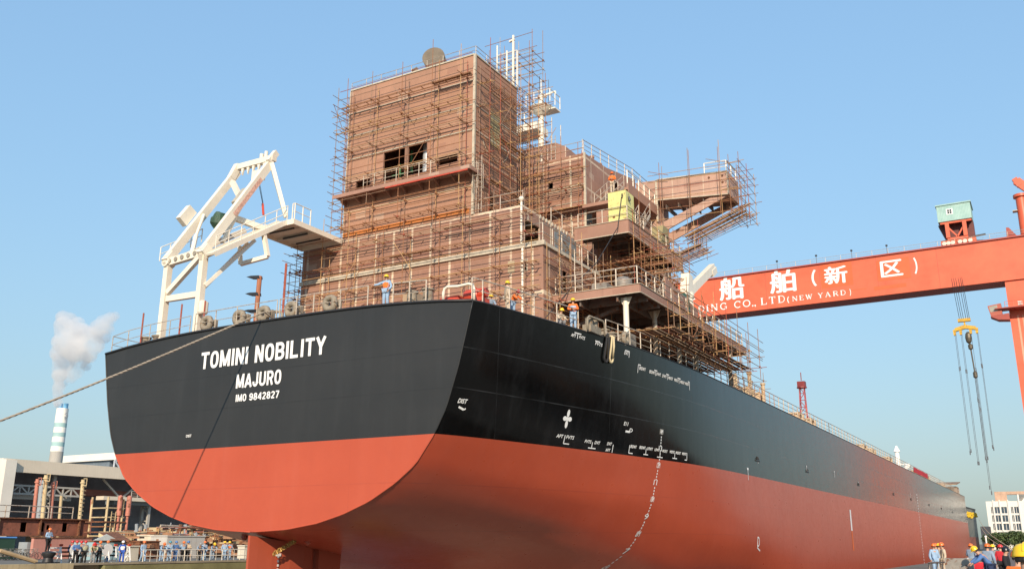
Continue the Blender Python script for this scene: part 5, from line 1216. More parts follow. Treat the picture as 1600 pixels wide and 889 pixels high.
bk = MB(); bk.prism([(tx0+.6,ty+1.2,zt+2.0),(tx0-.6,ty+1.2,hb_),(tx1+.2,ty+1.2,hb_),(tx1+.2,ty+1.2,zt+2.0)], (0,2.4,0)); bk.build('machinery', mat('dark machinery', (.13,.035,.035), .6, 0, .5, .8), trol)
hs_ = MB(); hx0 = at(1464,335,1,ty-1).x; hx1 = at(1517,330,1,ty-1).x
hs_.box((hx0,ty-1.0,hb_),(hx1,ty+5.0,ht)); hs_.box((hx0-.2,ty-1.2,ht+.003),(hx1+.2,ty+5.2,ht+.25))
def corr():
    m_, t_, b_, pos = newmat('teal corrugated sheet'); sep = t_.nodes.new('ShaderNodeSeparateXYZ'); t_.links.new(pos, sep.inputs[0])
    f = mth(t_, 'PINGPONG', mth(t_, 'ADD', sep.outputs[0], sep.outputs[1]), .18); n_ = noise(t_, .6, 4, .6, pos, .3, .7)
    c = mixc(t_, n_, (.26,.44,.40), (.36,.54,.49)); s1 = noise(t_, 1, 4, .6, stretched(t_, pos, (2.5,2.5,.2)), .55, .75); c = mixc(t_, mth(t_, 'MULTIPLY', s1, .4), c, (.18,.26,.23)); t_.links.new(c, b_.inputs['Base Color']); b_.inputs['Roughness'].default_value = .5
    bn_ = nn(t_, 'ShaderNodeBump', Strength=.6, Distance=.12); t_.links.new(f, bn_.inputs['Height']); t_.links.new(bn_.outputs[0], b_.inputs['Normal']); return m_
house_ = hs_.build('machinery_house', corr(), trol)
wi = MB(); a = at(1479,337,1,ty-1.02); b_ = at(1488,326.5,1,ty-1.02); wi.box((a.x,ty-1.05,a.z),(b_.x,ty-1.005,b_.z)); wi.build('window_frame', M_markw, house_)
wi = MB(); dx = (b_.x-a.x); dz = (b_.z-a.z)
for i in (0, 1):
    for k in (0, 1): wi.box((a.x+dx*(.18+.36*i),ty-1.06,a.z+dz*(.15+.38*k)),(a.x+dx*(.46+.36*i),ty-1.052,a.z+dz*(.47+.38*k)))
wi.build('window', M_glass, house_)
for x in (tx0+.3, tx0+1.1, tx0+1.9, tx1-2.6, tx1-1.7, tx1-.7):
    wl = MB(); wl.lathe([(.3,-.1),(.42,-.08),(.42,.08),(.3,.1)], (x,ty-1.15,zt+.62), 12, (0,1,0)); wl.build('wheel', mat('pale wheel hub', (.7,.62,.52), .4), trol)
mb = MB(); mb.bar((tx1+.3,ty-.6,zt+1.5),(tx1+2.2,ty-.6,zt+1.6),.3,.3); mb.bar((tx1-.4,ty-.5,zt+.5),(tx1+2.0,ty+.5,zt+.45),.4,.5); mb.build('buffer', M_dark, trol)
# hoist ropes, spreader, slings
hy = ty-1.6; p = at(1508,512,1,hy); hx, hz = p.x, p.z
for dx in (-.9, -.5, -.1, .4, .8, 1.1):
    r_ = MB(); r_.bar((hx-.9+dx,hy+.8,zt+.4),(hx+dx*.9,hy,hz+1.6),.05,n=5); r_.build('hoist_rope', M_dark, t)
M_cable = mat('wire rope', (.12,.12,.13), .5, .3, .2, 3)
M_hook = mat('yellow hook block', (.62,.36,.03), .5, 0, .35, 1, rust=.2)
hk = MB(); hk.cbox((hx,hy,hz+1.4),(2.3,.8,.6)); hk.bar((hx,hy,hz+1.2),(hx,hy,hz+.2),.3,.3); hk.prism([(hx-2.0,hy-.4,hz-.8),(hx-1.9,hy-.4,hz-.1),(hx,hy-.4,hz+.4),(hx+1.9,hy-.4,hz-.1),(hx+2.0,hy-.4,hz-.8),(hx,hy-.4,hz-.35)], (0,.8,0))
for x in (-2.0,-.9,.9,2.0): hk.prism([(hx+x-.28,hy-.3,hz-.4),(hx+x+.28,hy-.3,hz-.4),(hx+x+.2,hy-.3,hz-1.5),(hx+x-.2,hy-.3,hz-1.5)], (0,.6,0))
block = hk.build('hook_block', M_hook, t)
h2 = MB(); h2.lathe([(.15,-2.2),(.5,-1.8),(.62,-1.0),(.5,-.2),(.2,.2)], (hx+.35,hy+.2,hz-1.2), 10); h2.lathe([(.1,-1.3),(.42,-1.0),(.45,-.3),(.15,0)], (hx+.5,hy+.2,hz-3.4), 10); h2.bar((hx+.5,hy+.2,hz-4.6),(hx+.7,hy+.2,hz-10.2),.13,n=6); h2.lathe([(.1,-.9),(.4,-.6),(.4,.3),(.15,.6)], (hx+.7,hy+.2,hz-9.5), 8); h2.build('swivel_hook', mat('greasy steel', (.12,.10,.07), .5, .4, .4, 2), block)
for dx, top_, ln, sw in ((-2.0,-1.4,23,1.6),(-1.8,-1.4,22.6,1.7),(-.9,-1.4,25,2.4),(-.7,-1.4,25,2.6),(.55,-10.0,15.5,.8),(.75,-10.0,16,.8),(.8,-10.0,22.0,1.2),(.6,-10,21.0,1.0),(.95,-1.5,24,1.0),(2.0,-1.4,22,1.5),(2.15,-1.4,22.4,1.3)):
    s_ = MB(); a = Vector((hx+dx,hy,hz+top_)); b2 = Vector((hx+dx+.02*sw,hy-.3,hz+top_-ln)); s_.bar(a,b2,.035,n=5); s_.bar(b2,b2+Vector((0,0,-.7)),.09,n=6); s_.bar(a.lerp(b2,.3)+UZ*.4,a.lerp(b2,.3)-UZ*.4,.08,n=6); s_.build('sling', M_cable, block)
# jib service crane standing on the girder over the leg
jp = at(1592,375,1,GY+2); jt = at(1592,318,1,GY+2)
jb = MB(); jb.lathe([(1.0,0),(.95,jt.z-zt+1.0),(1.35,jt.z-zt+1.05),(1.35,jt.z-zt+1.6)], (jp.x+1.4,GY+2,zt), 14); jib = jb.build('service_crane', M_orange, gird, smooth=True, auto=35)
jj = MB(); q = at(1588,284,1,GY+2); jj.bar((q.x,GY+2,q.z),(q.x+2.2,GY+2,jt.z+2.2),.9,1.6); jj.bar((q.x-.3,GY+2,q.z+.5),(q.x+.5,GY+2,q.z-1.2),1.0,1.0); jj.build('jib', M_orange, jib)
mb = MB(); mb.cbox((jp.x+.1,GY+1.4,jt.z-1.9),(.9,1.4,.15)); mb.build('platform', M_rail, jib)
fn_ = MB(); q = at(1578,368,1,GY+1); fn_.prism([(q.x-.6,GY+1,zt+.2),(q.x+1.4,GY+1,zt+.2),(q.x,GY+1,zt+2.4),(q.x-.5,GY+1,zt+2.5)], (0,.5,0)); fn_.build('anchor_horn', M_orangeD, gird)

# the crane stands about 225 m up the dock: full size
cr_ = D.objects['gantry_crane']; KS_ = 1.277
cr_.location = (CAM.x+KS_*(32-CAM.x), CAM.y+KS_*(168.5-CAM.y), -.3); cr_.scale = (KS_,)*3

# ---------------------------------------------------------------- far side of the dock: fabrication shed, office, chimney
XS = -140.0
def P(u_, v_, X): return at(u_, v_, 0, X)
a = P(6,720,XS); zf = P(40,718,XS).z; zl = P(40,738,XS).z; ys0, ys1 = a.y+.5, 235.0
t = thing('workshop', (XS-30, (ys0+ys1)/2, 0), 'long open-sided fabrication shed with a deep cream fascia beyond the dock', 'workshop')
M_crm = mat('cream cladding', (.66,.58,.46), .7, 0, .12, .15, streak=.3, dirt=(.4,.33,.25)); M_shd = mat('shed interior cladding', (.42,.45,.52), .9, 0, .3, .2)
mb = MB(); mb.box((XS-1,ys0,zl),(XS,ys1,zf)); mb.build('fascia', M_crm, t)
mb = MB(); mb.box((XS-30,ys0,zf-.4),(XS-1.01,ys1,zf)); mb.box((XS-30,ys0,0),(XS-29,ys1,zf-.41)); mb.build('roof', M_shd, t)
mb = MB(); mb.box((XS-30,ys0-.6,0),(XS-.01,ys0-.01,zf)); mb.build('gable_wall', mat('white cladding', (.72,.68,.60), .7, 0, .1, .2), t)
mb = MB(); mb.box((XS-.02,ys0-.61,0),(XS+1.0,ys0+1.6,zf-.3)); mb.build('corner_column', mat('white cladding', (.7,.7,.7)), t)
M_col = mat('pale column paint', (.42,.40,.36), .6, 0, .2, .3); M_gst = mat('grey blue steel', (.22,.26,.29), .6, 0, .2, .3)
def lattice(mb, x, y0, y1, z0, z1, n, r=.18):
    mb.bar((x,y0,z0),(x,y1,z0),r*1.4,r*1.4); mb.bar((x,y0,z1),(x,y1,z1),r*1.4,r*1.4)
    for i in range(n):
        q0 = y0+(y1-y0)*i/n; q1 = y0+(y1-y0)*(i+1)/n
        mb.bar((x,q0,z0 if i % 2 else z1),(x,q1,z1 if i % 2 else z0),r,r); mb.bar((x,q0,z0),(x,q0,z1),r,r)
for k, y in enumerate(np.arange(ys0+12, ys1, 24)):
    c = MB()
    for dx in (0, 2.2): c.bar((XS-2-dx,y,0),(XS-2-dx,y,zl),.5,.6)
    for i in range(9): z = i*(zl-1)/9; c.bar((XS-2,y,z),(XS-4.2,y,z+(zl-1)/9) if i % 2 else (XS-4.2,y,z-.01),.22,.22)
    c.build('column', M_col, t)
for y in np.arange(ys0+24, ys1, 30):
    c = MB(); c.bar((XS-3,y,zl),(XS-3,y+5,zl-4),.35,.35); c.bar((XS-3,y+10,zl),(XS-3,y+5,zl-4),.35,.35); c.build('roof_brace', M_col, t)
gm = MB(); z1 = P(100,762,XS-8).z; z0 = P(100,772,XS-8).z; gm.box((XS-12,ys0+20,z0),(XS-8,ys0+62,z1)); gm.build('shed_crane_girder', mat('dull pink girder', (.36,.13,.09), .6, 0, .2, .3), t)
gm = MB(); lattice(gm, XS-2, ys0+1, ys0+18, P(30,770,XS).z, P(30,757,XS).z, 9, .25); gm.box((XS-6,ys0+1,P(30,778,XS).z),(XS-3,ys0+17,P(30,768,XS).z)); gm.build('crane_bridge', M_col, t)
gm = MB(); q = P(180,775,XS-1); gm.box((XS-4,q.y,P(180,787,XS).z),(XS-1.2,q.y+90,P(180,776,XS).z)); gm.build('blue_grey_girder', M_gst, t)
gm = MB(); q = P(155,776,XS-1); gm.box((XS-2,q.y,P(150,780,XS).z),(XS+.5,q.y+14,P(150,774,XS).z)); gm.build('bracket_girder', M_crm, t)
rail(t, [(XS-1,q.y+8,P(180,776,XS).z),(XS-1,q.y+70,P(180,776,XS).z)], 1.4, 3, 1.6, .06, M_col)
# white building with a truss storey behind the shed
XW = -215.0
q0 = P(115,729,XW); q1 = P(146,703,XW)
t = thing('warehouse', (XW-20, q0.y+40, 0), 'white flat-roofed building above an open lattice storey behind the shed', 'building')
mb = MB(); zc = P(146,714.5,XW).z; mb.box((XW-26,q0.y+14,zc),(XW,q0.y+120,q1.z)); mb.build('upper_storey', mat('bright white cladding', (.80,.76,.68), .6, 0, .08, .2), t)
mb = MB(); zd = P(146,731,XW).z-2
for x_ in (XW-.4,): lattice(mb, x_, q0.y+14, q0.y+110, zd+1, zc-.3, 26, .35)
mb.build('lattice_storey', mat('white lattice steel', (.62,.64,.66), .5), t)
mb = MB(); mb.box((XW-24,q0.y+15,0),(XW-4,q0.y+118,zc-.02)); mb.build('recessed_wall', mat('blue grey glazing', (.16,.2,.24), .4), t)
# striped chimney
DC = 450; base = atd(87,720,DC); topc = atd(91,628,DC); r0 = 17.5/2/FPX*DC; 
t = thing('chimney', (base.x, base.y, 0), 'tall white chimney ringed with pale teal bands and a blue tip', 'chimney')
ht_ = topc.z; seq = [(0,.10,'g'),(.10,.30,'g')]
zz = lambda v_: atd(88, v_, DC).z
bands = [(0, zz(705), (.42,.40,.36)), (zz(705), zz(697), (.84,.81,.75)), (zz(697), zz(690), (.34,.52,.52)), (zz(690), zz(681.5), (.84,.81,.75)), (zz(681.5), zz(674.5), (.34,.52,.52)), (zz(674.5), zz(666), (.84,.81,.75)), (zz(666), zz(659), (.34,.52,.52)), (zz(659), zz(635), (.84,.81,.75))]
RZ = lambda z: r0*(1.28-.28*min(1, z/ht_))
for i, (za, zb_, c) in enumerate(bands):
    m_ = MB(); m_.lathe([(RZ(za),za),(RZ(zb_),zb_)], (base.x,base.y,0), 28); m_.build('shaft_band', mat('chimney %.2f' % c[0], c, .8, 0, .08, .1, streak=.15), t, smooth=True, auto=40)
for dx in (-1.2, 1.2):
    m_ = MB(); m_.lathe([(1.1,0),(1.1,zz(627)-zz(635.3))], (base.x+dx,base.y+dx*.6,zz(635)), 12); m_.build('flue_tip', mat('sky blue flue', (.16,.42,.66), .6), t, smooth=True, auto=40)
m_ = MB(); fc_ = (Vector((CAM.x,CAM.y,0))-Vector((base.x,base.y,0))).normalized(); sd = fc_.cross(UZ)
lc = Vector((base.x,base.y,zz(647)))+fc_*(r0*1.0)-sd*(-r0*.0)
em = [lc+sd*(-1.6)+fc_*.15+UZ*q for q in (0,)]
cpos = lc+sd*(-1.5)
m_.tube([cpos+sd*(1.3*math.cos(a))*1+UZ*1.6*math.sin(a)+fc_*(-.35) for a in np.linspace(0, 2*math.pi, 7)[:-1]], .16, 5, closed=True); m_.tube([cpos+sd*(.6*math.cos(a))+UZ*.75*math.sin(a)+fc_*(-.3) for a in np.linspace(0, 2*math.pi, 13)[:-1]], .14, 5, closed=True); m_.build('emblem', mat('emblem grey', (.3,.34,.38), .6), t)
# smoke: one billowing volume
sm = bpy.data.meshes.new('smoke'); bm = bmesh.new()
rng = random.Random(4)
def puff(u_, v_, r_):
    c = atd(u_, v_, DC+rng.uniform(-8, 8)); mtx = Matrix.Translation(c) @ Matrix.Diagonal((r_*rng.uniform(.9,1.15), r_*rng.uniform(.9,1.15), r_*rng.uniform(.85,1.1), 1)); bmesh.ops.create_icosphere(bm, subdivisions=2, radius=1, matrix=mtx)
pxm = DC/FPX
for u_, v_, r_ in [(90,633,7),(90.5,627,8),(91,621,8),(90,615,9),(91,616,8),(92,606,10),(95,596,12),(93,586,13),(96,575,15),(100,563,17),(95,552,17),(106,545,18),(97,535,17),(112,530,18),(101,520,16),(99,508,15),(108,500,15),(98,495,12),(121,508,14),(128,520,16),(118,548,18),(124,560,16),(138,535,16),(146,522,15),(155,512,15),(163,503,13),(172,497,12),(180,494,9),(150,540,14),(160,526,13),(140,556,13),(118,580,13),(110,590,11),(170,515,10),(134,572,9)]:
    puff(u_, v_, r_*pxm)
bm.to_mesh(sm); bm.free(); smo = D.objects.new('smoke', sm); COL.objects.link(smo)
mod = smo.modifiers.new('join', 'REMESH'); mod.mode = 'VOXEL'; mod.voxel_size = 1.1
dg = bpy.context.evaluated_depsgraph_get(); me2 = bpy.data.meshes.new_from_object(smo.evaluated_get(dg)); smo.modifiers.clear(); smo.data = me2
mv = D.materials.new('smoke volume'); mv.use_nodes = True; t_ = mv.node_tree; t_.nodes.remove(t_.nodes['Principled BSDF'])
pv = t_.nodes.new('ShaderNodeVolumePrincipled'); pv.inputs['Color'].default_value = (.97,.96,.95,1); pv.inputs['Anisotropy'].default_value = .15
g_ = t_.nodes.new('ShaderNodeNewGeometry'); n1 = noise(t_, .11, 6, .64, g_.outputs['Position'], .38, .66)
t_.links.new(mth(t_, 'MULTIPLY_ADD', n1, .30, .03), pv.inputs['Density']); t_.links.new(pv.outputs[0], t_.nodes['Material Output'].inputs['Volume'])
me2.materials.clear(); me2.materials.append(mv); tag(smo, 'white smoke plume drifting up and to the right from the striped chimney', 'smoke', kind='stuff')
bpy.context.view_layer.update()

# ---------------------------------------------------------------- steelwork and clutter on the port quay
def vpost(u0, v0, u1, v1, X, r_, mt, label, group=None, nm='steel_post', rungs=0, collar=True):
    b_ = P(u1, v1, X); top_ = P(u0, v0, X); t = thing(nm, (X, b_.y, 0), label, 'post', group)
    m_ = MB(); m_.bar((X,b_.y,0),(X,top_.y,top_.z),r_,n=10); m_.build('shaft', mt, t, smooth=True, auto=50)
    if collar: 
        m_ = MB(); m_.lathe([(r_*1.35,0),(r_*1.35,.18)], (X,top_.y,top_.z-.5), 10); m_.build('collar', mt, t)
        m_ = MB(); m_.bar((X+r_,top_.y-.1,top_.z-.8),(X+r_+.7,top_.y-.1,top_.z-.8),.07,n=5); m_.bar((X+r_+.7,top_.y-.1,top_.z-.8),(X+r_+.7,top_.y-.1,top_.z+.1),.05,n=5); m_.bar((X+r_,top_.y-.1,top_.z+.1),(X+r_+.7,top_.y-.1,top_.z+.1),.05,n=5); m_.build('platform_hoop', mt, t)
    if rungs:
        m_ = MB()
        for i in range(rungs): z = .8+i*(top_.z-1.2)/rungs; m_.bar((X+r_*.9,b_.y-.55,z),(X+r_*.9,b_.y+.1,z),.05,n=4)
        m_.build('rungs', mt, t)
M_pp = mat('salmon paint', (.52,.20,.14), .6, 0, .2, .6, rust=.25); M_cr = mat('yellowed cream paint', (.60,.47,.27), .6, 0, .25, .6, rust=.3, rustcol=(.35,.18,.07)); M_gr = mat('grey steel', (.30,.33,.35), .6, 0, .2, .6)
XP = -78.0; G_ = 'steel posts standing in front of the shed'
vpost(59,748,51,830,XP,.24,M_pp,'salmon steel post, leftmost of the tall posts before the shed',G_)
vpost(72.5,742,66,830,XP+.5,.27,M_cr,'cream post, the tallest before the shed',G_)
vpost(83.5,753,79,830,XP,.24,M_pp,'salmon post just right of the tallest cream post',G_)
vpost(96,774,92.5,830,XP,.2,M_cr,'short plain cream post between the salmon and the runged posts',G_, collar=False)
vpost(130,749,123.5,830,XP,.25,M_cr,'cream post with rungs standing alone right of the short one',G_, rungs=16)
vpost(144,780,140,842,XP+4,.18,M_pp,'thin salmon post beside the scaffolded tower',G_, collar=False)
vpost(186.5,789,183.5,842,XP+4,.2,M_pp,'salmon post nearest to the ship stern',G_, collar=False)
vpost(67,750,60,830,XP-6,.4,M_gr,'broad grey lattice post half hidden behind the salmon and cream posts',G_, nm='lattice_post', rungs=14)
# rust brown hull block
XB = -70.0
b0 = P(0,842,XB); b1 = P(139,842,XB); ztop_ = P(70,811,XB).z; zbo = P(70,836,XB).z
t = thing('hull_block', (XB-2, b1.y-12, 0), 'rusty ship block with oval manholes resting on blocks behind the quay', 'ship block')
mb = MB(); yA = b1.y-34; 
holes = []
for u_, v_, hw_, hh in ((36.5,823,.75,1.1),(64.5,823,.7,1.05),(75,823.5,.4,.55),(101,823.5,.65,1.05)):
    c = P(u_,v_,XB); holes.append((c.y-yA-hw_*.5, c.y-yA+hw_*.5, c.z-zbo-hh*.5, c.z-zbo+hh*.5))
wall(mb, (XB,yA,zbo), UY, UZ, b1.y-yA, ztop_-zbo, holes, .08, UX)
mb.box((XB-5,yA,zbo),(XB-.09,b1.y,zbo+.1)); mb.box((XB-5,yA,ztop_-.1),(XB-.09,b1.y,ztop_)); mb.box((XB-5,b1.y-.1,zbo+.11),(XB-.09,b1.y,ztop_-.11)); mb.box((XB-5.1,yA,zbo),(XB-5,b1.y,ztop_))
blk = mb.build('block_plating', mat('mill scale plate', (.26,.095,.06), .8, .1, .35, .9, rust=.3, rustcol=(.14,.06,.04)), t, recalc=False)
for y in np.arange(yA+1, b1.y, 5.2):
    m_ = MB(); m_.box((XB+.002,y,zbo),(XB+.3,y+.18,ztop_)); m_.build('stiffener', M_cr if int(y) % 2 else M_rust, t)
m_ = MB(); m_.box((XB-.2,yA,ztop_+.002),(XB+.4,b1.y,ztop_+.12)); m_.box((XB-.2,yA,zbo-.12),(XB+.3,b1.y,zbo-.002)); m_.build('flange', M_rust, t)
for y in np.arange(yA+3, b1.y, 6): 
    m_ = MB(); m_.box((XB-2.2,y,0),(XB-.8,y+1.0,zbo-.122)); m_.build('keel_block', M_conc, t)
rail(t, [(XB-1,yA,ztop_+.12),(XB-1,b1.y-2,ztop_+.12)], 1.4, 2, 3.0, .05, M_rail)
# scaffolded access tower in front of the shed
yt0 = P(142,842,XB+3).y; yt1 = P(173,842,XB+3).y; zt_ = P(150,776,XB+3).z
t = thing('access_tower', (XB+3, (yt0+yt1)/2, 0), 'cream and rust access tower with stacked red cylinders in front of the shed', 'tower')
for y in (yt0+.3, yt1-.3):
    for x in (XB+2, XB+5): m_ = MB(); m_.bar((x,y,0),(x,y,zt_ if y < yt0+1 else zt_*.97),.13,n=8); m_.build('upright', M_cr, t)
for z in np.arange(1.2, zt_-.3, 1.1):
    m_ = MB(); m_.bar((XB+5,yt0,z),(XB+5,yt1,z),.08,n=5); m_.bar((XB+2,yt0+.3,z),(XB+5,yt0+.3,z),.08,n=5); m_.build('ledger', random.choice((M_cr, M_pipe[0])), t)
for z in (P(150,816,XB+3).z, P(150,832,XB+3).z): m_ = MB(); m_.box((XB+1.8,yt0-.2,z),(XB+5.2,yt1+.2,z+.15)); m_.build('platform', M_rust, t)
for y in (yt0+2.0, yt0+3.3): m_ = MB(); m_.lathe([(.1,-1.3),(.3,-1.15),(.3,1.15),(.1,1.3)], (XB+5,y,P(160,790,XB+3).z), 12); m_.bar((XB+5,y,P(160,806,XB+3).z),(XB+5,y,0.2),.16,n=8); m_.build('red_cylinder', M_pp, t, smooth=True, auto=40)
m_ = MB(); m_.bar((XB+5.1,yt0+.9,0),(XB+5.1,yt0+.9,5.2),.05,n=5); m_.bar((XB+5.1,yt0+1.5,0),(XB+5.1,yt0+1.5,5.2),.05,n=5)
for i in range(15): m_.bar((XB+5.1,yt0+.9,.3+i*.33),(XB+5.1,yt0+1.5,.3+i*.33),.035,n=4)
m_.build('ladder', M_cr, t)
# low pink hoarding, hut, containers, blue shelter
XH = -52.0
def boxthing(nm, label, cat, u0, u1, v0, v1, X, dep, mt, extra=None, top=None):
    a = P(u0, v1, X); c = P(u1, v1, X); z = P((u0+u1)/2, v0, X).z; t = thing(nm, (X-dep/2, (a.y+c.y)/2, 0), label, cat)
    m_ = MB(); m_.box((X-dep,a.y,0),(X,c.y,z)); m_.build('body', mt, t)
    m_ = MB(); m_.box((X-dep-.08,a.y-.08,z+.003),(X+.08,c.y+.08,z+.12)); m_.build('roof', top or mt, t)
    return t, a.y, c.y, z
boxthing('hoarding', 'long low pink site hoarding under the rusty block', 'hoarding', 49,140,840.5,872,XH,.4,mat('pink hoarding', (.52,.24,.19), .7, 0, .15, .5, streak=.3),top=M_rust)
t, y0, y1, z = boxthing('blue_shelter', 'dark green shelter with a blue awning at the far left', 'shelter', -20,20,840,872,XH-2,3,mat('dark green panel', (.02,.06,.04), .7),top=mat('blue awning', (.10,.30,.70), .6))
m_ = MB(); m_.box((XH-1.99,y1+.4,0),(XH-.6,y1+1.6,1.6)); m_.build('post_box', M_gr, t)
t, y0, y1, z = boxthing('site_hut', 'small pale blue hut with a brown pitched roof', 'hut', 144,192,846,873,XH+8,3,mat('pale blue hut', (.30,.44,.47), .7, 0, .15, .8),top=M_rust)
m_ = MB(); m_.prism([(XH+8.15,y0-.2,z+.125),(XH+8.15,y0+2.6,z+.125),(XH+8.15,y0+1.2,z+.7)], (-.1,0,0)); m_.build('gable', mat('gable white', (.62,.66,.64)), t)
m_ = MB(); m_.prism([(XH+8.5,y0+1.6,z+.13),(XH+8.5,y1+.3,z+.13),(XH+6.7,y1+.1,z+.85),(XH+6.7,y0+1.3,z+.85)], (-.1,0,.06)); m_.build('pitched_roof', M_rust, t)
boxthing('cabinet', 'white electrical cabinet right of the blue hut', 'cabinet', 199,215,854,876,XH+14,1.2,mat('off white cabinet', (.60,.56,.46), .6, 0, .1, 1))
boxthing('container', 'long pale grey container behind the men in blue overalls', 'container', 258,317,838,876,XH+6,2.6,mat('pale container', (.52,.50,.46), .6, 0, .1, .5, streak=.3))
boxthing('container', 'short cream container left of the long pale grey one', 'container', 237,257,837,870,XH+3,2.6,mat('cream container', (.66,.60,.46), .6, 0, .1, .5, streak=.3))
boxthing('crate', 'rust brown crate stack between the cabinet and the cream container', 'crate', 216,247,846,872,XH+6,2,M_rust)
boxthing('switch_box', 'small cream box beside the rudder on the far quay', 'box', 381,389,853,872,XH+12,1,mat('off white cabinet', (.6,.6,.6)))
# heap of scaffold gear, pipes and steel behind the quay
jm = mat('mixed rusty gear', (.34,.18,.10), .8, 0, .5, .8, rust=.4); cols = [M_pipe[0], M_pipe[1], M_cr, M_rust, M_pp, M_gr, M_rail]
for k in range(26):
    u_ = 176+k*8.4+random.uniform(-3,3); X = random.uniform(-62,-52); b_ = P(u_, 868, X); vtop = random.choice((812,818,826,832,836)) if u_ > 330 else random.choice((814,820,826,830)); z = P(u_, vtop, X).z
    t = thing('scaffold_rack', (X, b_.y, 0), 'rack of rusty tubes and frames heaped behind the quay', 'rack', 'tube racks behind the quay')
    for i in range(4):
        m_ = MB(); y = b_.y-1.5+i+random.uniform(-.3,.3); m_.bar((X+random.uniform(-.6,.6),y,0),(X+random.uniform(-.3,.3),y+random.uniform(-.2,.2),z*random.uniform(.75,1)),random.choice((.05,.08,.08,.22)),n=6); m_.build('upright', random.choice(cols), t)
    for i in range(5):
        m_ = MB(); zz_ = z*random.uniform(.25,.95); m_.bar((X+.1,b_.y-2,zz_),(X+.1,b_.y+2.2,zz_+random.uniform(-.3,.3)),random.choice((.05,.06,.12)),n=6); m_.build('ledger', random.choice(cols), t)
    m_ = MB(); 
    for i in range(5): m_.cbox((X+random.uniform(-1,1),b_.y+random.uniform(-1.6,1.6),z*random.uniform(.2,.85)),(random.uniform(.4,1.2),random.uniform(.5,1.6),random.uniform(.2,.7)),random.uniform(0,3))
    m_.build('load', random.choice((jm, M_rust, M_cr)), t)
m_ = MB()
for k in range(420):
    u_ = random.uniform(150,392); X = random.uniform(-66,-46); b_ = P(u_, 868, X); m_.cbox((X,b_.y,random.uniform(.1,2.6)*random.random()+.15),(random.uniform(.3,1.5),random.uniform(.3,2),random.uniform(.08,.5)),random.uniform(0,3))
tag(m_.build('scrap_steel', jm, None), 'jumbled rusty scrap and offcuts lying behind the port quay', 'scrap', kind='stuff')
# tall slim things near the stern: light poles among the racks
for u_, v0 in ((213.5,818),(227.5,819),(346,824),(363,825)):
    vpost(u_, v0, u_, 868, -58, .2, M_gr if u_ < 300 else M_cr, 'slim post standing among the tube racks', 'slim posts among the racks', collar=False)
# quay edge: raised kerb, walkway railing, mooring stumps, barriers
kb = MB(); kb.box((X0,-19,0.004),(X0+.5,234,.16)); tag(kb.build('quay_kerb', M_conc, None), kind='structure')
e0 = P(225,880,X0-.6); 
t = thing('railing', (X0-.8, e0.y+12, 0), 'white pipe railing along the port edge of the dock', 'railing')
for k, y in enumerate(np.arange(e0.y, e0.y+34, .7)):
    m_ = MB(); m_.bar((X0-.8,y,0),(X0-.8,y,1.05),.035 if k % 3 == 0 else .018,n=5); m_.build('stanchion', M_rail2 if 'M_rail2' in globals() else M_white, t)
for z in (.55, 1.05): m_ = MB(); m_.bar((X0-.8,e0.y,z),(X0-.8,e0.y+33,z),.035,n=5); m_.build('rail', M_white, t)
def barrier(u_, v_, X, label, disc=False):
    b_ = P(u_, v_, X); y = b_.y; t = thing('barrier', (X, y, 0), label, 'barrier', 'folding barriers along the port quay')
    for s_ in (-1, 1):
        m_ = MB(); m_.bar((X-.35,y+s_*1.0,0),(X,y+s_*1.0,1.35),.05,n=5); m_.bar((X+.35,y+s_*1.0,0),(X,y+s_*1.0,1.35),.05,n=5); m_.bar((X-.2,y+s_*1.0,.5),(X+.2,y+s_*1.0,.5),.035,n=5); m_.build('leg', M_markw, t)
        m_ = MB(); m_.cbox((X,y+s_*1.0,1.42),(.14,.25,.16)); m_.build('reflector', M_redeq, t)
    for z in (.55, .85, 1.15): m_ = MB(); m_.box((X+.02,y-1.0,z),(X+.05,y+1.0,z+.12)); m_.build('slat', M_markw, t)
    if disc: m_ = MB(); m_.lathe([(.48,0),(.48,.03)], (X+.1,y+.2,1.05), 20, (1,0,0)); m_.build('round_board', M_markw, t)
for u_, lab, ds in ((92,'white slatted folding barrier nearest to the blue-shirted watchman',False),(110,'white folding barrier carrying a round white board, left of the two',True),(132,'white slatted barrier between the two with round boards',False),(161,'white folding barrier carrying a round white board, right of the two',True),(183,'white A-frame barrier beside the man in white and blue',False)):
    barrier(u_, 880, X0-3.0, lab, ds)
for u_, X, lab in ((74,X0-2.2,'squat iron mooring stump at the corner of the port quay'),):
    b_ = P(u_, 882, X); m_ = MB(); m_.box((X-.6,b_.y-.6,0),(X+.6,b_.y+.6,.2)); m_.lathe([(.4,.2),(.34,.5),(.5,.75),(.5,.9),(.1,1.0)], (X,b_.y,0), 14); tag(m_.build('mooring_bollard', M_dark, None, smooth=True, auto=40, loc=(X,b_.y,0)), lab, 'bollard')
b_ = P(30,884,X0-1); lp_ = MB(); lp_.box((X0+.002,b_.y-14,-2.5),(X0+.9,b_.y+3,.16)); tag(lp_.build('dock_pier', mat('yellowish concrete', (.45,.38,.24), .9, 0, .4, .6, streak=.5), None, loc=(X0+.4,b_.y-5,-2.5)), 'yellowish concrete pier on the dock wall at the left end of the port quay', 'pier')
b_ = P(300,884,X0); lp_ = MB(); lp_.box((X0+.002,b_.y-9,-1.2),(X0+.7,b_.y+14,-.05)); tag(lp_.build('fender_beam', mat('mossy concrete', (.22,.21,.10), .9, 0, .4, .6), None, loc=(X0+.3,b_.y,-1)), 'mossy concrete fender beam along the port wall of the dock', 'fender')
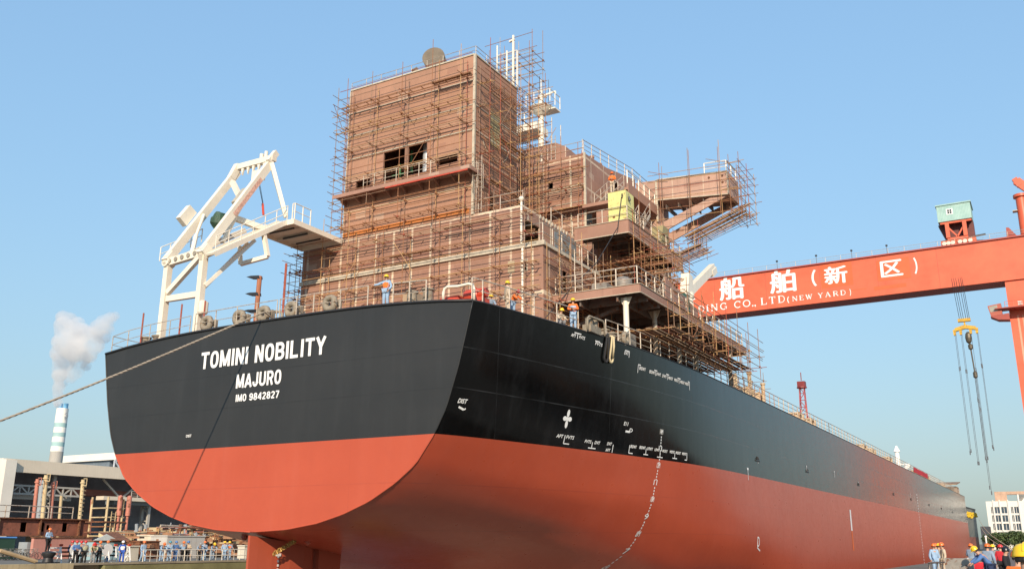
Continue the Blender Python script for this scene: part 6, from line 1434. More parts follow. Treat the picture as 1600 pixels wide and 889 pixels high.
m_ = MB(); a = P(0,860,X0-3.5); c = P(58,873,X0-3.2); m_.bar((X0-3.5,a.y,a.z),(X0-3.2,c.y,.2),.16,n=8); tag(m_.build('timber_pole', mat('raw timber', (.45,.33,.19), .8), None, loc=(X0-3.3,c.y,.1)), 'long timber pole sloping down beside the bicycles', 'pole')
# bicycles
def bike(loc, rz):
    t = thing('bicycle', (0,0,0), 'parked bicycle in the row before the pink hoarding', 'bicycle', 'bicycles parked by the hoarding')
    for s_ in (-.52, .52):
        m_ = MB(); m_.tube([(s_+.33*math.cos(a), 0, .34+.33*math.sin(a)) for a in np.linspace(0, 2*math.pi, 15)[:-1]], .022, 5, closed=True)
        for k in range(6): a = k*math.pi/6; m_.bar((s_-.32*math.cos(a),0,.34-.32*math.sin(a)),(s_+.32*math.cos(a),0,.34+.32*math.sin(a)),.005,n=3)
        m_.build('wheel', M_dark, t)
    m_ = MB()
    for p, q in (((-.52,0,.34),(-.05,0,.32)),((-.05,0,.32),(-.2,0,.85)),((-.52,0,.34),(-.18,0,.75)),((-.05,0,.32),(.35,0,.82)),((-.18,0,.76),(.35,0,.84)),((.52,0,.34),(.33,0,.98))): m_.bar(p, q, .02, n=5)
    m_.build('frame', M_grey, t)
    m_ = MB(); m_.bar((.33,-.28,1.0),(.33,.28,1.0),.016,n=5); m_.build('handlebar', M_rail, t)
    m_ = MB(); m_.prism([(-.32,-.08,.88),(-.32,.08,.88),(-.02,.03,.9),(-.02,-.03,.9)], (0,0,.06)); m_.build('saddle', M_dark, t)
    t.location = loc; t.rotation_euler.z = rz; return t
proto = bike((0,0,0), 0)
for i in range(9):
    X = XH+3+random.uniform(-.6,.6); b_ = P(2+i*6.2, 868, X); o = proto if i == 0 else copy_tree(proto); o.location = (X, b_.y, 0); o.rotation_euler.z = random.uniform(-.5,.5)+1.2*(i % 2)

# ---------------------------------------------------------------- right of the bow: second hull, office block, trees
xs = 16.6; ya = at(1511,800,0,xs).y; yb = min(at(1530,808,0,xs).y, ya+60); zt0 = at(1511,789,0,xs).z; zt1 = at(1530,806,0,xs).z
t = thing('hull_section', (10, ya+8, -7), 'grey and red hull section of a second ship beyond the bow hung with yellow flowers', 'hull')
ya = 240.0; zq = lambda u_, v_: at(u_, v_, 1, 248).z
xq = at(1530,850,1,262).x; xp = at(1509,850,1,240.5).x
mb = MB(); ztop2 = at(1510,790,1,240.5).z; zmid = at(1510,838,1,240.5).z
mb.prism([(xp-14,240.5,-.2),(xp-.2,240.5,-.2),(xq,263,-.2),(xq-14,263,-.2)], (0,0,zmid+.2)); mb.build('lower_plating', mat('dull hull red', (.28,.09,.06), .6, 0, .2, .3, streak=.3), t)
mb = MB(); z2 = at(1529,806,1,262).z; mb.add([(xp-14,240.5,zmid+.003),(xp-.2,240.5,zmid+.003),(xq,263,zmid+.003),(xq-14,263,zmid+.003),(xp-14,240.5,ztop2),(xp-.2,240.5,ztop2),(xq,263,ztop2-.4),(xq-14,263,ztop2-.4)], [(0,3,2,1),(4,5,6,7),(0,1,5,4),(1,2,6,5),(2,3,7,6),(3,0,4,7)]); mb.build('upper_plating', mat('grey green hull', (.17,.175,.155), .5, 0, .25, .3, streak=.3), t)
mb = MB(); mb.bar((xp-.2,240.4,ztop2+.1),(xq,263,ztop2-.3),.25,.3); mb.build('gunwale_bar', M_dark, t)
fl = MB()
for i in range(90):
    f = random.random(); fl.ball((xp+(xq-xp)*f+.25, 241+22*f, ztop2-1.0-1.3*random.random()-.4*math.sin(f*3)), random.uniform(.12,.30), 5)
tag(fl.build('flower_garland', mat('yellow flowers', (.75,.5,.03), .8, 0, .4, 2), None, loc=(xp,250,ztop2-2)), 'yellow flower garland hanging on the hull beyond the bow', 'garland')
# office block
DO = 295; ob0 = atd(1540,783,DO); ob1 = atd(1625,781,DO); obz = ob0.z
t = thing('office_block', ((ob0.x+ob1.x)/2, ob0.y+8, 0), 'white five-storey office block with dark windows beyond the dock', 'building')
un = Vector((CAM.x-ob0.x, CAM.y-ob0.y, 0)).normalized(); ux = Vector((-un.y, un.x, 0)); Lo = 90*DO/FPX; ob1 = ob0+ux*Lo
M_off = mat('white office wall', (.70,.68,.63), .7, 0, .06, .3); mb = MB(); rows_ = []
zs = [atd(1560, v_, DO).z for v_ in (792,802,805,815,818,828,831,841)]
hol = []
pxm2 = DO/FPX
for r_ in range(4):
    for (ua, ub) in ((1546,1549),(1551,1557.5),(1560,1567.5),(1573,1576),(1577.5,1583),(1591,1596),(1602,1608),(1611,1617)):
        hol.append(((ua-1540)*pxm2*1.02, (ub-1540)*pxm2*1.02, zs[2*r_+1], zs[2*r_]))
wall(mb, (ob0.x,ob0.y,0), ux, UZ, Lo, obz, hol, .4, un)
bk_ = Vector((ob0.x,ob0.y,0))-un*14
mb.add([Vector((ob0.x,ob0.y,0))-un*.41, Vector((ob0.x,ob0.y,obz))-un*.41, bk_+UZ*obz, bk_], [(0,1,2,3)]); mb.add([Vector((ob0.x,ob0.y,obz)), Vector((ob1.x,ob1.y,obz)), Vector((ob1.x,ob1.y,obz))-un*14, bk_+UZ*obz], [(0,1,2,3)])
off = mb.build('office_wall', M_off, t, recalc=False)
for h in hol:
    g2 = MB(); a = Vector((ob0.x,ob0.y,0))-un*.3; g2.add([a+ux*h[0]+UZ*h[2], a+ux*h[1]+UZ*h[2], a+ux*h[1]+UZ*h[3], a+ux*h[0]+UZ*h[3]], [(0,1,2,3)]); gg = g2.build('window', mat('office glass', (.055,.085,.12), .15, 0, .4, .4), t, recalc=False)
    for f_ in (.5,):
        b_ = MB(); c = a+un*.05+ux*(h[0]+(h[1]-h[0])*f_); b_.bar(c+UZ*h[2], c+UZ*h[3], .12, .1); b_.build('mullion', M_off, gg)
for ua in (1549.8,1558.6,1570,1584.5,1598,1609.5):
    b_ = MB(); c = Vector((ob0.x,ob0.y,0))+ux*((ua-1540)*pxm2*1.02)+un*.15; b_.bar(c, c+UZ*(obz+.4), .35, .3); b_.build('pilaster', M_off, t)
pt = MB(); c0 = Vector((ob0.x,ob0.y,0))+ux*(13*pxm2)-un*4; zp0, zp1 = obz, atd(1560,767.5,DO).z; M_tan = mat('tan render', (.50,.33,.23), .7)
def ob(m_, a_, b_, z0, z1, dd=.0, th=3.5):
    p = [Vector((ob0.x,ob0.y,0))+ux*((a_-1540)*pxm2*1.02)-un*(2+dd), Vector((ob0.x,ob0.y,0))+ux*((b_-1540)*pxm2*1.02)-un*(2+dd)]
    m_.prism([p[0]+UZ*z0, p[1]+UZ*z0, p[1]-un*th+UZ*z0, p[0]-un*th+UZ*z0], (0,0,z1-z0))
ob(pt, 1553.5, 1570, zp0+.02, zp1); ob(pt, 1570.05, 1597, zp1-.9, zp1); pt.build('roof_house', M_tan, t)
pt = MB(); ob(pt, 1584, 1586, zp0+.02, zp1-.92); ob(pt, 1586.5, 1625, zp0+.02, zp1-1.0, 4); pt.build('roof_wing', M_off, t)
dbx = MB(); a = atd(1531.5,822,290); c = atd(1541,822,290); dbx.box((a.x,a.y,0),(c.x+1,a.y+10,a.z)); tag(dbx.build('dark_shed', mat('dark slate cladding', (.05,.055,.07), .7), None, loc=(a.x,a.y,0)), 'dark slate-grey shed between the far hull and the office block', 'shed')
# trees before the office block
def tree(u_, v_top, dist, wpx, label, seed):
    rg = random.Random(seed); b_ = atd(u_, 858, dist); top_ = atd(u_, v_top, dist).z; rad = wpx/2/FPX*dist
    t = thing('tree', (b_.x, b_.y, 0), label, 'tree', 'trees in front of the office block')
    m_ = MB(); m_.tube([(b_.x,b_.y,0),(b_.x+.1,b_.y,top_*.3),(b_.x-.1,b_.y,top_*.6)], [.28,.2,.1], 8)
    for k in range(6):
        a = rg.uniform(0,6.28); z0 = top_*rg.uniform(.28,.5); m_.tube([(b_.x,b_.y,z0),(b_.x+rad*.5*math.cos(a),b_.y+rad*.5*math.sin(a),z0+top_*.25)], [.1,.04], 5)
    m_.build('trunk', mat('bark', (.12,.09,.06), .9), t)
    m_ = MB(); cl = []
    for k in range(26):
        a = rg.uniform(0,6.28); rr = rad*math.sqrt(rg.random())*.85; z = top_*(.3+.62*rg.random()); kk = 1-abs(z/top_-.55)*.9; cl.append((b_.x+rr*math.cos(a)*kk, b_.y+rr*math.sin(a)*kk, z, rad*rg.uniform(.22,.4)))
    for cx_, cy_, cz_, cr in cl:
        for q in range(95):
            d = Vector((rg.gauss(0,1), rg.gauss(0,1), rg.gauss(0,1))).normalized()*cr*rg.uniform(.55,1.08); c = Vector((cx_,cy_,cz_))+d
            if c.z > top_ or c.z < .6: continue
            u1 = Vector((rg.gauss(0,1), rg.gauss(0,1), rg.gauss(0,1))).normalized(); v1 = u1.cross(d).normalized() if u1.cross(d).length > .01 else UX; s_ = rg.uniform(.2,.42)
            m_.add([c-u1*s_, c+v1*s_*.6, c+u1*s_, c-v1*s_*.6], [(0,1,2,3)])
    m_.build('crown', mat('foliage', (.085,.125,.04), .7, 0, .55, .5), t, recalc=False)
tree(1558,832,275,40,'rounded dark green tree standing left before the office block',1)
tree(1586,829,270,44,'taller green tree right of the rounded one before the office block',2)
tree(1612,834,280,36,'green tree at the right edge before the office block',3)
# mooring lines to the bow, low white wall, rail and equipment on the starboard quay
for k, (u0, v0, u1, v1) in enumerate(((1530,812,1582,858),(1532,822,1578,860))):
    a = at(u0,v0,1,255); b_ = atd(u1,v1,70); m_ = MB(); N = 24; m_.tube([a.lerp(b_, i/N)-UZ*(.8*math.sin(math.pi*i/N)) for i in range(N+1)], .05, 5); tag(m_.build('mooring_line', M_cr, None, smooth=True, loc=b_), 'yellowish mooring line running from the bow to the starboard quay, %s of the pair' % ('upper' if k == 0 else 'lower'), 'rope')
a = atd(1549,864,60); c = atd(1600,864,52); m_ = MB(); m_.bar((a.x,a.y,.7),(c.x+2,c.y,.7),.3,1.4); tag(m_.build('quay_wall', mat('whitewashed wall', (.72,.70,.64), .8, 0, .1, .8), None, loc=(a.x,a.y,0)), 'low whitewashed wall behind the men on the starboard quay', 'wall')
a = atd(1540,838,120); t = thing('lamp_post', (a.x,a.y,0), 'thin white post standing before the dark shed', 'post'); m_ = MB(); m_.bar((a.x,a.y,0),(a.x,a.y,a.z),.1,n=8); m_.build('shaft', M_markw, t); m_ = MB(); m_.ball((a.x,a.y,a.z),.16,8); m_.build('cap', M_markw, t)
t = thing('railing', (*atd(1480,882,40).xy, 0), 'grey pipe railing in front of the helmeted trio on the starboard quay', 'railing')
a = atd(1451,879,42); c = atd(1511,876,36); 
for f in np.linspace(0, 1, 5): p = a.lerp(c, f); m_ = MB(); m_.bar((p.x,p.y,0),(p.x,p.y,p.z),.035,n=6); m_.build('stanchion', M_rail, t)
for dz in (0, -.45): m_ = MB(); m_.bar(a+UZ*dz, c+UZ*dz, .04, n=6); m_.build('rail', M_rail, t)
m_ = MB(); m_.cbox(c+Vector((-.3,.2,-.15)),(1.0,.5,.5)); tag(m_.build('tool_box', M_grey, None, loc=(c.x,c.y,c.z-.4)), 'grey steel box at the end of the quay railing', 'box')

# made-up blocks added out of view so the glossy hull mirrors their dark sides
for i, (x, y, dx, dy, h) in enumerate(((48,24,9,13,4.2),(50,42,12,9,6.5),(46,58,7,14,5.2),(52,78,13,12,8.0),(47,99,8,10,4.6))):
    t = thing('ship_section', (x+dx/2, y+dy/2, 0), ('low flat unseen block added for the hull to mirror, nearest the camera','broad unseen block added for the hull to mirror, beside the low flat one','narrow unseen block added for the hull to mirror, between two taller ones','tallest unseen block added for the hull to mirror','small unseen block added for the hull to mirror, farthest along the starboard quay')[i], 'ship block')
    m_ = MB(); m_.box((x,y,.5),(x+dx,y+dy,h)); m_.box((x+1.5,y+2,h+.003),(x+dx-2,y+dy-3,h+1.4)); m_.build('plating', mat('dark mill plate', (.10,.055,.04), .8, 0, .4, .5, rust=.3), t)
    for k in range(int(dy/1.6)):
        m_ = MB(); m_.box((x-.25,y+.3+k*1.6,.5),(x-.003,y+.42+k*1.6,h)); m_.build('stiffener', M_rust, t)
    for yy in (y+1, y+dy-2):
        m_ = MB(); m_.box((x+1,yy,0),(x+dx-1,yy+1,.497)); m_.build('keel_block', M_conc, t)
# ---------------------------------------------------------------- people
def skin_mesh(name, nodes, edges, sub=2):
    """grow one continuous surface along a skeleton; nodes = {name: (xyz, radius or (rx, ry))}, first node is the root"""
    me = D.meshes.new(name); ks = list(nodes); me.from_pydata([nodes[k][0] for k in ks], [(ks.index(a), ks.index(b)) for a, b in edges], [])
    o = D.objects.new(name, me); COL.objects.link(o)
    md = o.modifiers.new('skin', 'SKIN'); md.use_smooth_shade = True
    if not me.skin_vertices: me.skin_vertices.new() if hasattr(me.skin_vertices, 'new') else None
    sv = me.skin_vertices[0].data
    for i, k in enumerate(ks):
        r_ = nodes[k][1]; sv[i].radius = r_ if isinstance(r_, tuple) else (r_, r_); sv[i].use_root = (i == 0)
    sm_ = o.modifiers.new('sub', 'SUBSURF'); sm_.levels = sub; sm_.render_levels = sub
    dg = bpy.context.evaluated_depsgraph_get(); dg.update()
    out = D.meshes.new_from_object(o.evaluated_get(dg)); D.objects.remove(o); D.meshes.remove(me)
    out.polygons.foreach_set('use_smooth', [True]*len(out.polygons)); return out
def pose(kind):
    """joint positions of a person 1.72 m tall facing -y, x to their left"""
    J = dict(pel=(0,0,.95), wst=(0,.0,1.08), che=(0,.01,1.30), nkb=(0,.015,1.44), nek=(0,.005,1.50), hed=(0,-.015,1.60), crn=(0,-.01,1.68),
             shL=(.18,.01,1.40), elL=(.25,.03,1.12), wrL=(.24,-.06,.89), shR=(-.18,.01,1.40), elR=(-.25,.03,1.12), wrR=(-.24,-.06,.89),
             hpL=(.09,0,.92), knL=(.10,-.02,.50), anL=(.11,.02,.09), toL=(.13,-.15,.04), hpR=(-.09,0,.92), knR=(-.10,-.02,.50), anR=(-.11,.02,.09), toR=(-.13,-.15,.04))
    if kind == 'fold': J.update(elL=(.27,-.02,1.14), wrL=(.02,-.24,1.16), elR=(-.27,-.02,1.14), wrR=(-.03,-.25,1.10))
    if kind == 'point': J.update(elR=(-.42,-.05,1.28), wrR=(-.66,-.12,1.24), elL=(.27,.05,1.13), wrL=(.2,-.1,.95))
    if kind == 'phone': J.update(elL=(.26,.0,1.13), wrL=(.10,-.22,1.30), hed=(0,-.04,1.59), crn=(0,-.05,1.67))
    if kind == 'walk': J.update(knL=(.10,-.16,.52), anL=(.10,-.18,.09), toL=(.11,-.35,.05), knR=(-.10,.06,.51), anR=(-.10,.27,.13), toR=(-.11,.13,.04), wrL=(.24,.12,.9), elL=(.25,.12,1.13), wrR=(-.22,-.26,.95), elR=(-.25,-.03,1.12))
    if kind == 'lean':
        for k, dy, dz in (('wst',-.07,-.02),('che',-.22,-.07),('nkb',-.32,-.11),('nek',-.36,-.12),('hed',-.42,-.13),('crn',-.46,-.12),('shL',-.28,-.09),('shR',-.28,-.09)): J[k] = (J[k][0], J[k][1]+dy, J[k][2]+dz)
        J.update(elL=(.25,-.45,1.13), wrL=(.18,-.62,1.02), elR=(-.25,-.45,1.13), wrR=(-.18,-.62,1.02))
    if kind == 'crouch':
        J.update(pel=(0,.12,.42), wst=(0,.08,.54), che=(0,-.04,.76), nkb=(0,-.09,.89), nek=(0,-.12,.95), hed=(0,-.16,1.04), crn=(0,-.17,1.12), shL=(.18,-.07,.85), shR=(-.18,-.07,.85), elL=(.26,-.2,.62), wrL=(.18,-.38,.55), elR=(-.26,-.2,.62), wrR=(-.18,-.38,.55),
                 hpL=(.09,.1,.40), hpR=(-.09,.1,.40), knL=(.16,-.28,.52), knR=(-.16,-.28,.52), anL=(.13,-.05,.09), anR=(-.13,-.05,.09), toL=(.14,-.22,.04), toR=(-.14,-.22,.04))
    return J
PCACHE = {}
def pmesh(kind):
    if kind in PCACHE: return PCACHE[kind]
    J = pose(kind)
    fwd = (Vector(J['hed'])-Vector(J['nek'])); face = Vector((0,-1,0))
    nose = Vector(J['hed'])+Vector((0,-.105,-.01)); 
    rad = dict(pel=(.15,.11), wst=(.14,.10), che=(.17,.11), nkb=(.08,.07), nek=.055, hed=(.078,.095), crn=(.065,.075), shL=.065, elL=.046, wrL=.03, shR=.065, elR=.046, wrR=.03, hpL=.09, knL=.06, anL=.042, toL=.036, hpR=.09, knR=.06, anR=.042, toR=.036)
    N = {k: (J[k], rad[k]) for k in J}
    for s_ in 'LR':
        w_ = Vector(J['wr'+s_]); e_ = Vector(J['el'+s_]); d = (w_-e_).normalized(); N['pm'+s_] = (tuple(w_+d*.085), (.038,.022))
    N['nos'] = (tuple(nose), .014)
    E = [('pel','wst'),('wst','che'),('che','nkb'),('nkb','nek'),('nek','hed'),('hed','crn'),('hed','nos')]
    for s_ in 'LR': E += [('che','sh'+s_),('sh'+s_,'el'+s_),('el'+s_,'wr'+s_),('wr'+s_,'pm'+s_),('pel','hp'+s_),('hp'+s_,'kn'+s_),('kn'+s_,'an'+s_),('an'+s_,'to'+s_)]
    body = skin_mesh('person_body', N, E)
    # five fingers on each hand, unequal and slightly curled
    fm_ = MB()
    for s_, sg in (('L',1),('R',-1)):
        w_ = Vector(J['wr'+s_]); d = (w_-Vector(J['el'+s_])).normalized(); side = d.cross(Vector((0,-1,.2))).normalized(); crl = d.cross(side).normalized()
        for k, ln in enumerate((.072,.082,.076,.06)):
            b_ = w_+d*.10+side*(-.033+.022*k); p1 = b_+d*ln*.5+crl*.008; p2 = p1+d*ln*.4+crl*.03; fm_.tube([b_, p1, p2], [.0095,.009,.007], 6)
        b_ = w_+d*.045+side*.035*(-sg); fm_.tube([b_, b_+d*.035+side*.03*(-sg), b_+d*.07+side*.03*(-sg)+crl*.012], [.011,.010,.008], 6)
    for sx in (-1, 1): h = Vector(J['hed']); fm_.ball(h+Vector((sx*.083,.01,-.01)), .022, 6, (.4,.8,1.2))
    fmesh = D.meshes.new('fingers'); fmesh.from_pydata([tuple(v) for v in fm_.v], [], fm_.f)
    bm = bmesh.new(); bm.from_mesh(body); bm.from_mesh(fmesh); bmesh.ops.recalc_face_normals(bm, faces=bm.faces); bm.to_mesh(body); bm.free(); D.meshes.remove(fmesh); body.polygons.foreach_set('use_smooth', [True]*len(body.polygons))
    g = lambda ks, dr: {k: (J[k], tuple(x+dr for x in rad[k]) if isinstance(rad[k], tuple) else rad[k]+dr) for k in ks}
    tor = ['wst','pel','che','nkb']; arm_ = [a+s_ for s_ in 'LR' for a in ('sh','el','wr')]
    jk = g(tor+arm_, .022); jk['nkb'] = (J['nkb'], (.10,.09))
    jacket = skin_mesh('jacket', jk, [('pel','wst'),('wst','che'),('che','nkb')]+[e for s_ in 'LR' for e in (('che','sh'+s_),('sh'+s_,'el'+s_),('el'+s_,'wr'+s_))])
    vs_ = g(['che','wst','pel'], .036); vs_['nkb'] = (J['nkb'], (.12,.10)); p_ = Vector(J['pel'])*.45+Vector(J['wst'])*.55; vs_['pel'] = (tuple(p_), (.185,.145))
    for s_ in 'LR': vs_['sh'+s_] = (tuple(Vector(J['sh'+s_])*.85+Vector(J['che'])*.15), .095)
    vest = skin_mesh('vest', vs_, [('che','wst'),('wst','pel'),('che','nkb'),('che','shL'),('che','shR')])
    tr_ = g(['pel','hpL','knL','anL','hpR','knR','anR'], .024); trous = skin_mesh('trousers', tr_, [('pel','hpL'),('hpL','knL'),('knL','anL'),('pel','hpR'),('hpR','knR'),('knR','anR')])
    boots = []
    for s_ in 'LR':
        a, b_ = Vector(J['an'+s_]), Vector(J['to'+s_]); m_ = MB(); m_.tube([a+UZ*.09, a, a-UZ*.045], [.062,.06,.058], 8); m_.tube([a-UZ*.035+(a-b_)*.25, a-UZ*.035, b_, b_+(b_-a).normalized()*.07], [.048,.056,.052,.03], 8)
        for v in m_.v: v.z = max(v.z, .004)
        me = D.meshes.new('boot'); me.from_pydata([tuple(v) for v in m_.v], [], m_.f); me.polygons.foreach_set('use_smooth', [True]*len(me.polygons)); boots.append(me)
    h = Vector(J['hed']); c = Vector(J['crn']); ax = (c-Vector(J['nek'])).normalized(); o_ = h+ax*.045
    m_ = MB(); m_.lathe([(.128,-.012),(.132,-.004),(.126,.012),(.122,.045),(.108,.085),(.078,.115),(.035,.130),(.004,.133)], o_, 18, ax); 
    fw_ = (Vector((0,-1,0))-ax*Vector((0,-1,0)).dot(ax)).normalized(); m_.prism([o_+fw_*.10+UX*.10+ax*.0, o_+fw_*.18+UX*.06-ax*.008, o_+fw_*.19-ax*.01, o_+fw_*.18-UX*.06-ax*.008, o_+fw_*.10-UX*.10], ax*.008)
    m_.tube([o_+fw_*(.125*math.cos(a))+ax*(.012+.125*math.sin(a)) for a in np.linspace(.15, 2.9, 10)], .012, 6)
    hm = D.meshes.new('helmet'); hm.from_pydata([tuple(v) for v in m_.v], [], m_.f); hm.polygons.foreach_set('use_smooth', [True]*len(hm.polygons)); hm.set_sharp_from_angle(angle=R(50))
    m_ = MB(); m_.lathe([(.094,-.03),(.100,-.01),(.100,.02),(.08,.05)], h+ax*.01+Vector((0,.018,0)), 14, ax)
    hair = D.meshes.new('hair'); keep = [f for f in m_.f if len(f) == 4 and sum(m_.v[i].y for i in f)/4 > h.y-.02]; hair.from_pydata([tuple(v) for v in m_.v], [], keep)
    m_ = MB(); hd = h
    for sx in (-.032, .032): m_.ball(hd+Vector((sx,-.096,.012)), .011, 6)
    m_.bar(hd+Vector((-.025,-.098,-.055)), hd+Vector((.025,-.098,-.055)), .008, .006)
    eyes = D.meshes.new('eyes_and_mouth'); eyes.from_pydata([tuple(v) for v in m_.v], [], m_.f)
    for me in (body, jacket, vest, trous, hm, hair, eyes, *boots): 
        me.materials.clear(); me.materials.append(M_dark)
    PCACHE[kind] = dict(body=body, jacket=jacket, vest=vest, trousers=trous, helmet=hm, hair=hair, face=eyes, boots=boots); return PCACHE[kind]
M_skin = mat('skin', (.48,.28,.19), .55, 0, .1, 8); M_hair = mat('black hair', (.012,.011,.010), .6, 0, .2, 20)
CL = dict(orange=(.75,.17,.03), yellow=(.82,.52,.02), red=(.55,.03,.03), white=(.8,.8,.8), teal=(.06,.27,.36), bluehat=(.04,.16,.42), ltblue=(.29,.42,.58), blue=(.08,.17,.38), navy=(.02,.035,.09), black=(.012,.012,.014), beige=(.52,.43,.32), grey=(.26,.27,.28), cobalt=(.03,.10,.45), stripe=(.42,.42,.28), dust=(.25,.33,.43))
def cmat(c, kind): return mat('%s %s' % (c, kind), CL[c], .28 if kind == 'plastic' else .85, 0, .06 if kind == 'plastic' else .25, 4 if kind == 'plastic' else 6)
def person(loc, rz, kind, helmet, top, legs, label, vest=None, group=None, boots='black', sc=1.0):
    P_ = pmesh(kind); t = thing('person', loc, label, 'person', group); t.rotation_euler.z = rz; t.scale = (sc, sc, sc)
    def add(nm, me, mt):
        o = D.objects.new(nm, me); COL.objects.link(o); o.parent = t; o.material_slots[0].link = 'OBJECT'; o.material_slots[0].material = mt; return o
    add('body', P_['body'], M_skin); add('jacket', P_['jacket'], cmat(top, 'cloth')); add('trousers', P_['trousers'], cmat(legs, 'cloth'))
    if vest: add('vest', P_['vest'], cmat(vest, 'cloth'))
    for b_ in P_['boots']: add('boot', b_, cmat(boots, 'cloth'))
    add('helmet', P_['helmet'], cmat(helmet, 'plastic')); add('hair', P_['hair'], M_hair); add('face', P_['face'], M_hair)
    return t
def faceto(loc, tgt): d = Vector(tgt)-Vector(loc); return math.atan2(d.x, -d.y)
DKZ = lambda x, y: camber(x, hb(y, 12.5))
# on the ship
x = at(601,477,1,.55).x; person((x,.62,DKZ(x,.6)), .15, 'point', 'yellow', 'ltblue', 'ltblue', 'person in orange vest and pale blue overalls standing at the stern edge pointing', vest='orange', boots='grey')
person((12.9,3.5,12.65), 2.4, 'stand', 'yellow', 'beige', 'beige', 'person in beige coat and yellow helmet behind the starboard gunwale')
person((12.75,4.3,12.7), 1.3, 'lean', 'red', 'orange', 'ltblue', 'person in orange jacket and red helmet bent over at the starboard gunwale', sc=.86)
person((14.35,8.0,12.6), .5, 'fold', 'yellow', 'orange', 'ltblue', 'person in orange shirt and pale blue overalls by the white hull marks on the gunwale', vest='ltblue', boots='grey')
person((13.6,7.9,12.65), 1.2, 'crouch', 'yellow', 'beige', 'grey', 'person crouching in a yellow helmet beside the orange-shirted worker on the gunwale')
person((11.75,2.7,12.75), .6, 'crouch', 'yellow', 'orange', 'grey', 'person crouched behind the gunwale nearest the stern corner, only helmet showing', sc=.9)
person((11.9,3.5,12.75), .9, 'crouch', 'yellow', 'dust', 'grey', 'person crouched behind the gunwale next to the beige coat, only helmet showing', sc=.9)
person((9.35,25.2,27.1), .25, 'fold', 'orange', 'orange', 'beige', 'person in orange jacket and orange helmet coming down the steep stairs high on the superstructure')
# port quay
QX = X0-1.6
def quay(u_, kind, h, top, legs, label, vest=None, rz=None, X=QX, v_=880, z=0, sc=1.0):
    p = at(u_, v_, 0, X); p.z = z; r_ = faceto(p, (8, 4, 0))+random.uniform(-.35, .35) if rz is None else rz
    return person((p.x, p.y, z), r_, kind, h, top, legs, label, vest=vest, group='workers watching from the port quay', sc=sc)
quay(71, 'fold', 'orange', 'ltblue', 'black', 'person in pale blue shirt and black trousers standing on the mooring stump', X=X0-2.2, z=.9)
quay(109.5, 'stand', 'red', 'navy', 'black', 'person in red helmet and navy jacket behind the left round board', X=X0-3.8)
quay(116.5, 'fold', 'red', 'blue', 'black', 'person in red helmet and blue jacket just right of the left round board')
quay(123.5, 'phone', 'red', 'navy', 'black', 'person in red helmet and navy jacket beside the man in the striped vest', X=X0-3.4)
quay(130, 'stand', 'red', 'grey', 'black', 'person in red helmet and grey jacket with striped reflective vest', vest='stripe')
quay(144, 'lean', 'red', 'stripe', 'grey', 'person in red helmet and yellowish reflective top leaning over a barrier')
quay(153.5, 'phone', 'orange', 'grey', 'black', 'person in orange helmet and grey jacket between the two barriers')
quay(165, 'stand', 'orange', 'blue', 'blue', 'person in orange helmet and blue overalls behind the right round board', X=X0-3.8)
quay(189, 'walk', 'white', 'cobalt', 'cobalt', 'person in white helmet and cobalt overalls by the A-frame barrier', vest='white')
quay(222, 'walk', 'orange', 'ltblue', 'ltblue', 'person in orange helmet and pale blue overalls alone before the rust brown crates')
quay(251, 'lean', 'orange', 'ltblue', 'ltblue', 'person in orange helmet leaning on the railing at its left end')
quay(263, 'stand', 'teal', 'ltblue', 'ltblue', 'person in teal helmet and pale blue overalls at the railing')
quay(272.5, 'fold', 'bluehat', 'blue', 'blue', 'person in bright blue helmet and dark blue overalls at the railing')
quay(284, 'phone', 'orange', 'ltblue', 'black', 'person in orange helmet, pale blue jacket and black trousers at the railing')
quay(291.5, 'fold', 'bluehat', 'beige', 'black', 'person in blue helmet and beige jacket at the railing')
quay(309, 'lean', 'grey', 'dust', 'black', 'person in dark helmet bending over the railing')
quay(317.5, 'stand', 'orange', 'ltblue', 'ltblue', 'person in orange helmet and pale blue overalls right of the bending man')
quay(330.5, 'lean', 'yellow', 'dust', 'dust', 'person in yellow helmet leaning on the railing, left of the yellow-helmeted pair')
quay(349, 'stand', 'yellow', 'ltblue', 'ltblue', 'person in yellow helmet and pale blue overalls, left of the pair by the rudder')
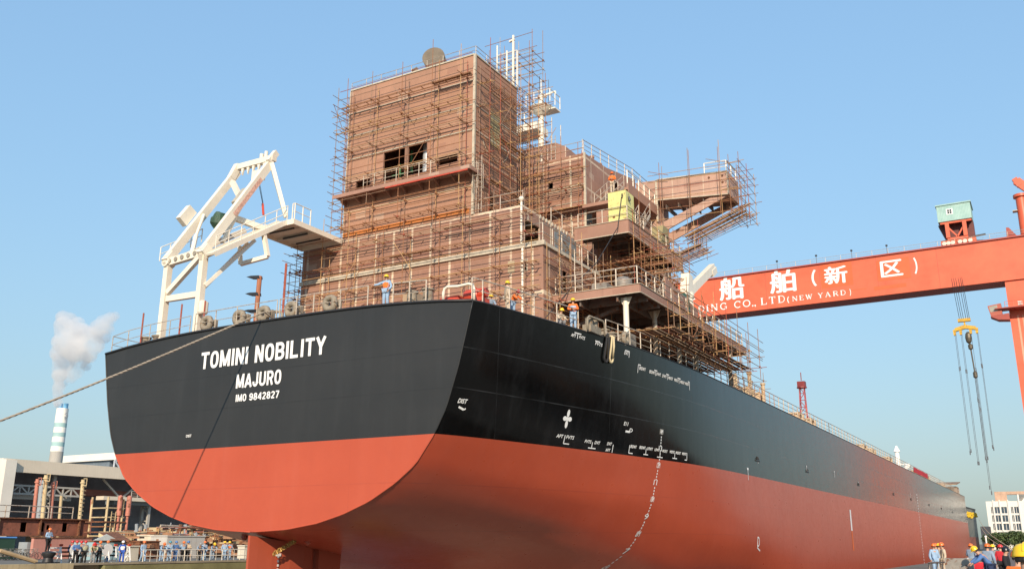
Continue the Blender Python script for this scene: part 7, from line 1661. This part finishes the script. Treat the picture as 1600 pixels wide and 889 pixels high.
quay(356.5, 'fold', 'yellow', 'dust', 'ltblue', 'person in yellow helmet and greyish jacket, right of the pair by the rudder', vest='orange')
# starboard quay
def right(u_, dist, kind, h, top, legs, label, rz, vest=None, sc=1.0):
    p = atd(u_, 858, dist); return person((p.x, p.y, 0), rz, kind, h, top, legs, label, vest=vest, group='workers on the starboard quay', sc=sc)
right(1459, 50, 'stand', 'orange', 'ltblue', 'ltblue', 'person in orange helmet and pale blue overalls, leftmost at the grey quay railing', .6)
right(1462.5, 53, 'stand', 'orange', 'dust', 'blue', 'person in orange helmet half hidden behind the left pair of the railing group', 2.6)
right(1467, 51, 'fold', 'yellow', 'beige', 'beige', 'person in yellow helmet and beige jacket in the middle of the railing group', 2.4)
right(1472.5, 47, 'stand', 'orange', 'beige', 'beige', 'person in orange helmet and beige jacket, rightmost of the railing group', -1.2, sc=1.02)
right(1517, 50, 'fold', 'orange', 'dust', 'white', 'person in orange helmet and grey-blue shirt standing alone before the far hull', 2.7)
right(1525.5, 40, 'crouch', 'orange', 'red', 'red', 'person crouching in red clothes beside the man in the blue shirt', .4, sc=1.1)
right(1543.5, 35.0, 'lean', 'yellow', 'blue', 'navy', 'person in yellow helmet and blue shirt bending forward on the starboard quay', -1.25, sc=1.02)
right(1543, 41, 'stand', 'orange', 'dust', 'grey', 'person in orange helmet hidden behind the bending man in blue', 2.8)
right(1551, 48, 'stand', 'yellow', 'grey', 'grey', 'person in yellow helmet before the whitewashed wall', 3.0, sc=.98)
right(1563, 44, 'stand', 'red', 'red', 'black', 'person in red helmet before the whitewashed wall', 2.9, sc=.98)
right(1570, 31, 'walk', 'black', 'black', 'black', 'person in black jacket with a dark cap by the right edge', 1.4, sc=.94)
right(1588, 17, 'stand', 'orange', 'orange', 'navy', 'person in orange jacket behind the near yellow helmet', 2.9, sc=.93)
right(1600.5, 9.6, 'stand', 'yellow', 'beige', 'grey', 'person in glossy yellow helmet and beige jacket closest to the camera at the right edge', 3.0, sc=.99)
